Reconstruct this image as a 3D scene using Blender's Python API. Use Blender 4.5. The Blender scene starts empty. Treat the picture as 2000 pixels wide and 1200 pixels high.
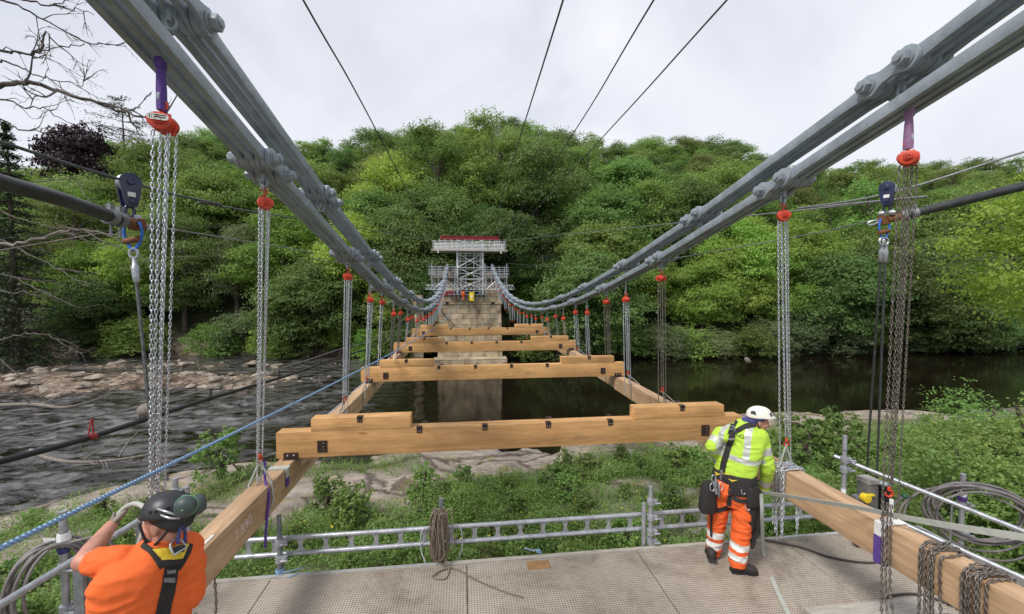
import bpy, bmesh, math, random
import numpy as np
from mathutils import Vector, Matrix
random.seed(7); RNG = np.random.default_rng(11)
SC = bpy.context.scene; COL = SC.collection
PI = math.pi

# ------------------------------------------------------------------ camera
F, VX, HY, CAMH = 800.0, 905.0, 572.0, 2.9
psi = math.atan((1000 - VX) / F); th = math.atan((600 - HY) / F)
FW = Vector((math.sin(psi) * math.cos(th), math.cos(psi) * math.cos(th), -math.sin(th)))
RT = Vector((math.cos(psi), -math.sin(psi), 0)); UP = RT.cross(FW)
CAM = Vector((0, 0, CAMH))
cd = bpy.data.cameras.new('camera'); cam = bpy.data.objects.new('camera', cd); COL.objects.link(cam)
cd.sensor_width = 36; cd.lens = 36 * F / 2000; cd.clip_end = 2000; cd.clip_start = 0.05
cam.matrix_world = Matrix(((RT.x, UP.x, -FW.x, 0), (RT.y, UP.y, -FW.y, 0), (RT.z, UP.z, -FW.z, CAMH), (0, 0, 0, 1)))
SC.camera = cam
def ray(px, py): return FW + RT * ((px - 1000) / F) - UP * ((py - 600) / F)
def ax(px, py, x): r = ray(px, py); return CAM + r * (x / r.x)
def ay(px, py, y): r = ray(px, py); return CAM + r * (y / r.y)
def az(px, py, z): r = ray(px, py); return CAM + r * ((z - CAMH) / r.z)
def pixel(p):
    d = Vector(p) - CAM; k = d.dot(FW)
    return 1000 + F * d.dot(RT) / k, 600 - F * d.dot(UP) / k

# ------------------------------------------------------------------ mesh builder
class MB:
    def __init__(s): s.v = []; s.f = []; s.m = []; s.n = 0
    def add(s, V, Fc, mi=0):
        b = s.n
        s.v.extend([tuple(p) for p in V]); s.n += len(V)
        s.f.extend([tuple(b + i for i in q) for q in Fc]); s.m.extend([mi] * len(Fc))
        return s
    def box(s, c, size, R=None, mi=0):
        c = Vector(c); hx, hy, hz = [k / 2 for k in size]
        P = [Vector((x, y, z)) for z in (-hz, hz) for y in (-hy, hy) for x in (-hx, hx)]
        if R is not None: P = [R @ p for p in P]
        return s.add([c + p for p in P], [(0, 2, 3, 1), (4, 5, 7, 6), (0, 1, 5, 4), (2, 6, 7, 3), (0, 4, 6, 2), (1, 3, 7, 5)], mi)
    def bar(s, p0, p1, w, h, up=(0, 0, 1), mi=0):
        p0, p1 = Vector(p0), Vector(p1); d = p1 - p0; L = d.length; d.normalize()
        u = Vector(up)
        if abs(d.dot(u)) > .98: u = Vector((1, 0, 0))
        x = d.cross(u).normalized(); z = x.cross(d)
        R = Matrix((x, d, z)).transposed()
        return s.box((p0 + p1) / 2, (w, L, h), R, mi)
    def tube(s, pts, r, n=8, closed=False, cap=True, mi=0):
        pts = [Vector(p) for p in pts]; m = len(pts)
        rs = r if isinstance(r, (list, tuple)) else [r] * m
        V = []; prev = None
        for i, p in enumerate(pts):
            if closed: t = pts[(i + 1) % m] - pts[i - 1]
            else: t = pts[min(i + 1, m - 1)] - pts[max(i - 1, 0)]
            if t.length < 1e-9: t = Vector((0, 0, 1))
            t.normalize()
            if prev is None:
                a = Vector((0, 0, 1)) if abs(t.z) < .9 else Vector((1, 0, 0))
                u = t.cross(a).normalized()
            else:
                u = prev - t * prev.dot(t)
                u = u.normalized() if u.length > 1e-6 else t.orthogonal().normalized()
            prev = u; w = t.cross(u)
            for k in range(n):
                a = 2 * PI * k / n; V.append(p + (u * math.cos(a) + w * math.sin(a)) * rs[i])
        Fc = []
        for i in range(m if closed else m - 1):
            j = (i + 1) % m
            for k in range(n):
                l = (k + 1) % n; Fc.append((i * n + k, i * n + l, j * n + l, j * n + k))
        if cap and not closed:
            Fc.append(tuple(reversed(range(n)))); Fc.append(tuple(range((m - 1) * n, m * n)))
        return s.add(V, Fc, mi)
    def cyl(s, p0, p1, r0, r1=None, n=16, mi=0): return s.tube([p0, p1], [r0, r0 if r1 is None else r1], n, mi=mi)
    def loft(s, secs, n=18, mi=0, power=2.0):
        V = []
        for c, a, b in secs:
            c, a, b = Vector(c), Vector(a), Vector(b)
            for k in range(n):
                t = 2 * PI * k / n; ct, st = math.cos(t), math.sin(t)
                e = 2.0 / power
                V.append(c + a * (math.copysign(abs(ct) ** e, ct)) + b * (math.copysign(abs(st) ** e, st)))
        Fc = []; m = len(secs)
        for i in range(m - 1):
            for k in range(n):
                l = (k + 1) % n; Fc.append((i * n + k, i * n + l, (i + 1) * n + l, (i + 1) * n + k))
        Fc.append(tuple(reversed(range(n)))); Fc.append(tuple(range((m - 1) * n, m * n)))
        return s.add(V, Fc, mi)
    def ell(s, c, r, R=None, nu=16, nv=10, mi=0):
        c = Vector(c); r = (r, r, r) if not isinstance(r, (tuple, list)) else r
        V = []; Fc = []
        for i in range(1, nv):
            f = PI * i / nv
            for k in range(nu):
                t = 2 * PI * k / nu
                V.append(Vector((r[0] * math.sin(f) * math.cos(t), r[1] * math.sin(f) * math.sin(t), r[2] * math.cos(f))))
        V += [Vector((0, 0, r[2])), Vector((0, 0, -r[2]))]
        if R is not None: V = [R @ p for p in V]
        for i in range(nv - 2):
            for k in range(nu):
                l = (k + 1) % nu; Fc.append((i * nu + k, (i + 1) * nu + k, (i + 1) * nu + l, i * nu + l))
        a, b = len(V) - 2, len(V) - 1
        for k in range(nu):
            l = (k + 1) % nu; Fc.append((a, k, l)); Fc.append((b, (nv - 2) * nu + l, (nv - 2) * nu + k))
        return s.add([c + p for p in V], Fc, mi)
    def prism(s, outline, o, u, v, depth, mi=0):
        # 2D outline (list of (a,b)) in axes u,v, extruded +-depth/2 along u x v
        o, u, v = Vector(o), Vector(u), Vector(v); w = u.cross(v).normalized() * (depth / 2)
        n = len(outline); V = [o + u * a + v * b + w * k for k in (-1, 1) for a, b in outline]
        Fc = [tuple(reversed(range(n))), tuple(range(n, 2 * n))] + [(k, (k + 1) % n, n + (k + 1) % n, n + k) for k in range(n)]
        return s.add(V, Fc, mi)
    def caps(s, p0, p1, r0, r1, n=12):
        p0, p1 = Vector(p0), Vector(p1)
        s.ell(p0, r0, None, n, 8); s.ell(p1, r1, None, n, 8); return s.tube([p0, p1], [r0, r1], n)
    def build(s, name, mat, parent=None, bevel=0, smooth=None, loc=None):
        off = Vector((0, 0, 0)); q = parent
        while q is not None: off += q.location; q = q.parent
        if loc is not None: off = Vector(loc)
        me = bpy.data.meshes.new(name)
        me.from_pydata([(p[0] - off.x, p[1] - off.y, p[2] - off.z) for p in s.v], [], s.f)
        mats = mat if isinstance(mat, (list, tuple)) else [mat]
        for k in mats: me.materials.append(k)
        if len(mats) > 1: me.polygons.foreach_set('material_index', s.m)
        if bevel:
            bm = bmesh.new(); bm.from_mesh(me)
            ed = [e for e in bm.edges if len(e.link_faces) == 2 and e.calc_face_angle(0) > .5]
            bmesh.ops.bevel(bm, geom=ed, offset=bevel, segments=2, affect='EDGES', profile=.6)
            bm.to_mesh(me); bm.free()
        if smooth:
            me.polygons.foreach_set('use_smooth', [True] * len(me.polygons)); me.set_sharp_from_angle(angle=math.radians(smooth))
        me.update()
        o = bpy.data.objects.new(name, me); COL.objects.link(o)
        if parent is not None: o.parent = parent
        elif loc is not None: o.location = loc
        return o

def npmesh(name, V, Fq, mat, parent=None, loc=None, mi=None, smooth=False):
    """big mesh from numpy arrays: V (n,3), Fq (m,k) all same k"""
    V = np.asarray(V, dtype=np.float32); Fq = np.asarray(Fq, dtype=np.int32); m, k = Fq.shape
    me = bpy.data.meshes.new(name); me.vertices.add(len(V)); me.vertices.foreach_set('co', V.ravel())
    me.loops.add(m * k); me.loops.foreach_set('vertex_index', Fq.ravel())
    me.polygons.add(m); me.polygons.foreach_set('loop_start', np.arange(0, m * k, k, dtype=np.int32))
    for q in (mat if isinstance(mat, (list, tuple)) else [mat]): me.materials.append(q)
    if mi is not None: me.polygons.foreach_set('material_index', np.asarray(mi, dtype=np.int32))
    if smooth: me.polygons.foreach_set('use_smooth', np.ones(m, dtype=bool))
    me.update(calc_edges=True)
    o = bpy.data.objects.new(name, me); COL.objects.link(o)
    if parent is not None: o.parent = parent
    if loc is not None: o.location = loc
    return o

def tag(o, label=None, cat=None, group=None, kind=None):
    if label: o['label'] = label
    if cat: o['category'] = cat
    if group: o['group'] = group
    if kind: o['kind'] = kind
    return o
def thing(name, label, cat, loc=(0, 0, 0), group=None, rz=0):
    o = bpy.data.objects.new(name, None); COL.objects.link(o); o.empty_display_size = .2
    o.location = loc; o.rotation_euler = (0, 0, rz)
    return tag(o, label, cat, group)
def share(src, parent, name=None, loc=(0, 0, 0), rot=(0, 0, 0), scale=(1, 1, 1)):
    c = src.copy(); COL.objects.link(c); c.parent = parent; c.location = loc; c.rotation_euler = rot; c.scale = scale
    return c
def copy_tree(o, parent=None):
    c = o.copy(); COL.objects.link(c); c.parent = parent
    for ch in list(o.children): copy_tree(ch, c)
    return c
def catmull(P, k=8):
    P = [Vector(p) for p in P]; out = []
    Q = [P[0] * 2 - P[1]] + P + [P[-1] * 2 - P[-2]]
    for i in range(1, len(Q) - 2):
        a, b, c, d = Q[i - 1:i + 3]
        for j in range(k):
            t = j / k
            out.append(.5 * ((2 * b) + (c - a) * t + (2 * a - 5 * b + 4 * c - d) * t * t + (3 * b - a - 3 * c + d) * t ** 3))
    out.append(P[-1]); return out

# ------------------------------------------------------------------ materials
def new_mat(name):
    m = bpy.data.materials.new(name); m.use_nodes = True; nt = m.node_tree
    return m, nt, nt.nodes['Principled BSDF']
def N(nt, t, **kw):
    n = nt.nodes.new(t)
    for k, v in kw.items():
        if k.startswith('i_'): n.inputs[k[2:].replace('_', ' ')].default_value = v
        else: setattr(n, k, v)
    return n
def ramp(nt, fac, stops):
    r = nt.nodes.new('ShaderNodeValToRGB'); e = r.color_ramp.elements
    while len(e) < len(stops): e.new(.5)
    for q, (p, c) in zip(e, stops): q.position = p; q.color = (*c, 1) if len(c) == 3 else c
    nt.links.new(fac, r.inputs[0]); return r.outputs[0]
def mat(name, col, rough=.6, metal=0, var=.15, scale=6, bump=0, bscale=60, spec=.5, coord='Object', stretch=None, dirt=None, coat=0):
    m, nt, b = new_mat(name); L = nt.links
    tc = N(nt, 'ShaderNodeTexCoord'); src = tc.outputs[coord]
    if stretch:
        mp = N(nt, 'ShaderNodeMapping'); mp.inputs['Scale'].default_value = stretch; L.new(src, mp.inputs['Vector']); src = mp.outputs[0]
    nz = N(nt, 'ShaderNodeTexNoise', i_Scale=scale, i_Detail=6, i_Roughness=.65); L.new(src, nz.inputs['Vector'])
    c0 = tuple(max(0, k * (1 - var * 1.6)) for k in col); c1 = tuple(min(1, k * (1 + var)) for k in col)
    out = ramp(nt, nz.outputs['Fac'], [(.3, c0), (.7, c1)])
    if dirt:
        n2 = N(nt, 'ShaderNodeTexNoise', i_Scale=dirt[1], i_Detail=8, i_Roughness=.7); L.new(tc.outputs[coord], n2.inputs['Vector'])
        mk = ramp(nt, n2.outputs['Fac'], [(dirt[2], (0, 0, 0)), (dirt[2] + .12, (1, 1, 1))])
        mx = N(nt, 'ShaderNodeMix', data_type='RGBA'); L.new(mk, mx.inputs[0]); L.new(out, mx.inputs[6]); mx.inputs[7].default_value = (*dirt[0], 1); out = mx.outputs[2]
    L.new(out, b.inputs['Base Color'])
    b.inputs['Roughness'].default_value = rough; b.inputs['Metallic'].default_value = metal; b.inputs['Specular IOR Level'].default_value = spec
    b.inputs['Coat Weight'].default_value = coat
    if bump:
        n3 = N(nt, 'ShaderNodeTexNoise', i_Scale=bscale, i_Detail=5); L.new(src, n3.inputs['Vector'])
        bp = N(nt, 'ShaderNodeBump', i_Strength=bump, i_Distance=.01); L.new(n3.outputs['Fac'], bp.inputs['Height']); L.new(bp.outputs[0], b.inputs['Normal'])
    return m
M = {}
M['steel'] = mat('painted_steel', (.27, .31, .35), .40, 0, .2, 5, .2, 40, dirt=((.15, .125, .105), 9, .61))
M['galv'] = mat('galvanised_steel', (.42, .44, .47), .42, .55, .22, 14, .2, 60, dirt=((.22, .22, .22), 9, .6))
M['galvdark'] = mat('weathered_steel', (.23, .24, .26), .5, .4, .25, 14, .2, 60)
M['zinc'] = mat('zinc_chain', (.62, .65, .70), .28, .85, .15, 20)
M['rustchain'] = mat('brown_chain', (.21, .185, .165), .45, .6, .35, 20)
M['red'] = mat('red_paint', (.62, .055, .02), .42, 0, .3, 16, .1, 50, dirt=((.12, .05, .035), 26, .62))
M['beamred'] = mat('dark_red_paint', (.30, .02, .03), .5, 0, .15, 3)
M['purple'] = mat('purple_webbing', (.10, .045, .26), .8, 0, .2, 30, .3, 200)
M['white'] = mat('white_paint', (.72, .72, .70), .5, 0, .08, 10)
M['navy'] = mat('navy_paint', (.015, .022, .07), .35, 0, .2, 10, coat=.3)
M['black'] = mat('black_rubber', (.016, .016, .018), .55, 0, .2, 10)
M['strapblack'] = mat('black_webbing', (.022, .02, .019), .8, 0, .3, 30, .3, 250)
M['darkpipe'] = mat('dark_pipe', (.045, .05, .05), .38, .3, .3, 8, dirt=((.16, .07, .03), 6, .68))
M['rust'] = mat('rusty_steel', (.20, .085, .035), .75, .2, .4, 14, .3, 60)
M['wire'] = mat('wire_rope', (.11, .12, .12), .5, .6, .3, 30, .5, 400)
M['wirepale'] = mat('pale_wire_rope', (.30, .31, .31), .5, .6, .3, 30, .5, 400)
M['bluestrap'] = mat('blue_webbing', (.03, .14, .55), .7, 0, .2, 30)
M['bracket'] = mat('brown_bracket', (.035, .022, .018), .55, .3, .3, 14)
M['bolt'] = mat('bright_bolt', (.7, .7, .7), .3, .9, .1, 10)
M['yellow'] = mat('yellow_webbing', (.72, .5, .03), .7, 0, .1, 20)
M['yellowplastic'] = mat('yellow_plastic', (.80, .58, .02), .45, 0, .08, 10)
M['greycable'] = mat('grey_cable', (.21, .19, .185), .55, 0, .2, 10, .2, 100)
M['ropebrown'] = mat('brown_rope', (.24, .19, .145), .9, 0, .4, 60, .6, 300)
M['hose'] = mat('dark_hose', (.06, .045, .045), .6, 0, .2, 10)
M['strapgrey'] = mat('grey_strap', (.40, .42, .38), .8, 0, .1, 20, .3, 200)
M['greybox'] = mat('grey_winch', (.17, .165, .155), .5, .2, .2, 10)
M['brushed'] = mat('brushed_plate', (.5, .52, .54), .3, .8, .1, 10)
M['skin'] = mat('skin', (.50, .24, .17), .5, 0, .18, 14, .1, 150)
M['glove'] = mat('grey_glove', (.24, .21, .17), .85, 0, .2, 40, .4, 200)
M['orange'] = mat('orange_cloth', (.76, .13, .022), .85, 0, .06, 7, .35, 9)
M['hivis'] = mat('lime_cloth', (.42, .64, .055), .85, 0, .06, 7, .35, 9)
M['orangetr'] = mat('orange_trousers', (.78, .12, .02), .85, 0, .1, 9, .5, 12, dirt=((.42, .13, .05), 9, .63))
M['reflect'] = mat('grey_reflective_tape', (.50, .52, .48), .4, .2, .08, 30)
M['reflectw'] = mat('white_reflective_tape', (.76, .76, .73), .45, .1, .08, 30)
M['boot'] = mat('brown_boot', (.03, .025, .022), .65, 0, .3, 20, .3, 80)
M['helmetblk'] = mat('black_helmet', (.028, .028, .032), .42, 0, .15, 20)
M['helmetgrey'] = mat('grey_earmuff', (.055, .075, .075), .45, 0, .15, 20)
M['helmetwht'] = mat('white_helmet', (.74, .72, .64), .35, 0, .06, 12, dirt=((.5, .45, .36), 14, .66))
M['bluecloth'] = mat('blue_patterned_cloth', (.07, .07, .24), .85, 0, .5, 60, .2, 100, dirt=((.45, .45, .5), 40, .62))
M['hair'] = mat('grey_hair', (.22, .19, .16), .8, 0, .4, 80, .5, 300)
M['tape'] = mat('white_tape', (.75, .75, .75), .5, 0, .05, 10)
M['plank'] = mat('weathered_board', (.40, .37, .32), .8, 0, .2, 6, .3, 60, stretch=(1, 8, 8))
M['sheetmetal'] = mat('silver_edge', (.55, .56, .57), .35, .6, .12, 8)
M['leafgreen'] = mat('plain_green', (.05, .1, .02), .8)

def rope_mat(name, c0, c1, freq):
    m, nt, b = new_mat(name); L = nt.links
    tc = N(nt, 'ShaderNodeTexCoord'); w = N(nt, 'ShaderNodeTexWave', wave_type='BANDS', bands_direction='DIAGONAL', i_Scale=freq, i_Distortion=1.5)
    L.new(tc.outputs['Object'], w.inputs['Vector']); L.new(ramp(nt, w.outputs['Fac'], [(.2, c0), (.7, c1)]), b.inputs['Base Color'])
    b.inputs['Roughness'].default_value = .8
    bp = N(nt, 'ShaderNodeBump', i_Strength=.8, i_Distance=.01); L.new(w.outputs['Fac'], bp.inputs['Height']); L.new(bp.outputs[0], b.inputs['Normal'])
    return m
M['bluerope'] = rope_mat('blue_rope', (.17, .29, .47), (.29, .44, .64), 30)

def timber(name, stretch, base=(.50, .27, .115)):
    m, nt, b = new_mat(name); L = nt.links
    tc = N(nt, 'ShaderNodeTexCoord'); mp = N(nt, 'ShaderNodeMapping'); mp.inputs['Scale'].default_value = stretch; L.new(tc.outputs['Object'], mp.inputs['Vector'])
    oi = N(nt, 'ShaderNodeObjectInfo')
    ad = N(nt, 'ShaderNodeVectorMath', operation='ADD'); L.new(mp.outputs[0], ad.inputs[0])
    ml = N(nt, 'ShaderNodeMath', operation='MULTIPLY', i_Value=37.0); ml.inputs[1].default_value = 37; L.new(oi.outputs['Random'], ml.inputs[0]); L.new(ml.outputs[0], ad.inputs[1])
    n1 = N(nt, 'ShaderNodeTexNoise', i_Scale=2.2, i_Detail=7, i_Roughness=.6, i_Distortion=.7); L.new(ad.outputs[0], n1.inputs['Vector'])
    n2 = N(nt, 'ShaderNodeTexNoise', i_Scale=14, i_Detail=5, i_Roughness=.7); L.new(ad.outputs[0], n2.inputs['Vector'])
    n3 = N(nt, 'ShaderNodeTexNoise', i_Scale=1.6, i_Detail=3); L.new(tc.outputs['Object'], n3.inputs['Vector'])
    c = ramp(nt, n1.outputs['Fac'], [(.28, tuple(k * .68 for k in base)), (.5, base), (.72, tuple(min(1, k * 1.28) for k in base))])
    g = ramp(nt, n2.outputs['Fac'], [(.35, (.72, .70, .66)), (.6, (1, 1, 1))])
    mx = N(nt, 'ShaderNodeMix', data_type='RGBA', blend_type='MULTIPLY'); mx.inputs[0].default_value = .75; L.new(c, mx.inputs[6]); L.new(g, mx.inputs[7])
    s = ramp(nt, n3.outputs['Fac'], [(.3, (.72, .68, .64)), (.62, (1.0, 1.0, 1.0))])
    m2 = N(nt, 'ShaderNodeMix', data_type='RGBA', blend_type='MULTIPLY'); m2.inputs[0].default_value = .8; L.new(mx.outputs[2], m2.inputs[6]); L.new(s, m2.inputs[7])
    kv = N(nt, 'ShaderNodeTexVoronoi', i_Scale=1.15, i_Randomness=1.0); mk = N(nt, 'ShaderNodeMapping'); mk.inputs['Scale'].default_value = tuple(1.0 if q < 1 else 2.6 for q in stretch); L.new(tc.outputs['Object'], mk.inputs['Vector'])
    ak = N(nt, 'ShaderNodeVectorMath', operation='ADD'); L.new(mk.outputs[0], ak.inputs[0]); L.new(ml.outputs[0], ak.inputs[1]); L.new(ak.outputs[0], kv.inputs['Vector'])
    kn = ramp(nt, kv.outputs['Distance'], [(.02, (.38, .27, .18)), (.055, (.62, .50, .40)), (.10, (1, 1, 1))])
    m3 = N(nt, 'ShaderNodeMix', data_type='RGBA', blend_type='MULTIPLY'); m3.inputs[0].default_value = .85; L.new(m2.outputs[2], m3.inputs[6]); L.new(kn, m3.inputs[7])
    sn = N(nt, 'ShaderNodeTexNoise', i_Scale=2.4, i_Detail=9, i_Roughness=.75); L.new(tc.outputs['Object'], sn.inputs['Vector'])
    m4 = N(nt, 'ShaderNodeMix', data_type='RGBA'); L.new(ramp(nt, sn.outputs['Fac'], [(.60, (0, 0, 0)), (.78, (.6, .6, .6))]), m4.inputs[0]); L.new(m3.outputs[2], m4.inputs[6]); m4.inputs[7].default_value = (.16, .11, .075, 1)
    hv = N(nt, 'ShaderNodeHueSaturation'); L.new(m4.outputs[2], hv.inputs['Color']); vr = N(nt, 'ShaderNodeMapRange', i_To_Min=.86, i_To_Max=1.12); L.new(oi.outputs['Random'], vr.inputs[0]); L.new(vr.outputs[0], hv.inputs['Value'])
    L.new(hv.outputs[0], b.inputs['Base Color']); b.inputs['Roughness'].default_value = .62; b.inputs['Specular IOR Level'].default_value = .3
    bp = N(nt, 'ShaderNodeBump', i_Strength=.12, i_Distance=.004); L.new(n2.outputs['Fac'], bp.inputs['Height']); L.new(bp.outputs[0], b.inputs['Normal'])
    return m
M['timX'] = timber('timber_crosswise', (.35, 4, 4), (.585, .335, .14))
M['timY'] = timber('timber_lengthwise', (4, .35, 4), (.57, .385, .235))
# ------------------------------------------------------------------ world & sun (overcast)
SUN_EL, SUN_AZ = math.radians(52), math.radians(-130)   # behind-left of the camera, behind cloud
w = bpy.data.worlds.new('World'); SC.world = w; w.use_nodes = True; nt = w.node_tree; L = nt.links
bg = nt.nodes['Background']; outw = nt.nodes['World Output']
sky = N(nt, 'ShaderNodeTexSky', sky_type='NISHITA', sun_disc=False); sky.sun_elevation = SUN_EL; sky.sun_rotation = math.radians(130)
sky.air_density = 1.0; sky.dust_density = 2.0
L.new(sky.outputs[0], bg.inputs[0]); bg.inputs[1].default_value = .09
tc = N(nt, 'ShaderNodeTexCoord'); mp = N(nt, 'ShaderNodeMapping'); mp.inputs['Scale'].default_value = (1.0, 1.0, 1.6); mp.inputs['Rotation'].default_value = (0, 0, .5)
L.new(tc.outputs['Generated'], mp.inputs['Vector'])
n1 = N(nt, 'ShaderNodeTexNoise', i_Scale=1.7, i_Detail=7, i_Roughness=.52, i_Distortion=.7); L.new(mp.outputs[0], n1.inputs['Vector'])
cl = ramp(nt, n1.outputs['Fac'], [(.26, (.54, .57, .66)), (.42, (.67, .695, .775)), (.56, (.80, .815, .88)), (.74, (.92, .925, .96))])
bg2 = N(nt, 'ShaderNodeBackground', i_Strength=.50); L.new(cl, bg2.inputs[0])
mxs = N(nt, 'ShaderNodeMixShader'); mxs.inputs[0].default_value = .93
L.new(bg.outputs[0], mxs.inputs[1]); L.new(bg2.outputs[0], mxs.inputs[2]); L.new(mxs.outputs[0], outw.inputs[0])
sl = bpy.data.lights.new('sun', 'SUN'); sl.energy = 1.5; sl.angle = math.radians(14); sl.color = (1, .965, .91)
so = bpy.data.objects.new('sun', sl); COL.objects.link(so); so.rotation_euler = (math.radians(90) - SUN_EL, 0, SUN_AZ + PI - PI)
so.rotation_euler = Vector((math.sin(SUN_AZ) * math.cos(SUN_EL), math.cos(SUN_AZ) * math.cos(SUN_EL), math.sin(SUN_EL))).to_track_quat('Z', 'Y').to_euler()
sky.sun_rotation = SUN_AZ % (2 * PI)
SC.view_settings.view_transform = 'Standard'; SC.view_settings.look = 'None'; SC.view_settings.exposure = 1.14; SC.view_settings.gamma = 1
cy = SC.cycles; cy.max_bounces = 6; cy.diffuse_bounces = 5; cy.glossy_bounces = 3; cy.transmission_bounces = 2; cy.use_denoising = True
try: cy.denoiser = 'OPENIMAGEDENOISE'
except Exception: pass

# ------------------------------------------------------------------ terrain
WZ = -5.0
def vnoise(x, y, s=0):
    xi = np.floor(x).astype(np.int64); yi = np.floor(y).astype(np.int64); fx = x - xi; fy = y - yi
    fx = fx * fx * (3 - 2 * fx); fy = fy * fy * (3 - 2 * fy)
    def h(a, b):
        n = (a * 374761393 + b * 668265263 + s * 1442695041) & 0x7fffffff
        n = ((n ^ (n >> 13)) * 1274126177) & 0x7fffffff
        return ((n ^ (n >> 16)) & 0xffff) / 65535.0
    return (h(xi, yi) * (1 - fx) + h(xi + 1, yi) * fx) * (1 - fy) + (h(xi, yi + 1) * (1 - fx) + h(xi + 1, yi + 1) * fx) * fy
def fbm(x, y, o=4, s=0): return sum(vnoise(x * 2 ** k, y * 2 ** k, s + k) * .5 ** k for k in range(o)) / sum(.5 ** k for k in range(o))
def near_shore(x): return np.interp(x, [-60, -40, -28, -20, -16, -12, -6, 0, 20, 33, 60, 110], [-40, -12, 6, 13, 16.4, 19.8, 20.2, 20.6, 24.5, 24, 22, 20])
def far_shore(x): return np.interp(x, [-150, -60, -30, -13, -4, 8, 38, 79, 160], [72, 61, 56, 53, 51.5, 48.5, 47, 49.5, 52])
# skyline of the wooded hill: pixel of the tree tops
SKYL = [(-120, 300), (20, 322), (70, 330), (120, 318), (215, 285), (300, 300), (345, 268), (400, 254), (440, 268), (520, 300), (575, 292), (620, 276), (672, 284), (735, 262), (800, 262), (850, 254),
        (910, 250), (985, 233), (1040, 244), (1095, 262), (1160, 268), (1215, 280), (1270, 276), (1330, 272), (1390, 276), (1440, 280), (1490, 306), (1545, 330), (1600, 333), (1660, 322), (1715, 318), (1770, 330), (1830, 324), (1900, 318), (2000, 310), (2130, 300), (2250, 310)]
YR = 98.0
rx = [ay(p, q, YR) for p, q in SKYL]
def ridge_top(u): return np.interp(u, [v.x / YR for v in rx], [v.z for v in rx])   # u = x / Y
def height(x, y):
    ns, fs = near_shore(x), far_shore(x)
    d = ns - y
    n = fbm(x * .35, y * .35, 4, 3)
    led = np.floor(n * 9) / 9 * .75 + n * .25
    near = WZ + np.where(d > 0, .17 * d, .28 * d) + (led - .5) * 1.25 * np.clip(d / 1.2 + .4, 0, 1)
    near = np.minimum(near, -1.9 + .35 * n)
    e = y - fs
    k = np.clip(e / np.maximum(YR - fs, 8), -.2, 1.6)
    top = ridge_top(np.clip(x / np.maximum(y, 40), -1.35, 1.6)) - 12.5
    hill = WZ + .2 + (top - WZ) * np.where(k > 0, np.where(k < 1, k ** .92, 1 + (k - 1) * .10), 0) + fbm(x * .09, y * .09, 3, 9) * 2.0 * np.clip(k * 4, 0, 1)
    far = np.where(e > 0, hill, WZ + .32 * e)
    z = np.where(y < (ns + fs) / 2, near, far); z = np.maximum(z, -8.5)
    # shingle bar, left of mid river
    bx = np.clip((-13.5 - x) / 6, 0, 1); c = 38.5 + (-x - 14) * .045
    hw = 1.7 + np.clip((-x - 12) * .09, 0, 3.2) + (fbm(x * .25, y * .25, 2, 61) - .5) * 4
    bar = WZ - .5 + bx * .5 + np.clip(1 - ((y - c) / hw) ** 2, -3, 1) * .40 * np.clip(bx * 1.3, 0, 1) + (fbm(x * .45, y * .8, 4, 5) - .5) * 1.1
    bx2 = np.clip((-16 - x) / 6, 0, 1); c2 = 47.5 + (-x - 14) * .06
    bar2 = WZ - .85 + bx2 * .42 + np.clip(1 - ((y - c2) / 3.0) ** 2, -3, 1) * .45 * bx2 + (fbm(x * .9, y * .9, 3, 6) - .5) * .7
    z = np.where((x < -12) & (y > 28), np.maximum(z, np.maximum(bar, bar2)), z)
    return z
xs = np.unique(np.concatenate([np.arange(-260, -50, 5), np.arange(-50, -14, .8), np.arange(-14, 26, .26), np.arange(26, 60, .8), np.arange(60, 300, 5)]))
ys = np.unique(np.concatenate([np.arange(-70, -6, 4), np.arange(-6, 30, .26), np.arange(30, 62, .7), np.arange(62, 130, 2.5), np.arange(130, 700, 30)]))
X, Y = np.meshgrid(xs, ys); Z = height(X, Y)
nx, ny = len(xs), len(ys)
idx = np.arange(nx * ny).reshape(ny, nx)
Q = np.stack([idx[:-1, :-1], idx[:-1, 1:], idx[1:, 1:], idx[1:, :-1]], -1).reshape(-1, 4)
def veg_density(x, y):
    d = near_shore(x) - y
    n = fbm(x * .28, y * .28, 4, 21)
    base = np.clip((d - 4.5) / 5.0, 0, 1)
    left = np.clip((-x - 4) / 4, 0, 1)
    base = np.maximum(base, np.clip((d - 2.5) / 3, 0, 1) * left * .8)
    return np.clip(base * 1.15 + (n - .545) * 3.8 * np.clip(d / 3, 0, 1), 0, 1) * (d > .3)
gm, nt, b = new_mat('riverside_ground'); L = nt.links
at = N(nt, 'ShaderNodeAttribute', attribute_name='cover')   # r: vegetation soil, g: shingle, b: forest floor
sp = N(nt, 'ShaderNodeSeparateColor'); L.new(at.outputs['Color'], sp.inputs[0])
tc = N(nt, 'ShaderNodeTexCoord')
mpp = N(nt, 'ShaderNodeMapping'); mpp.inputs['Scale'].default_value = (1, 1, 1.3); mpp.inputs['Rotation'].default_value = (0, 0, .35); L.new(tc.outputs['Object'], mpp.inputs['Vector'])
mps = N(nt, 'ShaderNodeMapping'); mps.inputs['Scale'].default_value = (.75, 1.15, 1); L.new(mpp.outputs[0], mps.inputs['Vector'])
r1 = N(nt, 'ShaderNodeTexNoise', i_Scale=1.7, i_Detail=11, i_Roughness=.74, i_Distortion=.15); L.new(mps.outputs[0], r1.inputs['Vector'])
r2 = N(nt, 'ShaderNodeTexVoronoi', feature='DISTANCE_TO_EDGE', i_Scale=.75); L.new(r1.outputs['Color'], r2.inputs['Vector'])
vw = N(nt, 'ShaderNodeMix', data_type='RGBA'); vw.inputs[0].default_value = .45; L.new(mps.outputs[0], vw.inputs[6]); L.new(r1.outputs['Color'], vw.inputs[7])
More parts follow.
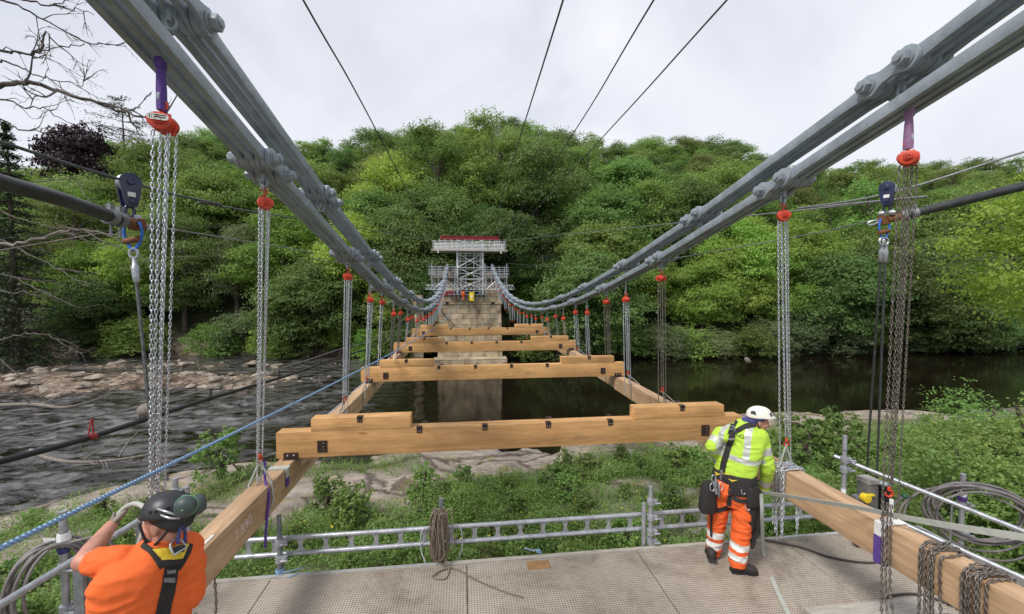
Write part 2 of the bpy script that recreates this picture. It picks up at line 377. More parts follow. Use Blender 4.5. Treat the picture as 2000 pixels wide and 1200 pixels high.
r3 = N(nt, 'ShaderNodeTexVoronoi', feature='DISTANCE_TO_EDGE', i_Scale=.55); L.new(vw.outputs[2], r3.inputs['Vector'])
rock = ramp(nt, r1.outputs['Fac'], [(.25, (.10, .08, .065)), (.42, (.24, .20, .165)), (.56, (.35, .30, .25)), (.75, (.46, .41, .35))])
crk = ramp(nt, r3.outputs['Distance'], [(0.0, (.42, .38, .35)), (.035, (1, 1, 1))])
mr = N(nt, 'ShaderNodeMix', data_type='RGBA', blend_type='MULTIPLY'); mr.inputs[0].default_value = .9; L.new(rock, mr.inputs[6]); L.new(crk, mr.inputs[7])
ms = N(nt, 'ShaderNodeTexNoise', i_Scale=.7, i_Detail=6, i_Roughness=.7); L.new(tc.outputs['Object'], ms.inputs['Vector'])
mo = N(nt, 'ShaderNodeMix', data_type='RGBA'); L.new(ramp(nt, ms.outputs['Fac'], [(.53, (0, 0, 0)), (.66, (.75, .75, .75))]), mo.inputs[0]); L.new(mr.outputs[2], mo.inputs[6]); mo.inputs[7].default_value = (.25, .20, .05, 1)
sh = N(nt, 'ShaderNodeTexVoronoi', i_Scale=3.2); L.new(tc.outputs['Object'], sh.inputs['Vector'])
shc = ramp(nt, sh.outputs['Color'], [(.1, (.07, .05, .038)), (.4, (.17, .125, .09)), (.7, (.27, .21, .155)), (.95, (.38, .33, .27))])
shd = N(nt, 'ShaderNodeMix', data_type='RGBA', blend_type='MULTIPLY'); shd.inputs[0].default_value = 1; L.new(shc, shd.inputs[6])
shn = N(nt, 'ShaderNodeTexNoise', i_Scale=.35, i_Detail=5, i_Roughness=.7); L.new(tc.outputs['Object'], shn.inputs['Vector']); L.new(ramp(nt, shn.outputs['Fac'], [(.4, (.30, .27, .25)), (.58, (1, 1, 1))]), shd.inputs[7])
ve = N(nt, 'ShaderNodeTexNoise', i_Scale=5, i_Detail=8, i_Roughness=.75); L.new(tc.outputs['Object'], ve.inputs['Vector'])
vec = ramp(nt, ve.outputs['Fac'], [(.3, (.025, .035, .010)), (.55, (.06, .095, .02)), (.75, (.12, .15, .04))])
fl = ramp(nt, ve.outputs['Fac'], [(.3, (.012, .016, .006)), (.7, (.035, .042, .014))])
def mixc(f, a, c):
    q = N(nt, 'ShaderNodeMix', data_type='RGBA'); L.new(f, q.inputs[0]); L.new(a, q.inputs[6]); L.new(c, q.inputs[7]); return q.outputs[2]
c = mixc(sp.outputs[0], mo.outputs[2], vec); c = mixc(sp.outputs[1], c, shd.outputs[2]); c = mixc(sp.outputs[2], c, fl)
L.new(c, b.inputs['Base Color']); b.inputs['Roughness'].default_value = .85; b.inputs['Specular IOR Level'].default_value = .25
bp = N(nt, 'ShaderNodeBump', i_Strength=.9, i_Distance=.12); ad = N(nt, 'ShaderNodeMath', operation='ADD'); L.new(r1.outputs['Fac'], ad.inputs[0]); L.new(crk, ad.inputs[1]); L.new(ad.outputs[0], bp.inputs['Height']); L.new(bp.outputs[0], b.inputs['Normal'])
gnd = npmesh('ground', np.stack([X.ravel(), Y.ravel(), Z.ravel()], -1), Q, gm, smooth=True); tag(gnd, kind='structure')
ca = gnd.data.color_attributes.new('cover', 'FLOAT_COLOR', 'POINT')
fx, fy = X.ravel(), Y.ravel(); e = fy - far_shore(fx)
nearside = fy < (near_shore(fx) + far_shore(fx)) / 2
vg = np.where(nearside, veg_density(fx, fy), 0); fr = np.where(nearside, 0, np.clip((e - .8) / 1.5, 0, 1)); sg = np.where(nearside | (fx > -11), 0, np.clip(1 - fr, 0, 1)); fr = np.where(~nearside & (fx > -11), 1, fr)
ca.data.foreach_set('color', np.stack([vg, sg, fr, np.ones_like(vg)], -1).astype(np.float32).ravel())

# water
wm, nt, b = new_mat('river_water'); L = nt.links
tc = N(nt, 'ShaderNodeTexCoord'); sx = N(nt, 'ShaderNodeSeparateXYZ'); L.new(tc.outputs['Object'], sx.inputs[0])
mpw = N(nt, 'ShaderNodeMapping'); mpw.inputs['Scale'].default_value = (.75, 1.5, 1); mpw.inputs['Rotation'].default_value = (0, 0, .25); L.new(tc.outputs['Object'], mpw.inputs['Vector'])
w1 = N(nt, 'ShaderNodeTexNoise', i_Scale=1.0, i_Detail=4, i_Roughness=.5, i_Distortion=.9); L.new(mpw.outputs[0], w1.inputs['Vector'])
w2 = N(nt, 'ShaderNodeTexNoise', i_Scale=.16, i_Detail=3); L.new(tc.outputs['Object'], w2.inputs['Vector'])
# rapids mask: left of the bridge, towards the near bank
mk = N(nt, 'ShaderNodeMapRange', i_From_Min=-2.0, i_From_Max=-13.0); L.new(sx.outputs[0], mk.inputs[0])
rp = N(nt, 'ShaderNodeMath', operation='MULTIPLY_ADD'); L.new(w2.outputs['Fac'], rp.inputs[0]); rp.inputs[1].default_value = .6; rp.inputs[2].default_value = -.45
rq = N(nt, 'ShaderNodeMath', operation='ADD', use_clamp=True); L.new(mk.outputs[0], rq.inputs[0]); L.new(rp.outputs[0], rq.inputs[1])
st = N(nt, 'ShaderNodeMapRange', i_To_Min=.03, i_To_Max=.55); L.new(rq.outputs[0], st.inputs[0])
bp = N(nt, 'ShaderNodeBump', i_Distance=.22); L.new(st.outputs[0], bp.inputs['Strength']); L.new(w1.outputs['Fac'], bp.inputs['Height']); L.new(bp.outputs[0], b.inputs['Normal'])
fo = N(nt, 'ShaderNodeTexNoise', i_Scale=.55, i_Detail=7, i_Roughness=.62, i_Distortion=1.6); L.new(mpw.outputs[0], fo.inputs['Vector'])
fm = N(nt, 'ShaderNodeMath', operation='MULTIPLY'); L.new(ramp(nt, fo.outputs['Fac'], [(.42, (0, 0, 0)), (.72, (1, 1, 1))]), fm.inputs[0]); L.new(rq.outputs[0], fm.inputs[1])
fm2 = N(nt, 'ShaderNodeMath', operation='MULTIPLY'); L.new(fm.outputs[0], fm2.inputs[0]); fm2.inputs[1].default_value = .42  # white water, strengthened to put bright highlights into the river colour
cw = N(nt, 'ShaderNodeMix', data_type='RGBA'); L.new(fm2.outputs[0], cw.inputs[0]); cw.inputs[6].default_value = (.009, .0065, .004, 1); cw.inputs[7].default_value = (.50, .49, .49, 1)
L.new(cw.outputs[2], b.inputs['Base Color']); b.inputs['Roughness'].default_value = .09; b.inputs['IOR'].default_value = 1.38
rw = N(nt, 'ShaderNodeMapRange', i_To_Min=.07, i_To_Max=.6); L.new(fm2.outputs[0], rw.inputs[0]); L.new(rw.outputs[0], b.inputs['Roughness'])
wx = np.unique(np.concatenate([np.arange(-260, -48, 6), np.arange(-48, 10, .22), np.arange(10, 60, 1.2), np.arange(60, 300, 6)]))
wy = np.unique(np.concatenate([np.arange(-60, 6, 3), np.arange(6, 42, .20), np.arange(42, 76, .8)]))
WX, WY = np.meshgrid(wx, wy)
rap = np.clip((-WX - 1.5) / 9, 0, 1) * np.clip((40 - WY) / 8, 0, 1) * (.35 + .65 * np.clip((fbm(WX * .12, WY * .2, 3, 70) - .36) * 5, 0, 1))
ru, rv = WX * .9 + WY * .5, WY * 1.35 - WX * .35
wz = WZ + rap * ((fbm(ru * .55, rv * 1.15, 4, 71) - .5) * .50 + (np.abs(fbm(ru * 1.3, rv * 2.4, 3, 75) - .5)) * -.34 + .06)
wi = np.arange(len(wx) * len(wy)).reshape(len(wy), len(wx))
wq = np.stack([wi[:-1, :-1], wi[:-1, 1:], wi[1:, 1:], wi[1:, :-1]], -1).reshape(-1, 4)
tag(npmesh('river', np.stack([WX.ravel(), WY.ravel(), wz.ravel()], -1), wq, wm, smooth=True), kind='structure')

# ------------------------------------------------------------------ foliage
def leaf_mat(name, c0, c1, tr=.45, objvar=.38, rough=.55):
    m, nt, b = new_mat(name); L = nt.links; out = nt.nodes['Material Output']
    g = N(nt, 'ShaderNodeNewGeometry'); oi = N(nt, 'ShaderNodeObjectInfo')
    col = ramp(nt, g.outputs['Random Per Island'], [(0, c0), (1, c1)])
    hs = N(nt, 'ShaderNodeHueSaturation', i_Saturation=.92); L.new(col, hs.inputs['Color'])
    mr = N(nt, 'ShaderNodeMapRange', i_To_Min=1.2 - objvar, i_To_Max=1.2 + objvar); L.new(oi.outputs['Random'], mr.inputs[0]); L.new(mr.outputs[0], hs.inputs['Value'])
    fr = N(nt, 'ShaderNodeMath', operation='FRACT'); mm = N(nt, 'ShaderNodeMath', operation='MULTIPLY'); mm.inputs[1].default_value = 7.13; L.new(oi.outputs['Random'], mm.inputs[0]); L.new(mm.outputs[0], fr.inputs[0])
    mh = N(nt, 'ShaderNodeMapRange', i_To_Min=.480, i_To_Max=.522); L.new(fr.outputs[0], mh.inputs[0]); L.new(mh.outputs[0], hs.inputs['Hue'])
    L.new(hs.outputs[0], b.inputs['Base Color']); b.inputs['Roughness'].default_value = rough; b.inputs['Specular IOR Level'].default_value = .3
    t = N(nt, 'ShaderNodeBsdfTranslucent'); hs2 = N(nt, 'ShaderNodeHueSaturation', i_Value=1.25, i_Saturation=1.1); L.new(hs.outputs[0], hs2.inputs['Color']); L.new(hs2.outputs[0], t.inputs['Color'])
    mx = N(nt, 'ShaderNodeMixShader'); mx.inputs[0].default_value = tr; L.new(b.outputs[0], mx.inputs[1]); L.new(t.outputs[0], mx.inputs[2]); L.new(mx.outputs[0], out.inputs[0])
    return m
LM = {
 'dark': leaf_mat('leaf_dark_green', (.068, .122, .028), (.138, .215, .052)),
 'mid': leaf_mat('leaf_mid_green', (.110, .185, .036), (.195, .295, .060)),
 'bright': leaf_mat('leaf_bright_green', (.130, .225, .028), (.235, .35, .055)),
 'olive': leaf_mat('leaf_olive_green', (.130, .185, .044), (.22, .285, .078)),
 'grey': leaf_mat('leaf_grey_green', (.105, .145, .060), (.20, .25, .105)),
 'yellow': leaf_mat('leaf_yellow_green', (.15, .235, .024), (.27, .36, .05)),
 'fresh': leaf_mat('leaf_fresh_yellow_green', (.16, .29, .03), (.28, .43, .06), .5, .04),
 'copper': leaf_mat('leaf_copper', (.018, .009, .014), (.040, .020, .026), .2, .1),
 'needle': leaf_mat('needles', (.020, .040, .016), (.045, .070, .026), .1, .1),
 'bush': leaf_mat('bush_leaf', (.105, .175, .036), (.195, .29, .066), .42),
 'grass': leaf_mat('grass_blade', (.095, .165, .024), (.19, .28, .05), .4),
}
M['bark'] = mat('bark', (.085, .065, .05), .9, 0, .4, 10, .6, 30)
M['deadwood'] = mat('bare_wood', (.20, .175, .15), .85, 0, .35, 12, .5, 40)
M['twig'] = mat('grey_twig', (.10, .085, .075), .85, 0, .35, 12)
M['buttercup'] = mat('yellow_petal', (.85, .62, .02), .6)

def leaves_np(C, Nn, size, aspect=.62, jit=.5, rng=RNG):
    """C centres, Nn normals -> diamond shaped leaf faces, each bent slightly"""
    n = len(C); Nn = Nn + rng.normal(0, jit, (n, 3)); Nn /= np.linalg.norm(Nn, axis=1, keepdims=True) + 1e-9
    t = rng.normal(0, 1, (n, 3)); t -= Nn * (t * Nn).sum(1, keepdims=True); t /= np.linalg.norm(t, axis=1, keepdims=True) + 1e-9
    u = np.cross(Nn, t); s = (size * rng.uniform(.6, 1.3, n))[:, None]
    V = np.stack([C - t * s * .5, C + u * s * .5 * aspect + Nn * s * .06, C + t * s * .5 - Nn * s * .10, C - u * s * .5 * aspect + Nn * s * .06], 1).reshape(-1, 3)
    return V, np.arange(4 * n).reshape(n, 4)
def crown_points(lobes, per, rng, shell=.5, under=-.4, spray=1, sig=.3, rag=0.0):
    Cs, Ns = [], []
    for (cx, cy, cz, r, rz) in lobes:
        k = int(per * r * r); nsp = max(1, k // spray)
        d = rng.normal(0, 1, (nsp * 2, 3)); d /= np.linalg.norm(d, axis=1, keepdims=True)
        d = d[d[:, 2] > under][:nsp]
        rad = rng.uniform(shell, 1.0, len(d)) ** .6 * (1 + rag * np.abs(rng.normal(0, 1, len(d))))
        bump = 1 + .30 * np.sin(d[:, 0] * 7 + cx * 3) * np.sin(d[:, 1] * 6 + cy * 2) + .12 * np.sin(d[:, 2] * 11 + cz)
        p = d * (rad * bump)[:, None] * np.array([r, r, rz]) + np.array([cx, cy, cz]) + rng.normal(0, .085 * r, (len(d), 3))
        nn = d * np.array([1, 1, 1.3]); nn[:, 2] += .45
        if spray > 1:
            q = np.repeat(p, spray, 0); s_ = np.repeat(rng.uniform(.6, 1.5, len(p)), spray)[:, None] * sig; p = q + rng.normal(0, 1, q.shape) * s_ * np.array([1, 1, .45]); nn = np.repeat(nn, spray, 0)
        Cs.append(p); Ns.append(nn / np.linalg.norm(nn, axis=1, keepdims=True))
    return np.concatenate(Cs), np.concatenate(Ns)
def tree_lobes(kind, rng, H, R):
    """list of leaf masses of one crown of height H, spread R"""
    lob = []
    if kind == 'round':
        for k in range(42):
            a = rng.uniform(0, 2 * PI); f = rng.uniform(-1.0, 1); rr = R * math.sqrt(max(0, 1 - max(f, 0) ** 2)) * rng.uniform(.55, .95)
            lob.append((rr * math.cos(a), rr * math.sin(a), H * (.56 + .37 * f), R * rng.uniform(.24, .44), R * rng.uniform(.20, .32)))
    elif kind == 'tiered':
        for k in range(44):
            f = rng.uniform(0, 1); a = rng.uniform(0, 2 * PI); prof = math.sin(PI * (.14 + .80 * f)) ** .8
            rr = R * prof * rng.uniform(.45, 1.0)
            lob.append((rr * math.cos(a), rr * math.sin(a), H * (.13 + .82 * f), R * rng.uniform(.26, .40), R * rng.uniform(.15, .25)))
    elif kind == 'tall':
        for k in range(34):
            f = rng.uniform(0, 1); a = rng.uniform(0, 2 * PI); prof = math.sin(PI * (.1 + .82 * f)) ** .7
            rr = R * prof * rng.uniform(.2, .95)
            lob.append((rr * math.cos(a), rr * math.sin(a), H * (.24 + .72 * f), R * rng.uniform(.22, .36), R * rng.uniform(.20, .34)))
    elif kind == 'airy':
        for k in range(60):
            f = rng.uniform(0, 1); a = rng.uniform(0, 2 * PI); prof = math.sin(PI * (.12 + .76 * f)) ** .6
            rr = R * prof * rng.uniform(.3, 1.05)
            lob.append((rr * math.cos(a), rr * math.sin(a), H * (.22 + .76 * f), R * rng.uniform(.15, .28), R * rng.uniform(.13, .22)))
    elif kind == 'low':
        for k in range(26):
            a = rng.uniform(0, 2 * PI); f = rng.uniform(0, 1); rr = R * math.sqrt(1 - .8 * f * f) * rng.uniform(.3, .95)
            lob.append((rr * math.cos(a), rr * math.sin(a), H * (.10 + .74 * f), R * rng.uniform(.24, .38), H * rng.uniform(.14, .24)))
    return lob
def make_tree(name, kind, leaf, H, R, per, size, seed, group, limbs=7, shell=.55, tmat='bark', fill=.12):
    """one tree at the origin: Empty > trunk, crown"""
    rng = np.random.default_rng(seed); rd = random.Random(seed)
    root = thing(name, 'tree', 'tree', (0, 0, 0), group)
    lob = tree_lobes(kind, rng, H, R)
    t = MB(); r0 = .018 * H + .06
    ctl = [(0, 0, -1.5), (rd.uniform(-.1, .1) * R * .3, 0, H * .2), (rd.uniform(-.2, .2) * R * .4, rd.uniform(-.2, .2) * R * .3, H * .5), (rd.uniform(-.2, .2) * R * .4, rd.uniform(-.2, .2) * R * .4, H * .86)]
    pts = catmull(ctl, 5); t.tube(pts, [r0 * (1.25 - 1.1 * i / (len(pts) - 1)) + .01 for i in range(len(pts))], 8)
    for q in rd.sample(lob, min(limbs + 5, len(lob))):
        hz = max(H * .12, q[2] - rd.uniform(.10, .25) * H); k = min(len(pts) - 1, max(0, int((hz + 1.5) / (H * .86 + 1.5) * (len(pts) - 1))))
        p0 = pts[k]; p1 = Vector(q[:3]); mid = (p0 + p1) / 2 + Vector((0, 0, .06 * H))
        b_ = catmull([p0, mid, p1], 4); t.tube(b_, [max(.02, r0 * .42 * (1 - .85 * i / (len(b_) - 1))) for i in range(len(b_))], 5)
    t.build('trunk', M[tmat], root, smooth=60)
    Cn, Nn = crown_points(lob, per, rng, shell, -.5, *((14, .036 * R + .15, .13) if R > 4 else (8, .045 * R, .10)))
    if fill:
        k = int(len(Cn) * fill); i = rng.integers(0, len(Cn), k); j = rng.integers(0, len(Cn), k * 3).reshape(3, k); dd = np.linalg.norm(Cn[j] - Cn[i][None], axis=2); jj = j[dd.argmin(0), np.arange(k)]
        f = rng.uniform(.25, .75, k)[:, None]; C2 = Cn[i] * (1 - f) + Cn[jj] * f + rng.normal(0, .05 * R, (k, 3)); ok = dd.min(0) < R * .9
        Cn = np.concatenate([Cn, C2[ok]]); Nn = np.concatenate([Nn, Nn[i][ok]])
    V, Fq = leaves_np(Cn, Nn, size, .68, .55, rng)
    npmesh('crown', V, Fq, LM[leaf], root)
    root['_H'] = H; root['_R'] = R
    return root
# ------------------------------------------------------------------ tree prototypes and placement
PR = {}
def proto(key, *a, **k): PR[key] = make_tree(*a, **k)
G_HILL = 'trees on the wooded hill'
proto('rd', 'broadleaf_tree', 'round', 'dark', 13, 5.6, 217, 0.27, 1, G_HILL)
proto('rm', 'broadleaf_tree', 'round', 'mid', 13, 5.8, 217, 0.27, 2, G_HILL)
proto('ro', 'broadleaf_tree', 'round', 'olive', 12, 5.2, 217, 0.25, 3, G_HILL)
proto('tb', 'broadleaf_tree', 'tiered', 'bright', 12, 5.2, 257, 0.26, 4, G_HILL)
proto('tm', 'broadleaf_tree', 'tiered', 'mid', 13.5, 5.6, 257, 0.29, 5, G_HILL)
proto('td', 'broadleaf_tree', 'tiered', 'dark', 12, 5.8, 243, 0.29, 6, G_HILL)
proto('tld', 'broadleaf_tree', 'tall', 'dark', 15, 4.6, 217, 0.26, 7, G_HILL)
proto('tlm', 'broadleaf_tree', 'tall', 'mid', 15, 4.6, 217, 0.26, 8, G_HILL)
proto('tlg', 'broadleaf_tree', 'tall', 'grey', 12, 4.2, 257, 0.22, 9, G_HILL)
proto('am', 'broadleaf_tree', 'airy', 'mid', 15, 5.2, 311, 0.24, 10, G_HILL, limbs=16)
proto('ao', 'broadleaf_tree', 'airy', 'olive', 15, 5.0, 311, 0.22, 12, G_HILL, limbs=16)
proto('lg', 'waterside_shrub', 'low', 'grey', 5.2, 3.4, 403, 0.18, 13, 'shrubs overhanging the far water edge')
proto('lm', 'waterside_shrub', 'low', 'mid', 5.4, 3.8, 302, 0.22, 14, 'shrubs overhanging the far water edge')
proto('lb', 'waterside_shrub', 'low', 'bright', 5.0, 3.4, 322, 0.22, 15, 'shrubs overhanging the far water edge')
proto('ty', 'broadleaf_tree', 'tiered', 'yellow', 9, 3.6, 460, 0.20, 16, G_HILL)
DESC = {'rd': 'dark green round crowned tree', 'rm': 'mid green round crowned tree', 'ro': 'olive green round crowned tree', 'tb': 'bright green tiered tree', 'tm': 'mid green layered tree',
        'td': 'dark green layered tree', 'tld': 'dark green tall narrow tree', 'tlm': 'mid green tall narrow tree', 'tlg': 'grey green tall tree', 'am': 'mid green open crowned tree', 'ao': 'olive green open crowned tree',
        'lg': 'grey green willowy shrub', 'lm': 'mid green spreading shrub', 'lb': 'bright green spreading shrub', 'ty': 'yellow green layered tree'}
SECT = [(-900, 'at far left'), (90, 'behind bare branches'), (235, 'behind left pulley'), (335, 'beside nearest left hoist'), (460, 'behind second left hoist'),
        (560, 'under left bridge chains'), (700, 'behind left bridge chains'), (800, 'left of scaffold tower'), (880, 'behind scaffold tower'), (990, 'right of scaffold tower'),
        (1110, 'above right chain sag'), (1230, 'behind right bridge chains'), (1350, 'under right bridge chains'), (1480, 'left of silver hoist chains'), (1570, 'left of right pulley'),
        (1690, 'behind right pulley'), (1800, 'right of brown hoist chains'), (1900, 'at far right')]
TREES = []
used_first = set()
def place(key, x, y, s, tier, h=None, rz=None, z=None):
    src = PR[key]
    if key in used_first: o = copy_tree(src)
    else: o = src; used_first.add(key)
    g = float(height(np.array([x]), np.array([y]))[0]) if z is None else z
    sz = s if h is None else h / src['_H']
    o.location = (x, y, g - .25); o.scale = (s, s * random.uniform(.92, 1.08), sz); o.rotation_euler = (0, 0, random.uniform(0, 2 * PI) if rz is None else rz)
    top = pixel((x, y, g + src['_H'] * sz * .75))
    TREES.append((o, key, tier, top[0], top[1])); return o
def fs(x): return float(far_shore(np.array([x]))[0])
def inframe(x, y, pad=110): u = pixel((x, y, 3))[0]; return -pad < u < 2000 + pad
LOW = ['lm', 'lg', 'lb', 'lm', 'lg', 'td']
# water edge
x = -70.0
while x < 84:
    y = fs(x) + random.uniform(-.9, .6)
    if inframe(x, y, 60) and not (-3.4 < x < 5.6) and not (x < -34 and random.random() < .45): place(random.choice(LOW), x, y, random.uniform(.75, 1.1), 'at the waterline')
    x += random.uniform(2.6, 4.2)
ROWS = [(4.5, 5.6, ['tm', 'tb', 'td', 'tlg', 'tb', 'tm', 'ty', 'ao'], .85, 'just above the bank'),
        (10, 6.4, ['tm', 'rd', 'tb', 'td', 'tlm', 'tb', 'ro', 'ty'], .92, 'low uphill'),
        (17, 7.0, ['rm', 'rd', 'tm', 'tlm', 'tb', 'rm', 'ro', 'am'], 1.0, 'halfway uphill'),
        (25, 7.4, ['rm', 'rd', 'tld', 'ro', 'tm', 'tlm', 'am'], 1.0, 'high uphill'),
        (34, 8.0, ['rm', 'tld', 'ro', 'tlm', 'rd', 'am', 'ao'], .9, 'near the hilltop')]
for e, step, kinds, s0, tier in ROWS:
    x = -100.0; k = 0
    while x < 135:
        y = fs(x) + e + random.uniform(-2, 2)
        if inframe(x, y) and not (e < 6 and -6.5 < x < 5.2) and not (e < 14 and 7.0 < x < 16.0):
            place(random.choice(kinds), x, y, s0 * (1.14 if e < 20 else .93) * random.uniform(.8, 1.2), tier)
        x += step * random.uniform(.85, 1.4)
for e, xx in ((3.2, 8.0), (3.6, 11.5), (3.0, 15.2), (6.5, 9.6), (6.8, 13.6), (9.2, 8.2), (9.6, 15.8), (7.0, 16.6)):
    place(random.choice(['lm', 'lb', 'lg']), xx, fs(xx) + e, random.uniform(.75, .95), 'low uphill')
# ridge: crowns that make the skyline
RK = ['am', 'ro', 'tlm', 'am', 'rm', 'ao', 'rd', 'am', 'tld']
for i, (p, q) in enumerate(SKYL):
    if i in (1, 2, 3): continue
    c = ay(p, q, YR + random.uniform(-2, 3)); g = float(height(np.array([c.x]), np.array([c.y]))[0])
    place(RK[i % len(RK)], c.x, c.y, random.uniform(.95, 1.2), 'on the ridge', h=(c.z - g) * 1.03)
for i in range(len(SKYL) - 1):
    if i in (0, 1, 2): continue
    (p, q), (p2, q2) = SKYL[i], SKYL[i + 1]
    c = ay((p + p2) / 2, max(q, q2) + 10, YR - 3 + random.uniform(-2, 2)); g = float(height(np.array([c.x]), np.array([c.y]))[0])
    place(random.choice(RK + ['am', 'ao', 'rm']), c.x, c.y, random.uniform(.85, 1.1), 'on the ridge', h=(c.z - g) * 1.0)
# hand placed accents
place('ty', *(lambda c: (c.x, c.y))(ay(775, 560, 53.5)), .95, 'just above the bank')
place('tb', *(lambda c: (c.x, c.y))(ay(1018, 560, 54)), .62, 'just above the bank')
place('ty', *(lambda c: (c.x, c.y))(ay(1150, 560, 58)), .8, 'just above the bank')
place('tb', *(lambda c: (c.x, c.y))(ay(1430, 560, 53)), 1.05, 'just above the bank')
place('tb', *(lambda c: (c.x, c.y))(ay(1600, 560, 55)), .9, 'just above the bank')
place('lg', *(lambda c: (c.x, c.y))(ay(1560, 650, 48.5)), 1.1, 'at the waterline')
place('lg', *(lambda c: (c.x, c.y))(ay(1640, 640, 49)), 1.2, 'at the waterline')
seen = {}
for o, key, tier, u, v in sorted(TREES, key=lambda q: q[3]):
    sec = [n for p, n in SECT if p <= u][-1]
    seen.setdefault((key, tier, sec), []).append(o)
ORD = ['left one', 'second from left', 'third from left', 'fourth from left', 'fifth from left', 'sixth from left', 'seventh from left', 'eighth from left', 'ninth from left']
for (key, tier, sec), os_ in seen.items():
    for i, o in enumerate(os_):
        lab = f'{DESC[key]} {tier} {sec}'
        if len(os_) > 1: lab += ', ' + ('right one' if (len(os_) == 2 and i == 1) else ORD[min(i, 8)])
        tag(o, lab, 'shrub' if key[0] == 'l' else 'tree')

# conifers and copper beech at the left
def conifer(name, label, x, y, z0, H, R, seed, sparse=False):
    rng = np.random.default_rng(seed); root = thing(name, label, 'tree', (x, y, z0))
    t = MB(); t.tube([(x, y, z0 - 1), (x + .1, y, z0 + H * .5), (x, y, z0 + H * .97)], [.3 + H * .008, .22, .05], 8)
    Cs, Ns = [], []
    tiers = 13 if sparse else 26
    for i in range(tiers):
        f = i / (tiers - 1); zz = z0 + H * ((.30 + .68 * f) if sparse else (.06 + .92 * f))
        rad = R * (math.sin(PI * (.18 + .72 * f)) if sparse else (1.02 - f) ** .85)
        nb = 5 if sparse else 9
        for k in range(nb):
            a = rng.uniform(0, 2 * PI); l = rad * rng.uniform(.55, 1.05); dz = l * (rng.uniform(.02, .25) if sparse else -.28)
            p0 = Vector((x, y, zz)); p1 = Vector((x + l * math.cos(a), y + l * math.sin(a), zz + dz))
            t.tube([p0, (p0 + p1) / 2 + Vector((0, 0, .1)), p1], [.07, .05, .02], 4)
            n = int((90 if sparse else 95) * max(.3, l / R)); s = rng.uniform(.35 if sparse else .1, 1.0, n) ** .8
            c = np.array(p0)[None] * (1 - s[:, None]) + np.array(p1)[None] * s[:, None]
            spread = .16 * l + .12
            c = c + rng.normal(0, 1, (n, 3)) * np.array([spread, spread, .17 if sparse else .22])
            Cs.append(c); Ns.append(np.tile([0, 0, 1.0], (n, 1)))
    t.build('trunk', M['bark'], root, smooth=60)
    V, Fq = leaves_np(np.concatenate(Cs), np.concatenate(Ns), .42, .35, .5, rng)
    V -= np.array([x, y, z0]); npmesh('crown', V, Fq, LM['needle'], root)
def gz(x, y): return float(height(np.array([x]), np.array([y]))[0])
c = ay(12, 238, 50); conifer('spruce_tree', 'dark spruce with drooping tiers at the left edge of the wood', c.x, c.y, gz(c.x, c.y) - .3, c.z - gz(c.x, c.y) + .3, 5.5, 31)
c = ay(238, 193, 90); conifer('pine_tree', 'tall open pine standing above the wood behind the red hoist', c.x, c.y, gz(c.x, c.y), c.z - gz(c.x, c.y), 6.2, 32, True)
cb = make_tree('copper_beech', 'round', 'copper', 13, 6.4, 85, .45, 33, None)
c = ay(172, 252, 88); g = gz(c.x, c.y); cb.location = (c.x, c.y, g); cb.scale = (1.0, 1.0, (c.z - g) / 13); tag(cb, 'dark purple copper beech on the skyline beside the pine', 'tree')

# bright tree close on the right
nt_ = make_tree('riverside_tree', 'tall', 'fresh', 12.5, 4.6, 330, .20, 41, None, limbs=12, shell=.3)
nt_.location = (28.9, 17.0, -1.6); nt_.scale = (.85, .85, .85); tag(nt_, 'bright yellow green tree close by at the right edge of the view', 'tree')
# ------------------------------------------------------------------ near bank: bushes, grass
GB = 'leafy bushes on the near bank'
bp_ = [make_tree('leafy_bush', 'low', 'bush', h, r, 1500, .085, 60 + i, GB, limbs=3, shell=.25) for i, (h, r) in enumerate([(1.0, .75), (1.25, .7), (.8, .85), (1.1, .6)])]
bl = ['low rounded leafy bush', 'tall leafy bush', 'wide flat leafy bush', 'small upright leafy bush']
bd = []; tries = 0; pts_ = []
def bush(i, x, y, s):
    o = bp_[i] if not any(q[1] == i for q in bd) else copy_tree(bp_[i])
    o.location = (x, y, gz(x, y) - .08); o.scale = (s, s * random.uniform(.85, 1.15), s * random.uniform(.85, 1.15)); o.rotation_euler = (0, 0, random.uniform(0, 6.28)); bd.append((o, i, x, y)); pts_.append((x, y))
for p, q, zz, i, s in [(1090, 945, -3.3, 1, 1.0), (1150, 915, -3.6, 0, .9), (830, 955, -3.2, 1, .9), (1320, 915, -3.5, 1, 1.0), (1360, 905, -3.6, 0, 1.0), (1000, 985, -2.9, 3, 1.0), (690, 985, -2.9, 0, 1.15), (640, 960, -3.1, 1, 1.1), (430, 900, -3.6, 1, 1.5), (1500, 1000, -2.8, 0, 1.1), (1580, 900, -3.2, 0, 1.9), (1640, 870, -3.4, 1, 1.5), (1700, 960, -2.8, 0, 1.5)]:
    c = az(p, q, zz); bush(i, c.x, c.y, s)
while len(bd) < 165 and tries < 6000:
    tries += 1; y = random.uniform(5.4, 15.5); x = random.uniform(-1.05 * y - 1, 1.25 * y + 1)
    dn = float(veg_density(np.array([x]), np.array([y]))[0]) * (.25 if y > 11.5 else .7)
    if random.random() > dn or any((x - a) ** 2 + (y - c) ** 2 < .40 for a, c in pts_): continue
    bush(random.randrange(4), x, y, random.uniform(.32, .72))
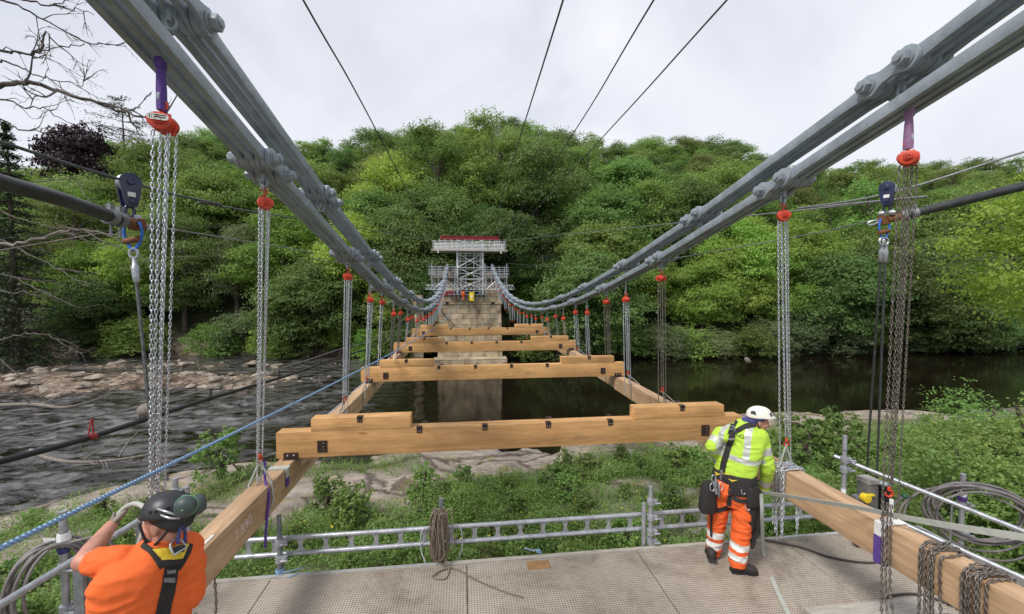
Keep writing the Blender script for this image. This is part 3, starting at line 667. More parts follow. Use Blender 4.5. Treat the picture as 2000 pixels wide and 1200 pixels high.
def bsec(u):
    for p, n in [(150, 'by the left rail post'), (330, 'behind the worker in orange'), (450, 'left of the near left beam'), (540, 'beside the chalk marked beam'), (640, 'behind the short scaffold post'), (740, 'right of the near left beam'), (830, 'left of the brown rope hank'), (900, 'behind the brown rope hank'), (1000, 'right of the brown rope hank'),
                 (1100, 'below the near transom'), (1220, 'left of the double rail post'), (1330, 'behind the double rail post'), (1420, 'left of the worker in lime'), (1540, 'behind the worker in lime'), (1650, 'behind the near right beam'), (1780, 'behind the winch'), (1900, 'behind the right cable coil')]:
        if u < p: return n
    return 'beyond the right cable coil'
grp = {}
for o, i, x, y in bd:
    u, v = pixel((x, y, gz(x, y) + .4)); d = 'near the platform' if y < 7.5 else ('midway down' if y < 10.5 else 'near the rocks')
    grp.setdefault((bl[i], bsec(u), d), []).append((u, o))
for (a, s_, d), os_ in grp.items():
    for k, (u, o) in enumerate(sorted(os_, key=lambda q: q[0])):
        tag(o, f'{a} {d}, {s_}' + ('' if len(os_) == 1 else ', ' + ('right one' if (len(os_) == 2 and k == 1) else ORD[min(k, 8)])), 'bush', GB)
# larger shrubs on the right
sp_ = make_tree('tall_shrub', 'low', 'bush', 3.2, 1.9, 1900, .080, 71, 'shrubs beyond the right rail', limbs=8, shell=.3)
for k, (x, y, s, lab) in enumerate([(9.8, 7.0, .90, 'big leafy shrub right behind the grey cable coil'), (12.8, 7.8, 1.08, 'big leafy shrub at the right edge above the cable coil'), (7.7, 8.4, .62, 'mid sized leafy shrub behind the winch'), (7.4, 6.4, .75, 'leafy shrub between winch and cable coil'), (15.9, 10.6, 1.0, 'tallest leafy shrub at the right edge by the river'), (10.0, 5.2, .85, 'leafy shrub close under the right platform edge')]):
    o = sp_ if k == 0 else copy_tree(sp_); o.location = (x, y, gz(x, y) - .15); o.scale = (s, s, s * random.uniform(.9, 1.1)); o.rotation_euler = (0, 0, k * 1.3); tag(o, lab, 'shrub')
# grass and low herbs: uncountable
rng = np.random.default_rng(5)
n = 110000; gx = rng.uniform(-20, 22, n); gy = rng.uniform(5, 23, n)
keep = (gx > -1.2 * gy - 1) & (gx < 1.45 * gy + 1); gx, gy = gx[keep], gy[keep]
dn = veg_density(gx, gy); keep = rng.uniform(0, 1, len(gx)) < dn * np.where(gy > 12, .75, 1); gx, gy = gx[keep], gy[keep]
gzz = height(gx, gy); n = len(gx)
a = rng.uniform(0, 2 * PI, n); hgt = rng.uniform(.10, .40, n) * np.clip((gy - 3) / 6, .4, 1) * (.5 + fbm(gx * .7, gy * .7, 3, 33)); wd = rng.uniform(.005, .011, n) * np.clip(gy / 9, .6, 1.6); ln = rng.normal(0, .45, (n, 2)) * hgt[:, None]
dx, dy = np.cos(a) * wd, np.sin(a) * wd
B0 = np.stack([gx - dx, gy - dy, gzz - .04], -1); B1 = np.stack([gx + dx, gy + dy, gzz - .04], -1)
T0 = np.stack([gx + ln[:, 0] + dx * .3, gy + ln[:, 1] + dy * .3, gzz + hgt], -1); T1 = np.stack([gx + ln[:, 0] - dx * .3, gy + ln[:, 1] - dy * .3, gzz + hgt], -1)
V1 = np.stack([B0, B1, T0, T1], 1).reshape(-1, 3); F1 = np.arange(4 * n).reshape(n, 4)
# herb leaves near the ground
m = 420000; hx = rng.uniform(-18, 20, m); hy = rng.uniform(4.8, 17, m); keep = (hx > -1.2 * hy - 1) & (hx < 1.45 * hy + 1); hx, hy = hx[keep], hy[keep]
keep = rng.uniform(0, 1, len(hx)) < veg_density(hx, hy) * (.45 + .55 * (fbm(hx * 1.1, hy * 1.1, 3, 40) > .46)); hx, hy = hx[keep], hy[keep]
hz = height(hx, hy) + rng.uniform(.02, 1.0, len(hx)) ** .7 * np.clip((fbm(hx * 1.0, hy * 1.0, 4, 44) - .30) * 1.7, .05, .8)
V2, F2 = leaves_np(np.stack([hx, hy, hz], -1), np.tile([0, 0, 1.0], (len(hx), 1)), .066, .6, .55, rng)
q = 200; fx_ = rng.uniform(-12, 12, 3 * q); fy_ = rng.uniform(5.5, 14, 3 * q); kk = rng.uniform(0, 1, 3 * q) < veg_density(fx_, fy_) * (fbm(fx_ * .4, fy_ * .4, 2, 50) > .5); fx_, fy_ = fx_[kk], fy_[kk]
V3, F3 = leaves_np(np.stack([fx_, fy_, height(fx_, fy_) + rng.uniform(.3, .5, len(fx_))], -1), np.tile([0, 0, 1.0], (len(fx_), 1)), .04, 1, .3, rng)
V = np.concatenate([V1, V2, V3]); Fq = np.concatenate([F1, F2 + len(V1), F3 + len(V1) + len(V2)]); mi = np.concatenate([np.zeros(len(F1)), np.ones(len(F2)), np.full(len(F3), 2)])
tag(npmesh('grass', V, Fq, [LM['grass'], LM['bush'], M['buttercup']], mi=mi), 'grass, herbs and buttercups growing over the near bank', 'grass', kind='stuff')

# stones in the river: one shingle mass and single boulders
M['stone'] = mat('river_stone', (.26, .215, .17), .85, 0, .8, 1.1, .5, 14)
def stone(mb, c, r, rd):
    b = MB(); b.ell((0, 0, 0), r, None, 9, 6); k = [rd.uniform(0, 9) for _ in range(3)]
    R = Matrix.Rotation(rd.uniform(0, 6.3), 3, 'Z')
    P = [Vector(c) + R @ (Vector(p) * (1 + .22 * math.sin(p[0] * 5 / r[0] + k[0]) * math.cos(p[1] * 4 / r[1] + k[1]))) for p in b.v]
    mb.add(P, b.f)
rd = random.Random(3); sm = MB()
for k in range(420):
    x = -rd.uniform(12, 62); c = 38.5 + (-x - 14) * .045 if rd.random() < .65 else 47.5 + (-x - 14) * .06
    y = c + rd.gauss(0, 2.6); s = .06 + .55 * rd.random() ** 4; z = gz(x, y)
    if z < WZ - .45: continue
    stone(sm, (x, y, max(z, WZ) + s * .1), (s * 1.5, s, s * .5), rd)
tag(sm.build('shingle', M['stone'], smooth=50), 'pale stones scattered over the shingle bars in the river', 'stones', kind='stuff')
# ------------------------------------------------------------------ bridge chains
XL, XR = -1.72, 3.22
def zA(y): return 2.10 + (.0068 if y < 20.5 else .0057) * (y - 20.5) ** 2
def zB(y, d=.30): return zA(y) + d - (d - .12) * max(0, min(1, (y - 40) / 6))
BAR_L = 2.29
def racetrack(rad, half, n=10):
    return [(half + rad * math.cos(-PI / 2 + PI * k / n), rad * math.sin(-PI / 2 + PI * k / n)) for k in range(n + 1)] + [(-half + rad * math.cos(PI / 2 + PI * k / n), rad * math.sin(PI / 2 + PI * k / n)) for k in range(n + 1)]
def dogbone(rad, half, waist, n=10):
    out = []
    for s in (1, -1):
        a0 = -2.3 if s > 0 else PI - 2.3
        for k in range(n + 1):
            a = a0 + 4.6 * k / n; out.append((s * half + rad * math.cos(a), rad * math.sin(a)))
        out.append((s * half * .25, s * waist)); out.append((-s * half * .25, s * waist))
    return out
def link_mesh():
    m = MB(); h = .044
    for x in (-.082, 0, .082):
        # eyebar: shank with round eyes, outline in (y,z)
        o = []
        L_ = BAR_L; r = .084
        for k in range(11):
            a = -2.45 + 4.9 * k / 10; o.append((L_ + r * math.cos(a), r * math.sin(a)))
        o += [(L_ - .20, h), (.20, h)]
        for k in range(11):
            a = PI - 2.45 + 4.9 * k / 10; o.append((r * math.cos(a), r * math.sin(a)))
        o += [(.20, -h), (L_ - .20, -h)]
        m.prism(o, (x, 0, 0), (0, 1, 0), (0, 0, 1), .044)
    ob = m.build('eyebar_link', M['steel'], bevel=.004, smooth=35); return ob
def coupling_mesh():
    m = MB()
    for x in (-.122, -.041, .041, .122): m.prism(dogbone(.088, .14, .048), (x, 0, 0), (0, 1, 0), (0, 0, 1), .030)
    return m.build('coupling_plate', M['steel'], bevel=.003, smooth=35)
def pin_mesh():
    m = MB(); m.cyl((-.17, 0, 0), (.17, 0, 0), .03, n=14)
    for s in (-1, 1):
        m.cyl((s * .137, 0, 0), (s * .149, 0, 0), .062, n=20); m.cyl((s * .149, 0, 0), (s * .198, 0, 0), .052, n=6); m.cyl((s * .198, 0, 0), (s * .214, 0, 0), .028, n=14)
    return m.build('pin', M['steel'], bevel=.004, smooth=35)
LK, CP, PN = link_mesh(), coupling_mesh(), pin_mesh()
first = {'l': 1, 'c': 1, 'p': 1}
def put(src, key, parent, loc, rot, sc=(1, 1, 1)):
    if first[key]: first[key] = 0; o = src
    else: o = src.copy(); COL.objects.link(o)
    o.parent = parent; o.location = loc; o.rotation_euler = rot; o.scale = sc; return o
def hangring():
    m = MB(); m.tube([(.028 * math.cos(a), 0, -.135 + .038 * math.sin(a)) for a in [2 * PI * k / 12 for k in range(12)]], .010, 7, closed=True); m.box((0, 0, -.085), (.022, .05, .09))
    return m
LUG = hangring().build('hanger_lug', M['steel'], smooth=50); first['g'] = 1
for side, xc in (('left', XL), ('right', XR)):
    for lay, zf, y0 in (('lower', zA, 3.83), ('upper', (lambda y, d=(.39 if side == 'left' else .26): zB(y, d)), 2.72)):
        root = thing('suspension_chain', f'grey eyebar bridge chain, {lay} one of the {side} pair', 'chain', (xc, y0, zf(y0)), 'bridge suspension chains')
        js = [y0 + 2.57 * k for k in range(-3, 17)]
        jp = [Vector((0, y - y0, zf(y) - zf(y0))) for y in js if y < 45.6]
        tang = []
        for i in range(len(jp)): t = jp[min(i + 1, len(jp) - 1)] - jp[max(i - 1, 0)]; tang.append(t.normalized())
        for i, p in enumerate(jp):
            ang = math.atan2(tang[i].z, tang[i].y)
            c = put(CP, 'c', root, p, (ang, 0, 0))
            for s in (-1, 1): put(PN, 'p', c, (0, s * .14, 0), (.3 * s, 0, 0))
            if i + 1 < len(jp):
                a = p + tang[i] * .14; b_ = jp[i + 1] - tang[i + 1] * .14
            else:
                a = p + tang[i] * .14; b_ = Vector((0, 46.3 - y0, 5.9 - zf(y0) + (.0 if lay == 'lower' else .12)))
            d = b_ - a; put(LK, 'l', root, a, (math.atan2(d.z, d.y), 0, 0), (1, d.length / BAR_L, 1))
        for p in jp: put(LUG, 'g', root, p, (0, 0, 0))

# ------------------------------------------------------------------ chain helper (real links)
def link_template(ln, wd, r, ns, nt_):
    V, Fq = [], []; half = (ln - wd) / 2; R = (wd - 2 * r) / 2 + r * .5
    R = wd / 2 - r
    path = []
    for k in range(ns):
        a = 2 * PI * k / ns + PI / ns; path.append((R * math.cos(a), (half if math.sin(a) > 0 else -half) + R * math.sin(a)))
    for i, (px_, py_) in enumerate(path):
        q = path[(i + 1) % ns]; p = path[i - 1]; t = Vector((q[0] - p[0], q[1] - p[1], 0)).normalized(); nrm = Vector((t.y, -t.x, 0))
        for j in range(nt_):
            b = 2 * PI * j / nt_; v = Vector((px_, py_, 0)) + nrm * (r * math.cos(b)) + Vector((0, 0, r * math.sin(b))); V.append(v)
    for i in range(ns):
        k = (i + 1) % ns
        for j in range(nt_): l = (j + 1) % nt_; Fq.append((i * nt_ + j, i * nt_ + l, k * nt_ + l, k * nt_ + j))
    return np.array([tuple(v) for v in V]), np.array(Fq)
TPL = {'hi': link_template(.046, .025, .0046, 10, 6), 'lo': link_template(.046, .027, .0054, 6, 4)}
def resample(pts, step):
    P = np.array([tuple(p) for p in pts]); d = np.r_[0, np.cumsum(np.linalg.norm(np.diff(P, axis=0), axis=1))]
    n = max(2, int(d[-1] / step)); s = np.linspace(0, d[-1], n)
    return np.stack([np.interp(s, d, P[:, k]) for k in range(3)], -1)
def chain_arrays(pts, q='hi', sc=1.0, phase=0.0):
    TV, TF = TPL[q]; C = resample(pts, .034 * sc); n = len(C); T = np.gradient(C, axis=0); T /= np.linalg.norm(T, axis=1, keepdims=True) + 1e-9
    ref = np.where(np.abs(T[:, 2:3]) > .9, np.array([[1.0, 0, 0]]), np.array([[0, 0, 1.0]])); U = np.cross(T, ref); U /= np.linalg.norm(U, axis=1, keepdims=True); W = np.cross(U, T)
    a = phase + PI / 4 + (np.arange(n) % 2) * PI / 2; ca, sa = np.cos(a)[:, None], np.sin(a)[:, None]; X_, Z_ = U * ca + W * sa, -U * sa + W * ca
    V = C[:, None, :] + sc * (TV[None, :, 0:1] * X_[:, None, :] + TV[None, :, 1:2] * T[:, None, :] + TV[None, :, 2:3] * Z_[:, None, :])
    Fq = TF[None] + (np.arange(n) * len(TV))[:, None, None]
    return V.reshape(-1, 3), Fq.reshape(-1, 4)
def chain_part(name, strands, mat_, parent, q='hi', sc=1.0, base=(0, 0, 0)):
    Vs, Fs, k = [], [], 0
    for i, st in enumerate(strands):
        V, Fq = chain_arrays(st, q, sc, i * .7); Vs.append(V); Fs.append(Fq + k); k += len(V)
    return npmesh(name, np.concatenate(Vs) - np.array(base)[None], np.concatenate(Fs), mat_, parent, smooth=True)

# ------------------------------------------------------------------ chain hoists
def hook_mb(z0, s=1.0, up=True):
    """open hook, throat upwards when up"""
    m = MB(); k = 1 if up else -1
    arc = [(s * .030 * math.cos(a), 0, k * s * (.030 * math.sin(a) + .060)) for a in [(-PI / 2) + 2 * PI * .80 * i / 14 for i in range(15)]]
    m.tube([(p[0], 0, z0 + p[2]) for p in arc], [s * (.013 - .006 * i / 14) for i in range(15)], 8); m.cyl((0, 0, z0), (0, 0, z0 + k * s * .035), s * .013, n=8)
    return m
def hoist_cover():
    m = MB()
    o = [(.082 * math.cos(a) * (1.0 if math.sin(a) > -.2 else .93), .070 * math.sin(a) * (1.0 if math.sin(a) < .55 else .86)) for a in [2 * PI * k / 24 for k in range(24)]]
    m.prism(o, (0, -.040, 0), (1, 0, 0), (0, 0, 1), .075)
    m.cyl((0, -.078, 0), (0, -.090, 0), .036, n=20); m.cyl((0, -.090, 0), (0, -.094, 0), .018, n=16)
    return m
def wheel_cover():
    m = MB(); m.cyl((.022, .030, .0), (.022, .078, .0), .066, n=22); m.cyl((.022, .078, 0), (.022, .086, 0), .028, n=16); m.box((.022, .05, -.045), (.09, .04, .05))
    return m
def frame_plate():
    m = MB(); m.box((0, .014, .01), (.10, .028, .135)); m.cyl((-.035, .014, -.055), (.035, .014, -.055), .012, n=8)
    return m
HP = {}; HS = .76
ORDW = ['nearest', 'second', 'third', 'fourth', 'fifth', 'sixth', 'seventh', 'eighth', 'ninth', 'tenth', 'eleventh', 'twelfth', 'thirteenth', 'fourteenth', 'fifteenth', 'sixteenth', 'seventeenth', 'eighteenth', 'nineteenth', 'twentieth',
        'twenty-first', 'twenty-second', 'twenty-third', 'twenty-fourth', 'twenty-fifth', 'twenty-sixth', 'twenty-seventh', 'twenty-eighth', 'twenty-ninth', 'thirtieth', 'thirty-first', 'thirty-second', 'thirty-third', 'thirty-fourth', 'thirty-fifth']
def hoist(pos, yaw, low, label, chain='zinc', q='hi', nload=2, hand=1.2, slack=.35, rodtop=None):
    pos = Vector(pos); root = thing('chain_hoist', label, 'hoist', pos, 'red chain hoists hanging from the bridge chains')
    if not HP:
        HP['cover'] = hoist_cover().build('gear_cover', M['red'], bevel=.012, smooth=50); HP['wheel'] = wheel_cover().build('hand_wheel_cover', M['red'], bevel=.006, smooth=50)
        HP['frame'] = frame_plate().build('frame_plate', M['red'], bevel=.004, smooth=50); HP['hook'] = hook_mb(.075).build('top_hook', M['red'], smooth=60)
        HP['low'] = hook_mb(-.02, .9, False).build('bottom_hook', M['red'], smooth=60)
        new = True
    else: new = False
    for k in ('cover', 'wheel', 'frame', 'hook'):
        o = HP[k] if new else HP[k].copy()
        if not new: COL.objects.link(o)
        o.parent = root; o.location = (0, 0, .018); o.scale = (HS, HS, HS); o.rotation_euler = (0, 0, yaw)
    o = HP['low'] if new else HP['low'].copy()
    if not new: COL.objects.link(o)
    o.parent = root; o.location = Vector(low) - pos + Vector((0, 0, .06)); o.rotation_euler = (0, 0, yaw + .6)
    R = Matrix.Rotation(yaw, 3, 'Z'); low = Vector(low); rd = random.Random(int(abs(pos.y * 977 + pos.x * 31)))
    load = []
    for i in range(nload):
        a = pos + R @ Vector((-.014 + .038 * i / max(1, nload - 1), .01, -.045)); b_ = low + Vector((-.010 + .036 * i / max(1, nload - 1), 0, .07)); load.append([a, (a + b_) / 2 + Vector((rd.gauss(0, .004), 0, 0)), b_])
    hz = low.z + (pos.z - low.z) * (1 - hand) if hand < 1 else low.z - (hand - 1)
    a = pos + R @ Vector((.004, .042, -.04)); b_ = pos + R @ Vector((.052, .042, -.04)); mdx = (low.x - pos.x); mdy = (low.y - pos.y)
    f_ = (pos.z - hz) / (pos.z - low.z); c1 = Vector((a.x + mdx * f_ * .95 - .004, a.y + mdy * f_ * .9, hz + .12)); c2 = Vector((b_.x + mdx * f_ * .95 - .012, b_.y + mdy * f_ * .9, hz + .12))
    hnd = catmull([a, a * .5 + c1 * .5, c1, (c1 + c2) / 2 - Vector((0, 0, .09)), c2, b_ * .5 + c2 * .5, b_], 5)
    if q == 'tube':
        m = MB()
        for st in load: m.tube(st, .0085, 5)
        m.build('load_chain', M[chain], root); m2 = MB(); m2.tube(hnd, .006, 4); m2.build('hand_chain', M[chain], root)
    else:
        # slack end of the load chain hanging beside
        sa = pos + R @ Vector((-.042, -.01, -.045)); sb = low + Vector((-.045, .02, -slack)); load.append([sa, (sa * .5 + sb * .5), sb])
        chain_part('load_chain', load, M[chain], root, q, .86, pos); chain_part('hand_chain', [hnd], M[chain], root, q, .70, pos)
    if rodtop is not None:
        m = MB(); m.cyl(pos + Vector((0, 0, .175)), Vector(rodtop), .016, n=8); m.tube([pos + Vector((.024 * math.cos(t), 0, .150 + .03 * math.sin(t))) for t in [2 * PI * k / 10 for k in range(10)]], .008, 6, closed=True); m.build('hanger_rod', M['galvdark'], root, smooth=50)
    else:
        m = MB(); m.tube([pos + Vector((0, .026 * math.cos(t), .160 + .034 * math.sin(t))) for t in [2 * PI * k / 12 for k in range(12)]], .009, 6, closed=True); m.build('shackle', M['galv'], root, smooth=50)
    return root
JA = [3.83 + 2.57 * k for k in range(16)]; JB = [7.86 + 2.57 * k for k in range(14)]
HOIST = sorted([(y, 'A') for y in JA] + [(y, 'B') for y in JB])
for side, xc, xb in (('left', XL, -2.0), ('right', XR, 3.49)):
    for i, (y, lay) in enumerate(HOIST):
        if y > 43: continue
        zb = zB(y, .39 if side == 'left' else .26); z = (zA(y) - .33) if lay == 'A' else (zA(y) + .30 - .74)
        n = i + 1; xq = xb if y < 5 else xc + .35 * (xb - xc)
        lw = Vector((xq, y + ((.42 if side == 'left' else .20) if y < 4 else .1), 1.27 if y < 17.5 else 1.1))
        if z - lw.z < .5: lw.z = z - .5
        ch = 'zinc'
        if y > 18: lw = Vector((xc, y, z - random.uniform(.7, 1.1)))
        if (side == 'right' and n in (1, 2, 4)) or (side == 'left' and n in (5, 6, 8)) : ch = 'rustchain' if n != 1 else 'zinc'
        hoist((xc, y, z), math.atan2(-xc, y) + random.uniform(-.6, .6), lw, f'{ORDW[n]} red chain hoist from the camera along the {side} chains' , ch, 'hi' if y < 7 else ('lo' if y < 12 else 'tube'), 2, 1.25 if y < 17 else .7, .45 if y < 12 else .2,
              None if lay == 'A' else (xc, y, zb - .14))
nl = hoist((XL + .0, 2.62, 3.86), .30, (-1.98, 2.82, 1.27), 'big red chain hoist on purple sling, nearest on the left', 'zinc', 'hi', 2, 1.25, .35)
pl = MB(); pl.box((0, 0, 0), (.112, .004, .040)); R35 = Matrix.Rotation(.30, 3, 'Z')
def onhoist(p): return Vector((XL, 2.62, 3.878)) + R35 @ (Vector(p) * HS)
m = MB(); m.prism(racetrack(.017, .033, 6), onhoist((0, -.0965, .012)), R35 @ Vector((1, 0, 0)), (0, 0, 1), .004); wp = m.build('name_plate', M['white'], nl)
m = MB()
for a, b_, c, d in [(-.022, .052, .020, .028), (-.022, .05, .004, .012)]: m.box(onhoist(((a + b_) / 2, -.0996, (c + d) / 2)), ((b_ - a) * HS, .001, (d - c) * HS), R35)
m.box(onhoist((-.046, -.0996, .012)), (.004, .001, .020), R35); m.box(onhoist((-.033, -.0996, .012)), (.0015, .001, .026), R35); m.build('plate_print', M['black'], wp)
hoist((XR, 2.66, 3.86), -.85, (3.50, 2.95, 1.25), 'red chain hoist on faded sling, nearest on the right', 'rustchain', 'hi', 2, 1.25, .55)
# webbing slings over the lower chain bars for the two nearest hoists
def sling(x, y, ztop, zbot, label, mt):
    m = MB(); w = .020
    m.loft([((x, y, zbot + (ztop - zbot) * f), (w * (.75 + .25 * math.sin(PI * f)), 0, 0), (0, .020 + .012 * (1 - f), 0)) for f in (0, .2, .5, .8, 1)], 12, power=4)
    m.box((x, y, ztop + .05), (.034, .05, .12)); m.cyl((x - .1, y, ztop + .125), (x + .1, y, ztop + .125), .016, n=8)
    o = m.build('lifting_sling', mt, smooth=40, loc=(x, y, zbot)); tag(o, label, 'sling', 'webbing slings'); return o
sling(XL, 2.62, zA(2.62) - .08, 3.945, 'purple webbing sling over the left chain above the big hoist', M['purple'])
sling(XR, 2.66, zA(2.66) - .08, 3.945, 'faded mauve webbing sling over the right chain above the hoist', mat('faded_webbing', (.30, .17, .30), .85, 0, .2, 30, .3, 200))

# ------------------------------------------------------------------ timber deck frame
TRY = [(4.90, 1.00), (8.80, 1.03), (12.83, 1.06), (17.03, 1.13)]
X0, X1 = -2.13, 3.60
bxs = [ay(607, 830, 4.9).x, ay(802, 830, 4.9).x, ay(1240, 810, 4.9).x, ay(1414, 800, 4.9).x]
def clip_bracket(mb, bt, x, y, z):
    """angle cleat screwed to the front top edge"""
    mb.box((x, y - .004, z - .028), (.060, .008, .062)); mb.box((x, y + .018, z + .0052), (.066, .066, .008))
    for s in (-.013, .013): bt.cyl((x + s, y - .008, z - .036), (x + s, y - .013, z - .036), .0055, n=6)
names = ['nearest timber transom, in front of the river bank', 'second timber transom from the camera', 'third timber transom from the camera', 'farthest timber transom, in front of the stone pier']
for (y, z), lab in zip(TRY, names):
    root = thing('timber_transom', lab + ', with raised end blocks and brackets', 'beam', ((X0 + X1) / 2, y, z), 'timber transoms')
    m = MB(); m.box(((X0 + X1) / 2, y + .085, z + .15), (X1 - X0, .17, .30)); m.build('main_beam', M['timX'], root, bevel=.006, smooth=30)
    for a, b_ in ((bxs[0], bxs[1]), (bxs[2], bxs[3])):
        m = MB(); m.box(((a + b_) / 2, y + .083, z + .3755), (b_ - a, .17, .149)); m.build('raised_block', M['timX'], root, bevel=.006, smooth=30)
    zt = z + .30
    for px_, zz in [(703, zt + .15), (819, zt), (947, zt), (1071, zt), (1192, zt), (1332, zt + .15)]:
        x = ay(px_, 840, 4.9).x; mb, bt = MB(), MB(); clip_bracket(mb, bt, x, y, zz); clip = mb.build('angle_cleat', M['bracket'], root); bt.build('bolt', M['bolt'], clip)
        mb = MB(); mb.box((x + .05, y + .177, zz - .03), (.06, .012, .066)); mb.box((x + .05, y + .20, zz + .005), (.066, .06, .008)); mb.build('angle_cleat', M['bracket'], root)
    for s, xe in ((1, X0), (-1, X1)):
        mb, bt = MB(), MB(); xx = xe + s * .16; mb.box((xx, y - .004, z + .035), (.155, .008, .066)); mb.box((xx, y - .03, z + .001), (.155, .05, .008))
        for k in (-.035, .035): bt.cyl((xx + k, y - .008, z + .04), (xx + k, y - .014, z + .04), .011, n=6)
        pl = mb.build('foot_bracket', M['bracket'], root); bt.build('bolt', M['bolt'], pl)
        mb, bt = MB(), MB(); xx = xe + s * .505; mb.box((xx, y - .004, z + .125), (.108, .008, .135))
        for k in (-.04, .0, .04): bt.cyl((xx + .015, y - .008, z + .125 + k), (xx + .015, y - .013, z + .125 + k), .006, n=6)
        pl = mb.build('side_bracket', M['bracket'], root); bt.build('bolt', M['bolt'], pl)
def long_beam(x, y0, y1, z, lab, slots=None, w=.18):
    root = thing('timber_side_beam', lab, 'beam', (x, y0, z), 'timber side beams')
    segs = [(y0, y1)]
    if slots: segs = [(y0, slots[0]), (slots[1], y1)]
    m = MB()
    for a, b_ in segs: m.box((x, (a + b_) / 2, z + .15), (w, b_ - a, .30))
    if slots:
        a, b_ = slots; m.box((x, (a + b_) / 2, z + .15), (w - .08, b_ - a - .001, .299))
        for s in (-1, 1):
            xx = x + s * (w / 2 - .021)
            for k in range(7): m.box((xx, (a + b_) / 2, z + .014 + k * .0453), (.04, b_ - a, .022 if 0 < k < 6 else .028))
            nb = 8
            for k in range(nb + 1):
                wv_ = .022 if k not in (0, nb // 2, nb) else .07
                m.box((xx - s * .002, a + (b_ - a) * k / nb, z + .15), (.036, wv_, .298))
    m.build('beam', M['timY'], root, bevel=0 if slots else .006, smooth=30); return root
Lb = long_beam(-2.0, 2.62, 5.02, .7, 'near left timber side beam with white chalk writing')
Rb = long_beam(3.49, .9, 5.02, .7, 'near right timber side beam with chains heaped over it')
for k, (a, b_, z) in enumerate([(5.03, 8.9, .71), (8.91, 12.95, .74), (12.96, 17.1, .79)]):
    for side, x in (('left', -2.0), ('right', 3.49)):
        long_beam(x, a, b_, z, f'{side} timber side beam between the {["nearest and second", "second and third", "third and farthest"][k]} transoms', (a + 1.05, a + 2.15) if k < 2 else None)
# chalk writing on the near left beam
def text_mesh(body, name, mt, size, parent, Mx, extrude=.0008, font_shear=0.0):
    cu = bpy.data.curves.new(name, 'FONT'); cu.body = body; cu.size = size; cu.extrude = extrude; cu.align_x = 'CENTER'; cu.align_y = 'CENTER'; cu.shear = font_shear
    t = bpy.data.objects.new(name, cu); COL.objects.link(t); dg = bpy.context.evaluated_depsgraph_get(); me = bpy.data.meshes.new_from_object(t.evaluated_get(dg)); bpy.data.objects.remove(t)
    me.materials.clear(); me.materials.append(mt); o = bpy.data.objects.new(name, me); COL.objects.link(o); o.parent = parent; o.matrix_local = Mx; return o
def strokes(mb, glyphs, o, u, v, s, r=.0025):
    for pl_ in glyphs: mb.tube([Vector(o) + Vector(u) * (a * s) + Vector(v) * (b_ * s) for a, b_ in pl_], r, 4)
G7 = [[(0, 1), (.55, 1.02), (.35, .5), (.25, 0)]]; G8 = [[(.3 + .22 * math.sin(t) * (1 if abs(t - PI) < 9 else 1), .5 + .5 * math.sin(2 * t) * 0 + .5 * math.cos(t)) for t in [0]]]
G8 = [[(.3 + .20 * math.cos(t), .75 + .24 * math.sin(t)) for t in [2 * PI * k / 12 for k in range(13)]], [(.3 + .24 * math.cos(t), .27 + .26 * math.sin(t)) for t in [2 * PI * k / 12 for k in range(13)]]]
G9 = [[(.3 + .22 * math.cos(t), .75 + .24 * math.sin(t)) for t in [2 * PI * k / 12 for k in range(13)]], [(.52, .75), (.48, .3), (.40, 0)]]
G0 = [[(.28 + .25 * math.cos(t), .5 + .5 * math.sin(t)) for t in [2 * PI * k / 14 for k in range(15)]]]
m = MB(); pos_ = 0
wo = Vector((-1.9085, 3.62, .80)); wu = Vector((0, 1, .10)); wvv = Vector((0, -.12, 1))
for g, adv in ((G7, .75), ([[(.05, .5), (.12, .5)]], .35), (G8, .75), (G9, .75), (G0, .7)):
    strokes(m, g, wo + wu * (pos_ * .085), wu, wvv, .085, .0022); pos_ += adv
m.build('chalk_writing', M['white'], Lb)
m = MB(); m.box((-1.955, 3.32, 1.0015), (.018, .16, .003)); m.build('white_mark', M['white'], Lb)

# slings and shackles round the side beams below each near hoist
def tri_sling(x, y, z, lab, mt, h=.24, w=.20, thick=.02, xa=None):
    m = MB()
    for s in (-1, 1):
        m.tube([(x if xa is None else xa, y, z + h), (x + s * w * .46, y + s * .02, z + .02), (x + s * (w / 2 + .01), y + s * .02, z - .15), (x + s * w * .4, y, z - .315), (x, y, z - .318)], thick * .5, 6)
    return tag(m.build('beam_sling', mt, smooth=60, loc=(x, y, z)), lab, 'sling', 'slings round the side beams')
k = 0
for side, xb in (('left', -2.0), ('right', 3.49)):
    for i, (y, lay) in enumerate(HOIST):
        if y > 17: continue
        zt = 1.0 if y < 8.8 else 1.04 if y < 13 else 1.09
        yy = y + ((.42 if side == 'left' else .20) if y < 4 else .1)
        if any(abs(yy - (t[0] + .085)) < .14 for t in TRY): continue
        tri_sling(xb, yy, zt, f'sling round the {side} side beam under the {ORDW[i + 1]} {side} hoist', M['zinc'] if i % 3 else M['strapgrey'], xa=xb if y < 5 else (XL if side == 'left' else XR) + .35 * (xb - (XL if side == 'left' else XR)))
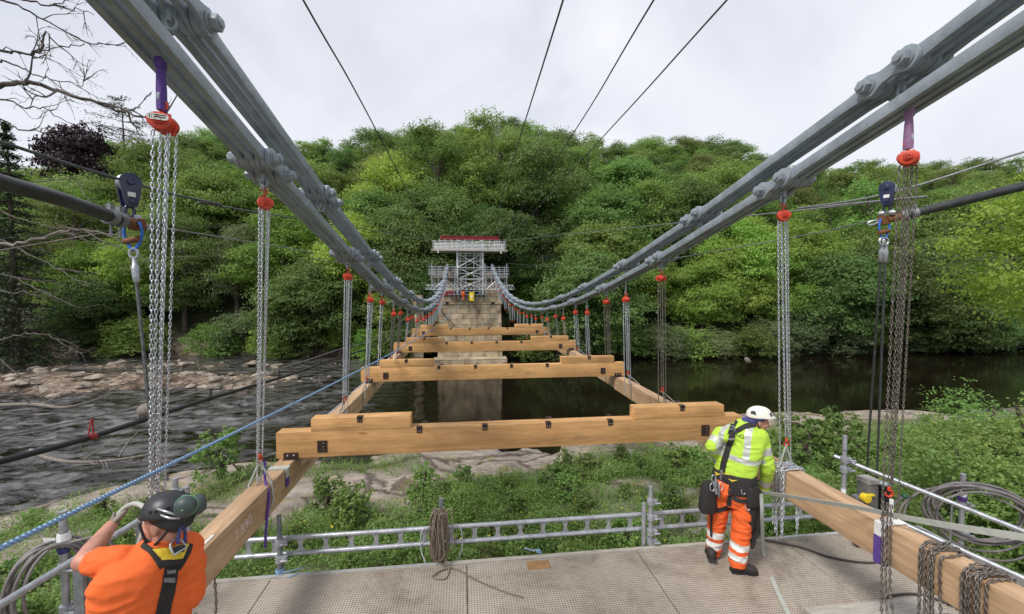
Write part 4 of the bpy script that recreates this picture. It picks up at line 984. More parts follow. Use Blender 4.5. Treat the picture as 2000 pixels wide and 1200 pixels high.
for x, y, lab, c in ((-2.0, 2.85, 'sling round the near left beam behind the worker in orange', 'white'), (3.49, 2.92, 'white and purple sling round the near right beam', 'white')):
    m = MB(); hw = .105
    m.prism([(-hw, .315), (hw, .315), (hw, -.012), (hw - .004, -.012), (hw - .004, .308), (-hw + .004, .308), (-hw + .004, -.012), (-hw, -.012)], (x, y, .7), (1, 0, 0), (0, 0, 1), .085, mi=0)
    m.prism([(-hw - .004, .20), (-hw - .004, -.03), (hw + .004, -.03), (hw + .004, .2), (hw, .2), (hw, -.026), (-hw, -.026), (-hw, .2)], (x, y, .7), (1, 0, 0), (0, 0, 1), .083, mi=1)
    m.tube([(x, y, 1.02), (x, y, 1.2)], .014, 8, mi=0)
    tag(m.build('lifting_sling', [M[c], M['purple']], loc=(x, y, .7)), lab, 'sling', 'webbing slings')
# purple ratchet sling hanging down the near left beam below its hook
m = MB(); m.tube(catmull([(-1.985, 4.32, 1.22), (-1.96, 4.26, 1.05), (-1.90, 4.20, .93), (-1.895, 4.15, .75), (-1.90, 4.12, .58), (-1.90, 4.11, .45)], 6), .013, 8); m.box((-1.98, 4.62, 1.010), (.20, .075, .016), None, 1); m.box((-1.897, 4.62, .96), (.010, .07, .10), None, 1); m.box((-1.897, 4.62, .86), (.009, .066, .098), None, 0)
tag(m.build('lifting_sling', [M['purple'], M['strapgrey']], smooth=50, loc=(-1.9, 4.2, .7)), 'purple sling hanging down the side of the chalk marked beam', 'sling', 'webbing slings')

# chains heaped over the right beam
def heap(x, y, z, n, wy, lab, mt, drop=.45, top=True, seed=1):
    rd = random.Random(seed); root = thing('chain_heap', lab, 'chain', (x, y, z)); st = []
    for i in range(n):
        yy = y + wy * (i / max(1, n - 1) - .5) + rd.gauss(0, .008); e = x - .105 - .012 * (i % 3); f = x + .105
        zt = z + .012 + .010 * (i % 3)
        a = [(e + rd.gauss(0, .01), yy - .01, z - .3 - drop * rd.uniform(.3, 1)), (e, yy, z - .15), (e + .004, yy, z - .01), (e + .04, yy + rd.gauss(0, .01), zt), (x, yy + rd.gauss(0, .012), zt + .004), (f - .03, yy, zt), (f + .012, yy, z - .02), (f + .014, yy, z - .25 - .2 * rd.random())]
        st.append(catmull(a, 5))
    chain_part('links', st, mt, root, 'lo', .9, (x, y, z)); return root
heap(3.49, 3.98, 1.0, 9, .16, 'silver chain bundle heaped over the right beam beside the worker in lime', M['zinc'], .5, seed=2)
heap(3.49, 2.55, 1.0, 7, .13, 'brown chain heap over the right beam beside the purple sling', M['rustchain'], .4, seed=3)
heap(3.49, 2.29, 1.0, 8, .13, 'brown chain heap on the right beam nearest the camera', M['rustchain'], .45, seed=4)
st = [catmull([(3.37, 2.82 + .03 * i, 1.2), (3.372, 2.82 + .03 * i, .9), (3.36, 2.80 + .03 * i, .55 - .12 * i), (3.35, 2.76 + .02 * i, .35 - .1 * i)], 5) for i in range(3)]
root = thing('chain_heap', 'brown loose chain ends hanging inside the right beam by the purple sling', 'chain', (3.37, 2.82, .9)); chain_part('links', st, M['rustchain'], root, 'lo', .9, (3.37, 2.82, .9))
root = thing('chain_heap', 'silver chain tail hanging below the right beam, right of the worker', 'chain', (3.60, 4.0, .6)); chain_part('links', [catmull([(3.6, 4.02, 1.0), (3.605, 4.0, .6), (3.6, 3.98, .25)], 6), catmull([(3.42, 3.8, .72), (3.44, 3.8, .45), (3.46, 3.8, .75)], 6)], M['zinc'], root, 'lo', .9, (3.6, 4.0, .6))
root = thing('chain_heap', 'dark chain end hanging below the near left beam onto the platform', 'chain', (-1.9, 3.35, .6)); chain_part('links', [catmull([(-1.93, 3.36, .72), (-1.92, 3.34, .4), (-1.97, 3.22, .12), (-2.0, 3.05, .02)], 6)], M['rustchain'], root, 'lo', .9, (-1.9, 3.35, .6))
# ------------------------------------------------------------------ far pier, scaffolding
bm_, nt, b = new_mat('pier_masonry'); L = nt.links
tc = N(nt, 'ShaderNodeTexCoord'); sx = N(nt, 'ShaderNodeSeparateXYZ'); L.new(tc.outputs['Object'], sx.inputs[0])
sm_ = N(nt, 'ShaderNodeMath', operation='ADD'); L.new(sx.outputs[0], sm_.inputs[0]); L.new(sx.outputs[1], sm_.inputs[1])
cb_ = N(nt, 'ShaderNodeCombineXYZ'); L.new(sm_.outputs[0], cb_.inputs[0]); L.new(sx.outputs[2], cb_.inputs[1])
br = N(nt, 'ShaderNodeTexBrick', i_Scale=1.0, i_Mortar_Size=.022, i_Bias=0.0); br.inputs['Brick Width'].default_value = 1.5; br.inputs['Row Height'].default_value = .62
br.inputs['Color1'].default_value = (.54, .44, .30, 1); br.inputs['Color2'].default_value = (.40, .32, .21, 1); br.inputs['Mortar'].default_value = (.16, .13, .10, 1); L.new(cb_.outputs[0], br.inputs['Vector'])
ns = N(nt, 'ShaderNodeTexNoise', i_Scale=.8, i_Detail=8, i_Roughness=.7); L.new(tc.outputs['Object'], ns.inputs['Vector'])
mx = N(nt, 'ShaderNodeMix', data_type='RGBA', blend_type='MULTIPLY'); mx.inputs[0].default_value = .9; L.new(br.outputs['Color'], mx.inputs[6]); L.new(ramp(nt, ns.outputs['Fac'], [(.36, (.33, .30, .26)), (.60, (1, 1, 1))]), mx.inputs[7])
L.new(mx.outputs[2], b.inputs['Base Color']); b.inputs['Roughness'].default_value = .9
bp = N(nt, 'ShaderNodeBump', i_Strength=.6, i_Distance=.05); L.new(br.outputs['Fac'], bp.inputs['Height']); bp.invert = True; L.new(bp.outputs[0], b.inputs['Normal'])
M['masonry'] = bm_
M['roofstone'] = mat('stone_roof', (.20, .17, .13), .9, 0, .4, 6, .5, 12)
M['dark'] = mat('hole_shade', (.02, .018, .016), .9)
PX0, PX1, TY = -2.72, 4.20, 46.0
pier = thing('bridge_pier', 'tall beige stone pier under the scaffold tower at the far end of the bridge', 'pier', (.74, TY, WZ))
def pbox(z0, z1, ex, ey, nm, mt=None):
    m = MB(); m.box(((PX0 + PX1) / 2, TY + 2.0, (z0 + z1) / 2), (PX1 - PX0 + 2 * ex, 4.0 + 2 * ey, z1 - z0)); m.build(nm, mt or M['masonry'], pier, bevel=.05)
m = MB(); cx_ = (PX0 + PX1) / 2; hw = (PX1 - PX0) / 2
m.loft([((cx_, TY + 2, z), (hw + e, 0, 0), (0, 2.0 + e, 0)) for z, e in ((-7, .32), (-3.9, .25), (-3.88, .08), (1.62, 0.0))], 4)  # replaced below by a square shaft
m.v = []; m.f = []; m.m = []; m.n = 0
def shaft(z0, z1, e0, e1):
    P = [(cx_ + sx_ * (hw + e), TY + 2 + sy_ * (2.0 + e), z) for z, e in ((z0, e0), (z1, e1)) for sx_, sy_ in ((-1, -1), (1, -1), (1, 1), (-1, 1))]
    m.add(P, [(3, 2, 1, 0), (4, 5, 6, 7), (0, 1, 5, 4), (1, 2, 6, 5), (2, 3, 7, 6), (3, 0, 4, 7)])
shaft(-7.5, 1.60, .22, .0); m.build('shaft', M['masonry'], pier)
pbox(1.601, 1.98, .12, .12, 'string_course'); pbox(1.981, 2.6, .0, .0, 'upper_shaft')
m = MB(); m.box((cx_, TY - .7, -4.75), (hw * 2 + 1.1, 1.8, .9)); m.build('footing', M['masonry'], pier, bevel=.05)
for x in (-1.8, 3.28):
    m = MB(); m.box((x, TY - .05, 1.75), (.36, .22, .34)); m.build('hole_shade_block', M['dark'], pier)  # solid dark block, its colour painting the shade inside a square hole
for s in (-1, 1):
    m = MB(); xx = cx_ + s * (hw - .95); m.box((xx, TY + 2.0, 3.0), (1.5 if s > 0 else 1.5, 3.4, .8)); m.build('saddle_block', M['masonry'], pier, bevel=.04)
    m = MB(); m.box((xx, TY + 2.0, 4.35), (1.2, 2.6, 1.88)); m.build('tower_stub', M['masonry'], pier, bevel=.04)
# stained centre panel outline and drooping cable on the pier face
m = MB()
for sp in (-1, 1):
    m.tube(catmull([(cx_ + sp * 3.4, TY - .16, 1.2), (cx_ + sp * 2.2, TY - .18, -.6), (cx_ + sp * 1.5, TY - .2, -2.1)], 5), .022, 5)
m.tube(catmull([(cx_ - 3.3, TY - .16, 1.1), (cx_ - 1.6, TY - .2, -.75), (cx_ + .3, TY - .2, -1.05), (cx_ + 1.9, TY - .2, -.2), (cx_ + 3.3, TY - .16, 1.3)], 6), .03, 5)
tag(m.build('slack_cable', M['wire'], loc=(cx_, TY, 0)), 'dark slack cables drooping across the face of the far stone pier', 'cable')
# approach wall on the left of the pier
m = MB(); m.prism([(0, -7), (0, 2.6), (8, 2.9), (8, -7)], (-4.9, TY + 1.2, 0), (-.35, .93, 0), (0, 0, 1), .8)
tag(m.build('abutment_wall', M['masonry'], loc=(-4.9, TY, -2)), 'stone abutment wall running back from the left of the far pier', 'wall')

scf = thing('scaffold_tower', 'galvanised scaffold tower with railed platforms on the far stone pier', 'scaffold', (.74, TY + 1, 3))
R_ = .045
def tubes(name, segs, mt='galv', r=R_, n=6, parent=scf):
    m = MB()
    for a, b_ in segs: m.cyl(a, b_, r, n=n)
    return m.build(name, M[mt], parent, smooth=50)
M['palealu'] = mat('pale_aluminium', (.62, .63, .64), .5, .2, .12, 5)
for x in (-.65, 2.18):
    for y in (TY + .4, TY + 1.9):
        m = MB(); 
        m.box((x, y, 5.5), (.20 if y < TY + 1 else .12, .16, 5.8)); m.build('tower_leg', M['palealu'], scf)
tubes('ledger', [((-3.3 if z < 5 else -.8, TY + y, z), (4.8 if z < 5 else 2.3, TY + y, z)) for z in (3.05, 3.95, 4.45, 5.05, 5.7, 6.4, 7.0) for y in (.15, 1.6)], 'galv', .032)
tubes('inner_standard', [((x, TY + y, 2.7), (x, TY + y, 7.5)) for x in (-.35, .3, 1.2, 1.9) for y in (.2, 1.5)], 'galv', .03)
[tubes('outer_standard', [((x, TY + 1.2, 2.7), (x, TY + 1.2, 6.0))], 'galv', .035) for x in (-3.2, -2.6, -2.1, -1.2, 2.7, 3.6, 4.1, 4.7)]
for z0, z1 in ((3.3, 4.4), (4.4, 5.7), (5.7, 7.3)):
    a, b_ = (-.65, TY + .3), (2.18, TY + .3)
    tubes('cross_brace', [((a[0], a[1], z0), (b_[0], b_[1], z1)), ((a[0], a[1] + .1, z1), (b_[0], b_[1] + .1, z0)), ((a[0], a[1], z1), (b_[0], b_[1], z1))], 'palealu', .05)
for y in (TY + 1.9,):
    tubes('rear_brace', [((-.65, y, z), (2.18, y, z + 1.2)) for z in (3.2, 4.4, 5.6)] + [((-.65, y, z), (2.18, y, z)) for z in (4.4, 5.6, 6.8)], 'palealu', .045)
m = MB(); 
for z in np.arange(3.3, 7.6, .28): m.cyl((1.55, TY + 1.0, z), (1.95, TY + 1.0, z), .02, n=5)
for x in (1.55, 1.95): m.cyl((x, TY + 1.0, 3), (x, TY + 1.0, 8.4), .028, n=6)
m.build('ladder', M['galv'], scf)
# top platform
m = MB(); m.box((.74, TY + 1.1, 7.60), (8.4, 2.6, .16)); m.build('top_deck', M['plank'], scf)
m = MB()
for x in (-2.75, 4.2): m.box((x, TY - .1, 7.40), (.14, .2, .26))
m.build('deck_bracket', M['palealu'], scf)
xsr = [-3.1, -2.55, -2.0, -1.3, -.65, .2, 1.0, 2.18, 2.95, 3.5, 3.75, 4.05, 4.55]
for y, nm in ((TY - .15, 'front'), (TY + 2.3, 'rear')):
    for x in xsr: tubes('rail_post', [((x, y, 7.5), (x, y, 8.78 if x not in (-3.1, 4.55) else 8.6))], 'palealu', .035)
    tubes('guard_rail', [((-3.35, y - .04, z), (4.75, y - .04, z)) for z in (7.78, 7.95, 8.10, 8.25, 8.42, 8.58)], 'palealu', .032)
tubes('panel_brace', [((-.6, TY - .1, 7.8), (2.1, TY - .1, 8.7)), ((-.6, TY - .1, 8.7), (2.1, TY - .1, 7.8))], 'palealu', .04)
# mid platforms beside the chains
for s, xa, xb_ in ((-1, -3.55, -.75), (1, 2.3, 5.0)):
    m = MB(); m.box(((xa + xb_) / 2, TY + .9, 4.62), (xb_ - xa, 1.9, .12)); m.box(((xa + xb_) / 2, TY - .06, 4.74), (xb_ - xa, .03, .20)); m.build('mid_deck', M['plank'], scf)
    xp = [xa + .12, xa + .85, (xa + xb_) / 2 + .35, xb_ - .15]
    for x in xp: tubes('standard', [((x, TY - .12, 3.1), (x, TY - .12, 5.95 + .25 * math.sin(x * 3)))], 'galv', .05)
    for x in (xp[0], xp[3]): tubes('standard', [((x, TY + 1.9, 3.1), (x, TY + 1.9, 5.9))], 'galv', .05)
    tubes('guard_rail', [((xa - .3, TY - .17, z), (xb_ + .1, TY - .17, z)) for z in (4.9, 5.05, 5.25, 5.45, 5.72)], 'galv', .035)
    tubes('diagonal_brace', [((xa + .2, TY - .2, 3.2), ((xa + xb_) / 2 + .3, TY - .2, 4.5)), ((xb_ - .1, TY - .2, 3.3), ((xa + xb_) / 2 + .2, TY - .2, 4.5))], 'galv', .04)
    m = MB(); m.box((xb_ - 1.05 if s < 0 else xa + 1.05, TY + .2, 5.25), (.5, .3, .8)); m.build('timber_packing', M['timX'], scf)
for x in (-.95, -.25, 1.75, 2.55): tubes('lower_standard', [((x, TY - .1, 2.6), (x, TY - .1, 4.6))], 'galv', .045)
# lattice truss across the front
m = MB(); y = TY - .45
for z in (3.28, 3.74): m.box((.74, y, z), (9.7, .07, .06))
for k in range(22):
    x = -4.0 + k * .44; m.bar((x, y, 3.30), (x + .22, y, 3.72), .05, .04); m.bar((x + .22, y, 3.72), (x + .44, y, 3.30), .05, .04)
tag(m.build('lattice_truss', M['palealu'], loc=(.74, y, 3.5)), 'pale lattice truss laid across the front of the far tower', 'truss')
m = MB(); y = TY + .6; z = 9.06
m.box((.76, y, z + .165), (6.6, .30, .045)); m.box((.76, y, z - .165), (6.6, .30, .045)); m.box((.76, y, z), (6.598, .06, .286))
for x in (-2.3, -1.2, 0, 1.4, 2.6, 3.8): m.box((x, y - .09, z), (.03, .12, .284))
tag(m.build('steel_beam', M['beamred'], loc=(.76, y, z)), 'dark red steel girder on top of the far scaffold tower', 'girder')
m = MB(); m.loft([((.93, TY - .6, 2.0), (.26, 0, 0), (0, .20, 0)), ((.93, TY - .6, 2.75), (.28, 0, 0), (0, .22, 0)), ((.93, TY - .6, 2.9), (.26, 0, 0), (0, .2, 0))], 16, power=4)
yb = thing('plastic_bin', 'yellow bin hanging before the stone pier under the truss', 'bin', (.93, TY - .6, 2.0)); m.build('body', M['yellowplastic'], yb, smooth=40)
m = MB(); m.box((.93, TY - .6, 2.94), (.58, .46, .07)); m.build('lid', M['yellowplastic'], yb, bevel=.02); m = MB(); m.box((.93, TY - .825, 2.45), (.2, .012, .3)); m.build('label_patch', M['white'], yb)
m = MB(); m.ell((-.02, TY - .6, 2.75), (.2, .2, .34)); m.cyl((-.02, TY - .6, 2.1), (-.02, TY - .6, 2.45), .12, n=10)
tag(m.build('marker_buoy', mat('orange_plastic', (.8, .12, .02), .5), smooth=60, loc=(-.02, TY - .6, 2.6)), 'orange buoy hanging beside the yellow bin on the pier', 'buoy')
m = MB(); m.box((-1.75, TY + .2, 2.84), (1.35, .8, .46)); o = m.build('storage_box', M['beamred'], bevel=.05, loc=(-1.75, TY, 2.6)); tag(o, 'low red box on the far pier beside the left chain', 'box')
m = MB(); m.box((.45, TY - .2, 2.72), (4.2, .9, .1));
for x in np.arange(-1.5, 2.6, .5): m.box((x, TY - .62, 2.42), (.05, .05, .55))
tag(m.build('work_cradle', M['galvdark'], loc=(.45, TY, 2.6)), 'grey work cradle across the top of the far stone pier', 'cradle')
# toll house behind the left of the tower
th_ = thing('toll_house', 'low stone house with a hipped stone roof left of the far tower', 'house', (-6.2, 53.5, 2))
m = MB(); m.box((-6.0, 53.6, 2.4), (5.0, 4, 4.6)); m.build('wall', M['masonry'], th_)
m = MB(); P = [(-8.9, 51.3, 4.75), (-3.1, 51.3, 4.75), (-3.1, 55.9, 4.75), (-8.9, 55.9, 4.75), (-6.9, 53.6, 6.5), (-5.1, 53.6, 6.5)]
m.add(P, [(0, 1, 5, 4), (1, 2, 5), (2, 3, 4, 5), (3, 0, 4), (3, 2, 1, 0)]); rf = m.build('roof', M['roofstone'], th_)
m = MB(); m.box((-7.3, 53.6, 6.5), (.7, .6, 1.3)); m.build('chimney', M['masonry'], rf)
# parked car and pole on the far road
cx2, cy2 = 12.6, 62.0; cz2 = gz(cx2, cy2) + .9
m = MB(); m.box((cx2, cy2 + 1, cz2 - .35), (6.5, 3.4, .7)); tag(m.build('road', mat('road_tarmac', (.06, .06, .06), .9), loc=(cx2, cy2, cz2 - .3)), kind='structure')
car = thing('parked_car', 'dark parked car half hidden by trees right of the far tower', 'car', (cx2, cy2, cz2))
m = MB(); m.loft([((cx2, cy2 - .2 + d, cz2 + .62), (.86 * s, 0, 0), (0, 0, .30 * h)) for d, s, h in ((-.3, .8, .7), (-.1, 1, 1), (3.6, 1, 1), (3.8, .8, .7))], 16, power=5); m.build('body', M['navy'], car, smooth=50)
m = MB(); m.loft([((cx2, cy2 + .3 + d, cz2 + 1.12), (.70 * s, 0, 0), (0, 0, .27 * h)) for d, s, h in ((0, .95, .9), (.3, 1, 1), (2.2, .95, 1), (2.7, .85, .6))], 16, power=4); m.build('cabin', M['black'], car, smooth=50)
for x in (-.78, .78):
    for d in (.4, 3.0):
        m = MB(); m.cyl((cx2 + x - .1, cy2 + d, cz2 + .31), (cx2 + x + .1, cy2 + d, cz2 + .31), .31, n=16); m.build('wheel', M['black'], car, smooth=40)
m = MB(); m.cyl((cx2 - .7, cy2 - 1.2, cz2 - .5), (cx2 - .7, cy2 - 1.2, cz2 + 4.4), .05, n=6); tag(m.build('white_pole', M['white'], loc=(cx2 - .7, cy2 - 1.2, cz2)), 'thin white pole standing by the parked car on the far bank', 'pole')

# ------------------------------------------------------------------ overhead wires
def cable(pts, r, mt, label, n=6, name='wire_rope', cat='cable', group=None, k=14):
    m = MB(); P = catmull(pts, k); m.tube(P, r, n); o = m.build(name, M[mt], smooth=60, loc=tuple(P[len(P) // 2])); return tag(o, label, cat, group)
T1, T2, T3 = (-2.9, 46.2, 8.5), (3.3, 46.2, 9.3), (4.2, 46.2, 8.7)
def sagged(a, b_, s, n=10): 
    a, b_ = Vector(a), Vector(b_); return [a.lerp(b_, i / n) + Vector((0, 0, -4 * s * (i / n) * (1 - i / n))) for i in range(n + 1)]
for (p0, y0, p1, y1, T, lab) in [((592, 0), 5.0, (735, 255), 8.8, T1, 'overhead wire rope, leftmost of the four against the sky'), ((1100, 0), 5.0, (985, 370), 15, T2, 'overhead wire rope, second from left of the four'), ((1277, 0), 5.0, (1110, 275), 10.5, (4.0, 46.2, 9.2), 'overhead wire rope, third from left of the four'), ((1420, 0), 5.0, (1180, 265), 10, T3, 'overhead wire rope, rightmost of the four')]:
    a = ay(*p0, y0); b_ = ay(*p1, y1); c = Vector(T); a0 = a + (a - b_) * 1.6
    cable([a0, a, b_, b_.lerp(c, .45) + Vector((0, 0, -.25)), c], .013, 'wire', lab, 6, group='overhead wire ropes')
# side carrier ropes with pulley blocks
LPu = ay(252, 372, 3.35); RPu = ay(1733, 378, 3.75)
cable([ay(-900, -10, 1.5), ay(-200, 215, 2.2), ay(0, 277, 2.7), ay(232, 350, 3.3), ay(420, 397, 4.6), ay(640, 437, 9), (-2.7, 46, 8.6)], .0105, 'wire', 'carrier wire rope running through the left pulley block', 8)
cable([ay(3000, 10, 2.0), ay(2200, 245, 2.9), ay(2000, 297, 3.15), ay(1735, 378, 3.75), ay(1560, 407, 4.9), ay(1400, 428, 7.2), (4.3, 46, 8.7)], .0105, 'wirepale', 'carrier wire rope running through the right pulley block', 8)
cable([ay(288, 441, 3.35), ay(440, 465, 4.6), ay(600, 492, 7.5), ay(700, 515, 14), (-3.0, 46, 6.0)], .007, 'wirepale', 'thin stay wire from the left dark pipe to the far tower', 6)
cable([ay(1695, 433, 3.7), ay(1560, 462, 4.8), ay(1330, 503, 8), ay(1200, 527, 15), (4.9, 46, 6.2)], .007, 'wirepale', 'thin stay wire from the right dark pipe to the far tower', 6)
cable([(3.9, 46.5, 8.0), ay(1040, 540, 50), ay(1110, 550, 53), ay(1180, 545, 55)], .02, 'wire', 'wire drooping through the trees right of the far tower', 5)
cable([(-2.9, 46.5, 8.3), ay(700, 440, 38), ay(300, 448, 30), ay(-60, 470, 26)], .012, 'wire', 'faint wire crossing the wood behind the left chains', 5)
cable(sagged(ay(-30, 1086, 1.75), (.1, 46, 2.6), .72, 14), .012, 'bluerope', 'blue rope stretched from the lower left to the far pier', 8, 'rope', 'rope', k=6)
# conduit slung under a wire on the left
cw_ = [ay(-60, 868, 3.7), ay(0, 853, 4.0), ay(180, 815, 4.9), ay(390, 765, 6.5), ay(640, 690, 12), ay(770, 640, 24), (-3.2, 46, 3.2)]
cc_ = [ay(-60, 917, 3.7), ay(0, 902, 4.0), ay(180, 853, 4.9), ay(390, 785, 6.5), ay(640, 706, 12), ay(770, 650, 24), (-3.2, 46.1, 3.0)]
cable(cw_, .010, 'wirepale', 'pale catenary wire above the black conduit on the left', 6)
cable(cc_, .030, 'black', 'black conduit slung below a wire over the river', 8, 'conduit', 'conduit')
k_ = 0
for t, c in ((.335, 'rust'), (.44, 'black'), (.52, 'black'), (.60, 'black'), (.66, 'black')):
    A, B = catmull(cw_, 14), catmull(cc_, 14); i = int(t * (len(A) - 1)); a, b_ = A[i], B[i]; m = MB(); dd = (A[i + 1] - A[i - 1]).normalized()
    m.tube([a, b_ - dd * .05], .008, 5); m.tube([a, b_ + dd * .02], .008, 5); m.cyl(b_ - dd * .05, b_ + dd * .03, .036, n=8)
    tag(m.build('cable_hanger', M['beamred' if c == 'rust' else 'black'], loc=tuple(a)), f'{["first, red", "second", "third", "fourth", "fifth"][k_]} V shaped tie from the left holding the black conduit', 'cable tie', 'conduit ties'); k_ += 1
# dark pipes
def pipe(a, b_, lab, s):
    a, b_ = Vector(a), Vector(b_); d = (b_ - a).normalized(); root = thing('dark_pipe', lab, 'pipe', tuple(b_)); L_ = (b_ - a).length
    m = MB(); m.tube([a, a.lerp(b_, .35) + Vector((0, 0, .02)), a.lerp(b_, .7) + Vector((0, 0, .025)), b_ - d * .13], .043, 14); m.build('tube', M['darkpipe'], root, smooth=50)
    m = MB(); m.cyl(b_ - d * .22, b_ - d * .17, .052, n=14); m.cyl(b_ - d * .14, b_ - d * .09, .052, n=14)
    for q in (.195, .115):
        m.box(b_ - d * q + Vector((0, 0, .065)), (.03, .03, .05)); m.tube([b_ - d * q, b_ - d * q + Vector((0, 0, -.13))], .007, 6)
    m.build('clamp', M['galvdark'], root, smooth=40)
    m = MB(); m.cyl(b_ - d * .09, b_ + d * .02, .038, n=12); m.box(b_ + d * .05, (.085, .07, .085)); m.build('end_fitting', M['rust'], root, bevel=.006, smooth=40)
    m = MB(); e = b_ + d * .09; u = d; m.tube([e + u * (.05 + .045 * math.cos(t)) + Vector((0, 0, .02 * math.sin(t))) for t in [2 * PI * k / 12 for k in range(12)]], .010, 7, closed=True); m.build('shackle', M['galv'], root, smooth=50)
    return root
pipe(ay(-700, 170, 1.5), ay(258, 436, 3.35), 'thick dark pipe slung from the left pulley block', -1)
pipe(ay(2900, 165, 2.1), ay(1738, 428, 3.75), 'thick dark pipe slung from the right pulley block', 1)
def pulley(c, lab, yaw, low):
    c = Vector(c); root = thing('pulley_block', lab, 'pulley', c, 'blue pulley blocks'); R = Matrix.Rotation(yaw, 3, 'Z')
    u, v, w_ = R @ Vector((1, 0, 0)), Vector((0, 0, 1)), R @ Vector((0, 1, 0))
    out = [(.066 * math.cos(a), .055 + .066 * math.sin(a)) for a in [PI * (-.08 + 1.16 * k / 14) for k in range(15)]] + [(-.040, -.10), (-.030, -.125), (.030, -.125), (.040, -.10)]
    for s in (-1, 1):
        m = MB(); m.prism(out, c + w_ * (s * .036), u, v, .012); m.cyl(c + w_ * (s * .040) + v * .055, c + w_ * (s * .056) + v * .055, .024, n=8); m.cyl(c + w_ * (s * .040) - v * .085, c + w_ * (s * .054) - v * .085, .018, n=6); m.build('side_plate', M['navy'], root, bevel=.003, smooth=40)
    m = MB(); m.tube([c + v * .055 + w_ * z for z in (-.028, -.014, .014, .028)], [.066, .054, .054, .066], 24); m.build('sheave', M['galv'], root, smooth=30)
    m = MB(); m.box(c - w_ * .0435 - v * .035, (.045, .002, .032), R); m.build('name_plate', M['white'], root)
    m = MB(); m.tube([c - v * .12 + u * (.026 * math.cos(t)) + v * (-.035 + .045 * math.sin(t)) for t in [2 * PI * k / 12 for k in range(12)]], .012, 8, closed=True); m.build('swivel_eye', M['navy'], root, smooth=50)
    m = MB(); z = c - v * .20; m.cyl(z - u * .060, z - u * .018, .028, n=12); m.cyl(z + u * .018, z + u * .060, .028, n=12); m.cyl(z - u * .07, z + u * .07, .012, n=8); m.build('shackle_pin', M['galv'], root, bevel=.003, smooth=40)
    return root
pulley(LPu, 'navy blue pulley block riding the wire on the left', .95, None); pulley(RPu, 'navy blue pulley block riding the wire on the right', -1.0, None)
def drop_rope(top, socks, lab, strapcol='bluestrap'):
    top = Vector(top); root = thing('hoist_rope', lab, 'rope', top, 'wire ropes hanging from the pulley blocks')
    m = MB(); m.tube(catmull([top + Vector((-.045, 0, .09)), top + Vector((-.06, 0, .0)), top + Vector((-.02, 0, -.10)), top + Vector((.02, 0, -.10)), top + Vector((.06, 0, 0)), top + Vector((.045, 0, .09))], 5), .010, 7); m.build('blue_strap', M[strapcol], root, smooth=60)
    m = MB(); m.cyl(top + Vector((-.06, 0, -.055)), top + Vector((.05, 0, -.03)), .022, n=10); m.build('rusty_pin', M['rust'], root, smooth=50)
    for (dx, end) in socks:
        a = top + Vector((dx, 0, -.14)); e = Vector(end); d = (e - a).normalized(); m = MB()
        m.tube([a + Vector((.030 * math.cos(t), 0, .036 * math.sin(t))) for t in [2 * PI * k / 12 for k in range(12)]], .010, 7, closed=True)
        m.tube([a + d * .03, a + d * .09, a + d * .10, a + d * .21, a + d * .22], [.012, .018, .026, .021, .012], 10); m.build('rope_socket', M['galv'], root, smooth=45)
        m = MB(); m.tube([a + d * .2, e], .0115, 8); m.build('rope', M['wire'], root, smooth=60)
    return root
drop_rope(ay(260, 458, 3.35), [(0, ay(310, 985, 3.15))], 'thick wire rope hanging from the left pulley block to the corner post')
drop_rope(ay(1727, 445, 3.75), [(-.022, (az(1692, 935, .55))), (.022, (az(1712, 950, .55)))], 'pair of wire ropes dropping from the right pulley block to the winch')

# ------------------------------------------------------------------ work platform
gm_, nt, b = new_mat('deck_grating'); L = nt.links
tc = N(nt, 'ShaderNodeTexCoord'); sx = N(nt, 'ShaderNodeSeparateXYZ'); L.new(tc.outputs['Object'], sx.inputs[0])
def tri(out, freq):
    a = N(nt, 'ShaderNodeMath', operation='MULTIPLY'); a.inputs[1].default_value = freq; L.new(out, a.inputs[0]); f = N(nt, 'ShaderNodeMath', operation='FRACT'); L.new(a.outputs[0], f.inputs[0])
    s = N(nt, 'ShaderNodeMath', operation='SUBTRACT'); L.new(f.outputs[0], s.inputs[0]); s.inputs[1].default_value = .5; q = N(nt, 'ShaderNodeMath', operation='ABSOLUTE'); L.new(s.outputs[0], q.inputs[0]); return q.outputs[0]
mxx = N(nt, 'ShaderNodeMath', operation='MAXIMUM'); L.new(tri(sx.outputs[0], 38), mxx.inputs[0]); L.new(tri(sx.outputs[1], 38), mxx.inputs[1])   # 0 in hole centre, .5 on the bar
ns = N(nt, 'ShaderNodeTexNoise', i_Scale=1.1, i_Detail=9, i_Roughness=.72); L.new(tc.outputs['Object'], ns.inputs['Vector'])
ns2 = N(nt, 'ShaderNodeTexNoise', i_Scale=14, i_Detail=5); L.new(tc.outputs['Object'], ns2.inputs['Vector'])
barc = ramp(nt, ns.outputs['Fac'], [(.26, (.22, .185, .15)), (.40, (.38, .335, .28)), (.7, (.50, .455, .39))])
holec = ramp(nt, ns2.outputs['Fac'], [(.3, (.16, .13, .10)), (.7, (.27, .225, .175))])
hm_ = N(nt, 'ShaderNodeMix', data_type='RGBA'); L.new(ramp(nt, mxx.outputs[0], [(.27, (0, 0, 0)), (.37, (1, 1, 1))]), hm_.inputs[0]); L.new(holec, hm_.inputs[6]); L.new(barc, hm_.inputs[7])
ns3 = N(nt, 'ShaderNodeTexNoise', i_Scale=.75, i_Detail=10, i_Roughness=.78, i_Distortion=.6); L.new(tc.outputs['Object'], ns3.inputs['Vector'])
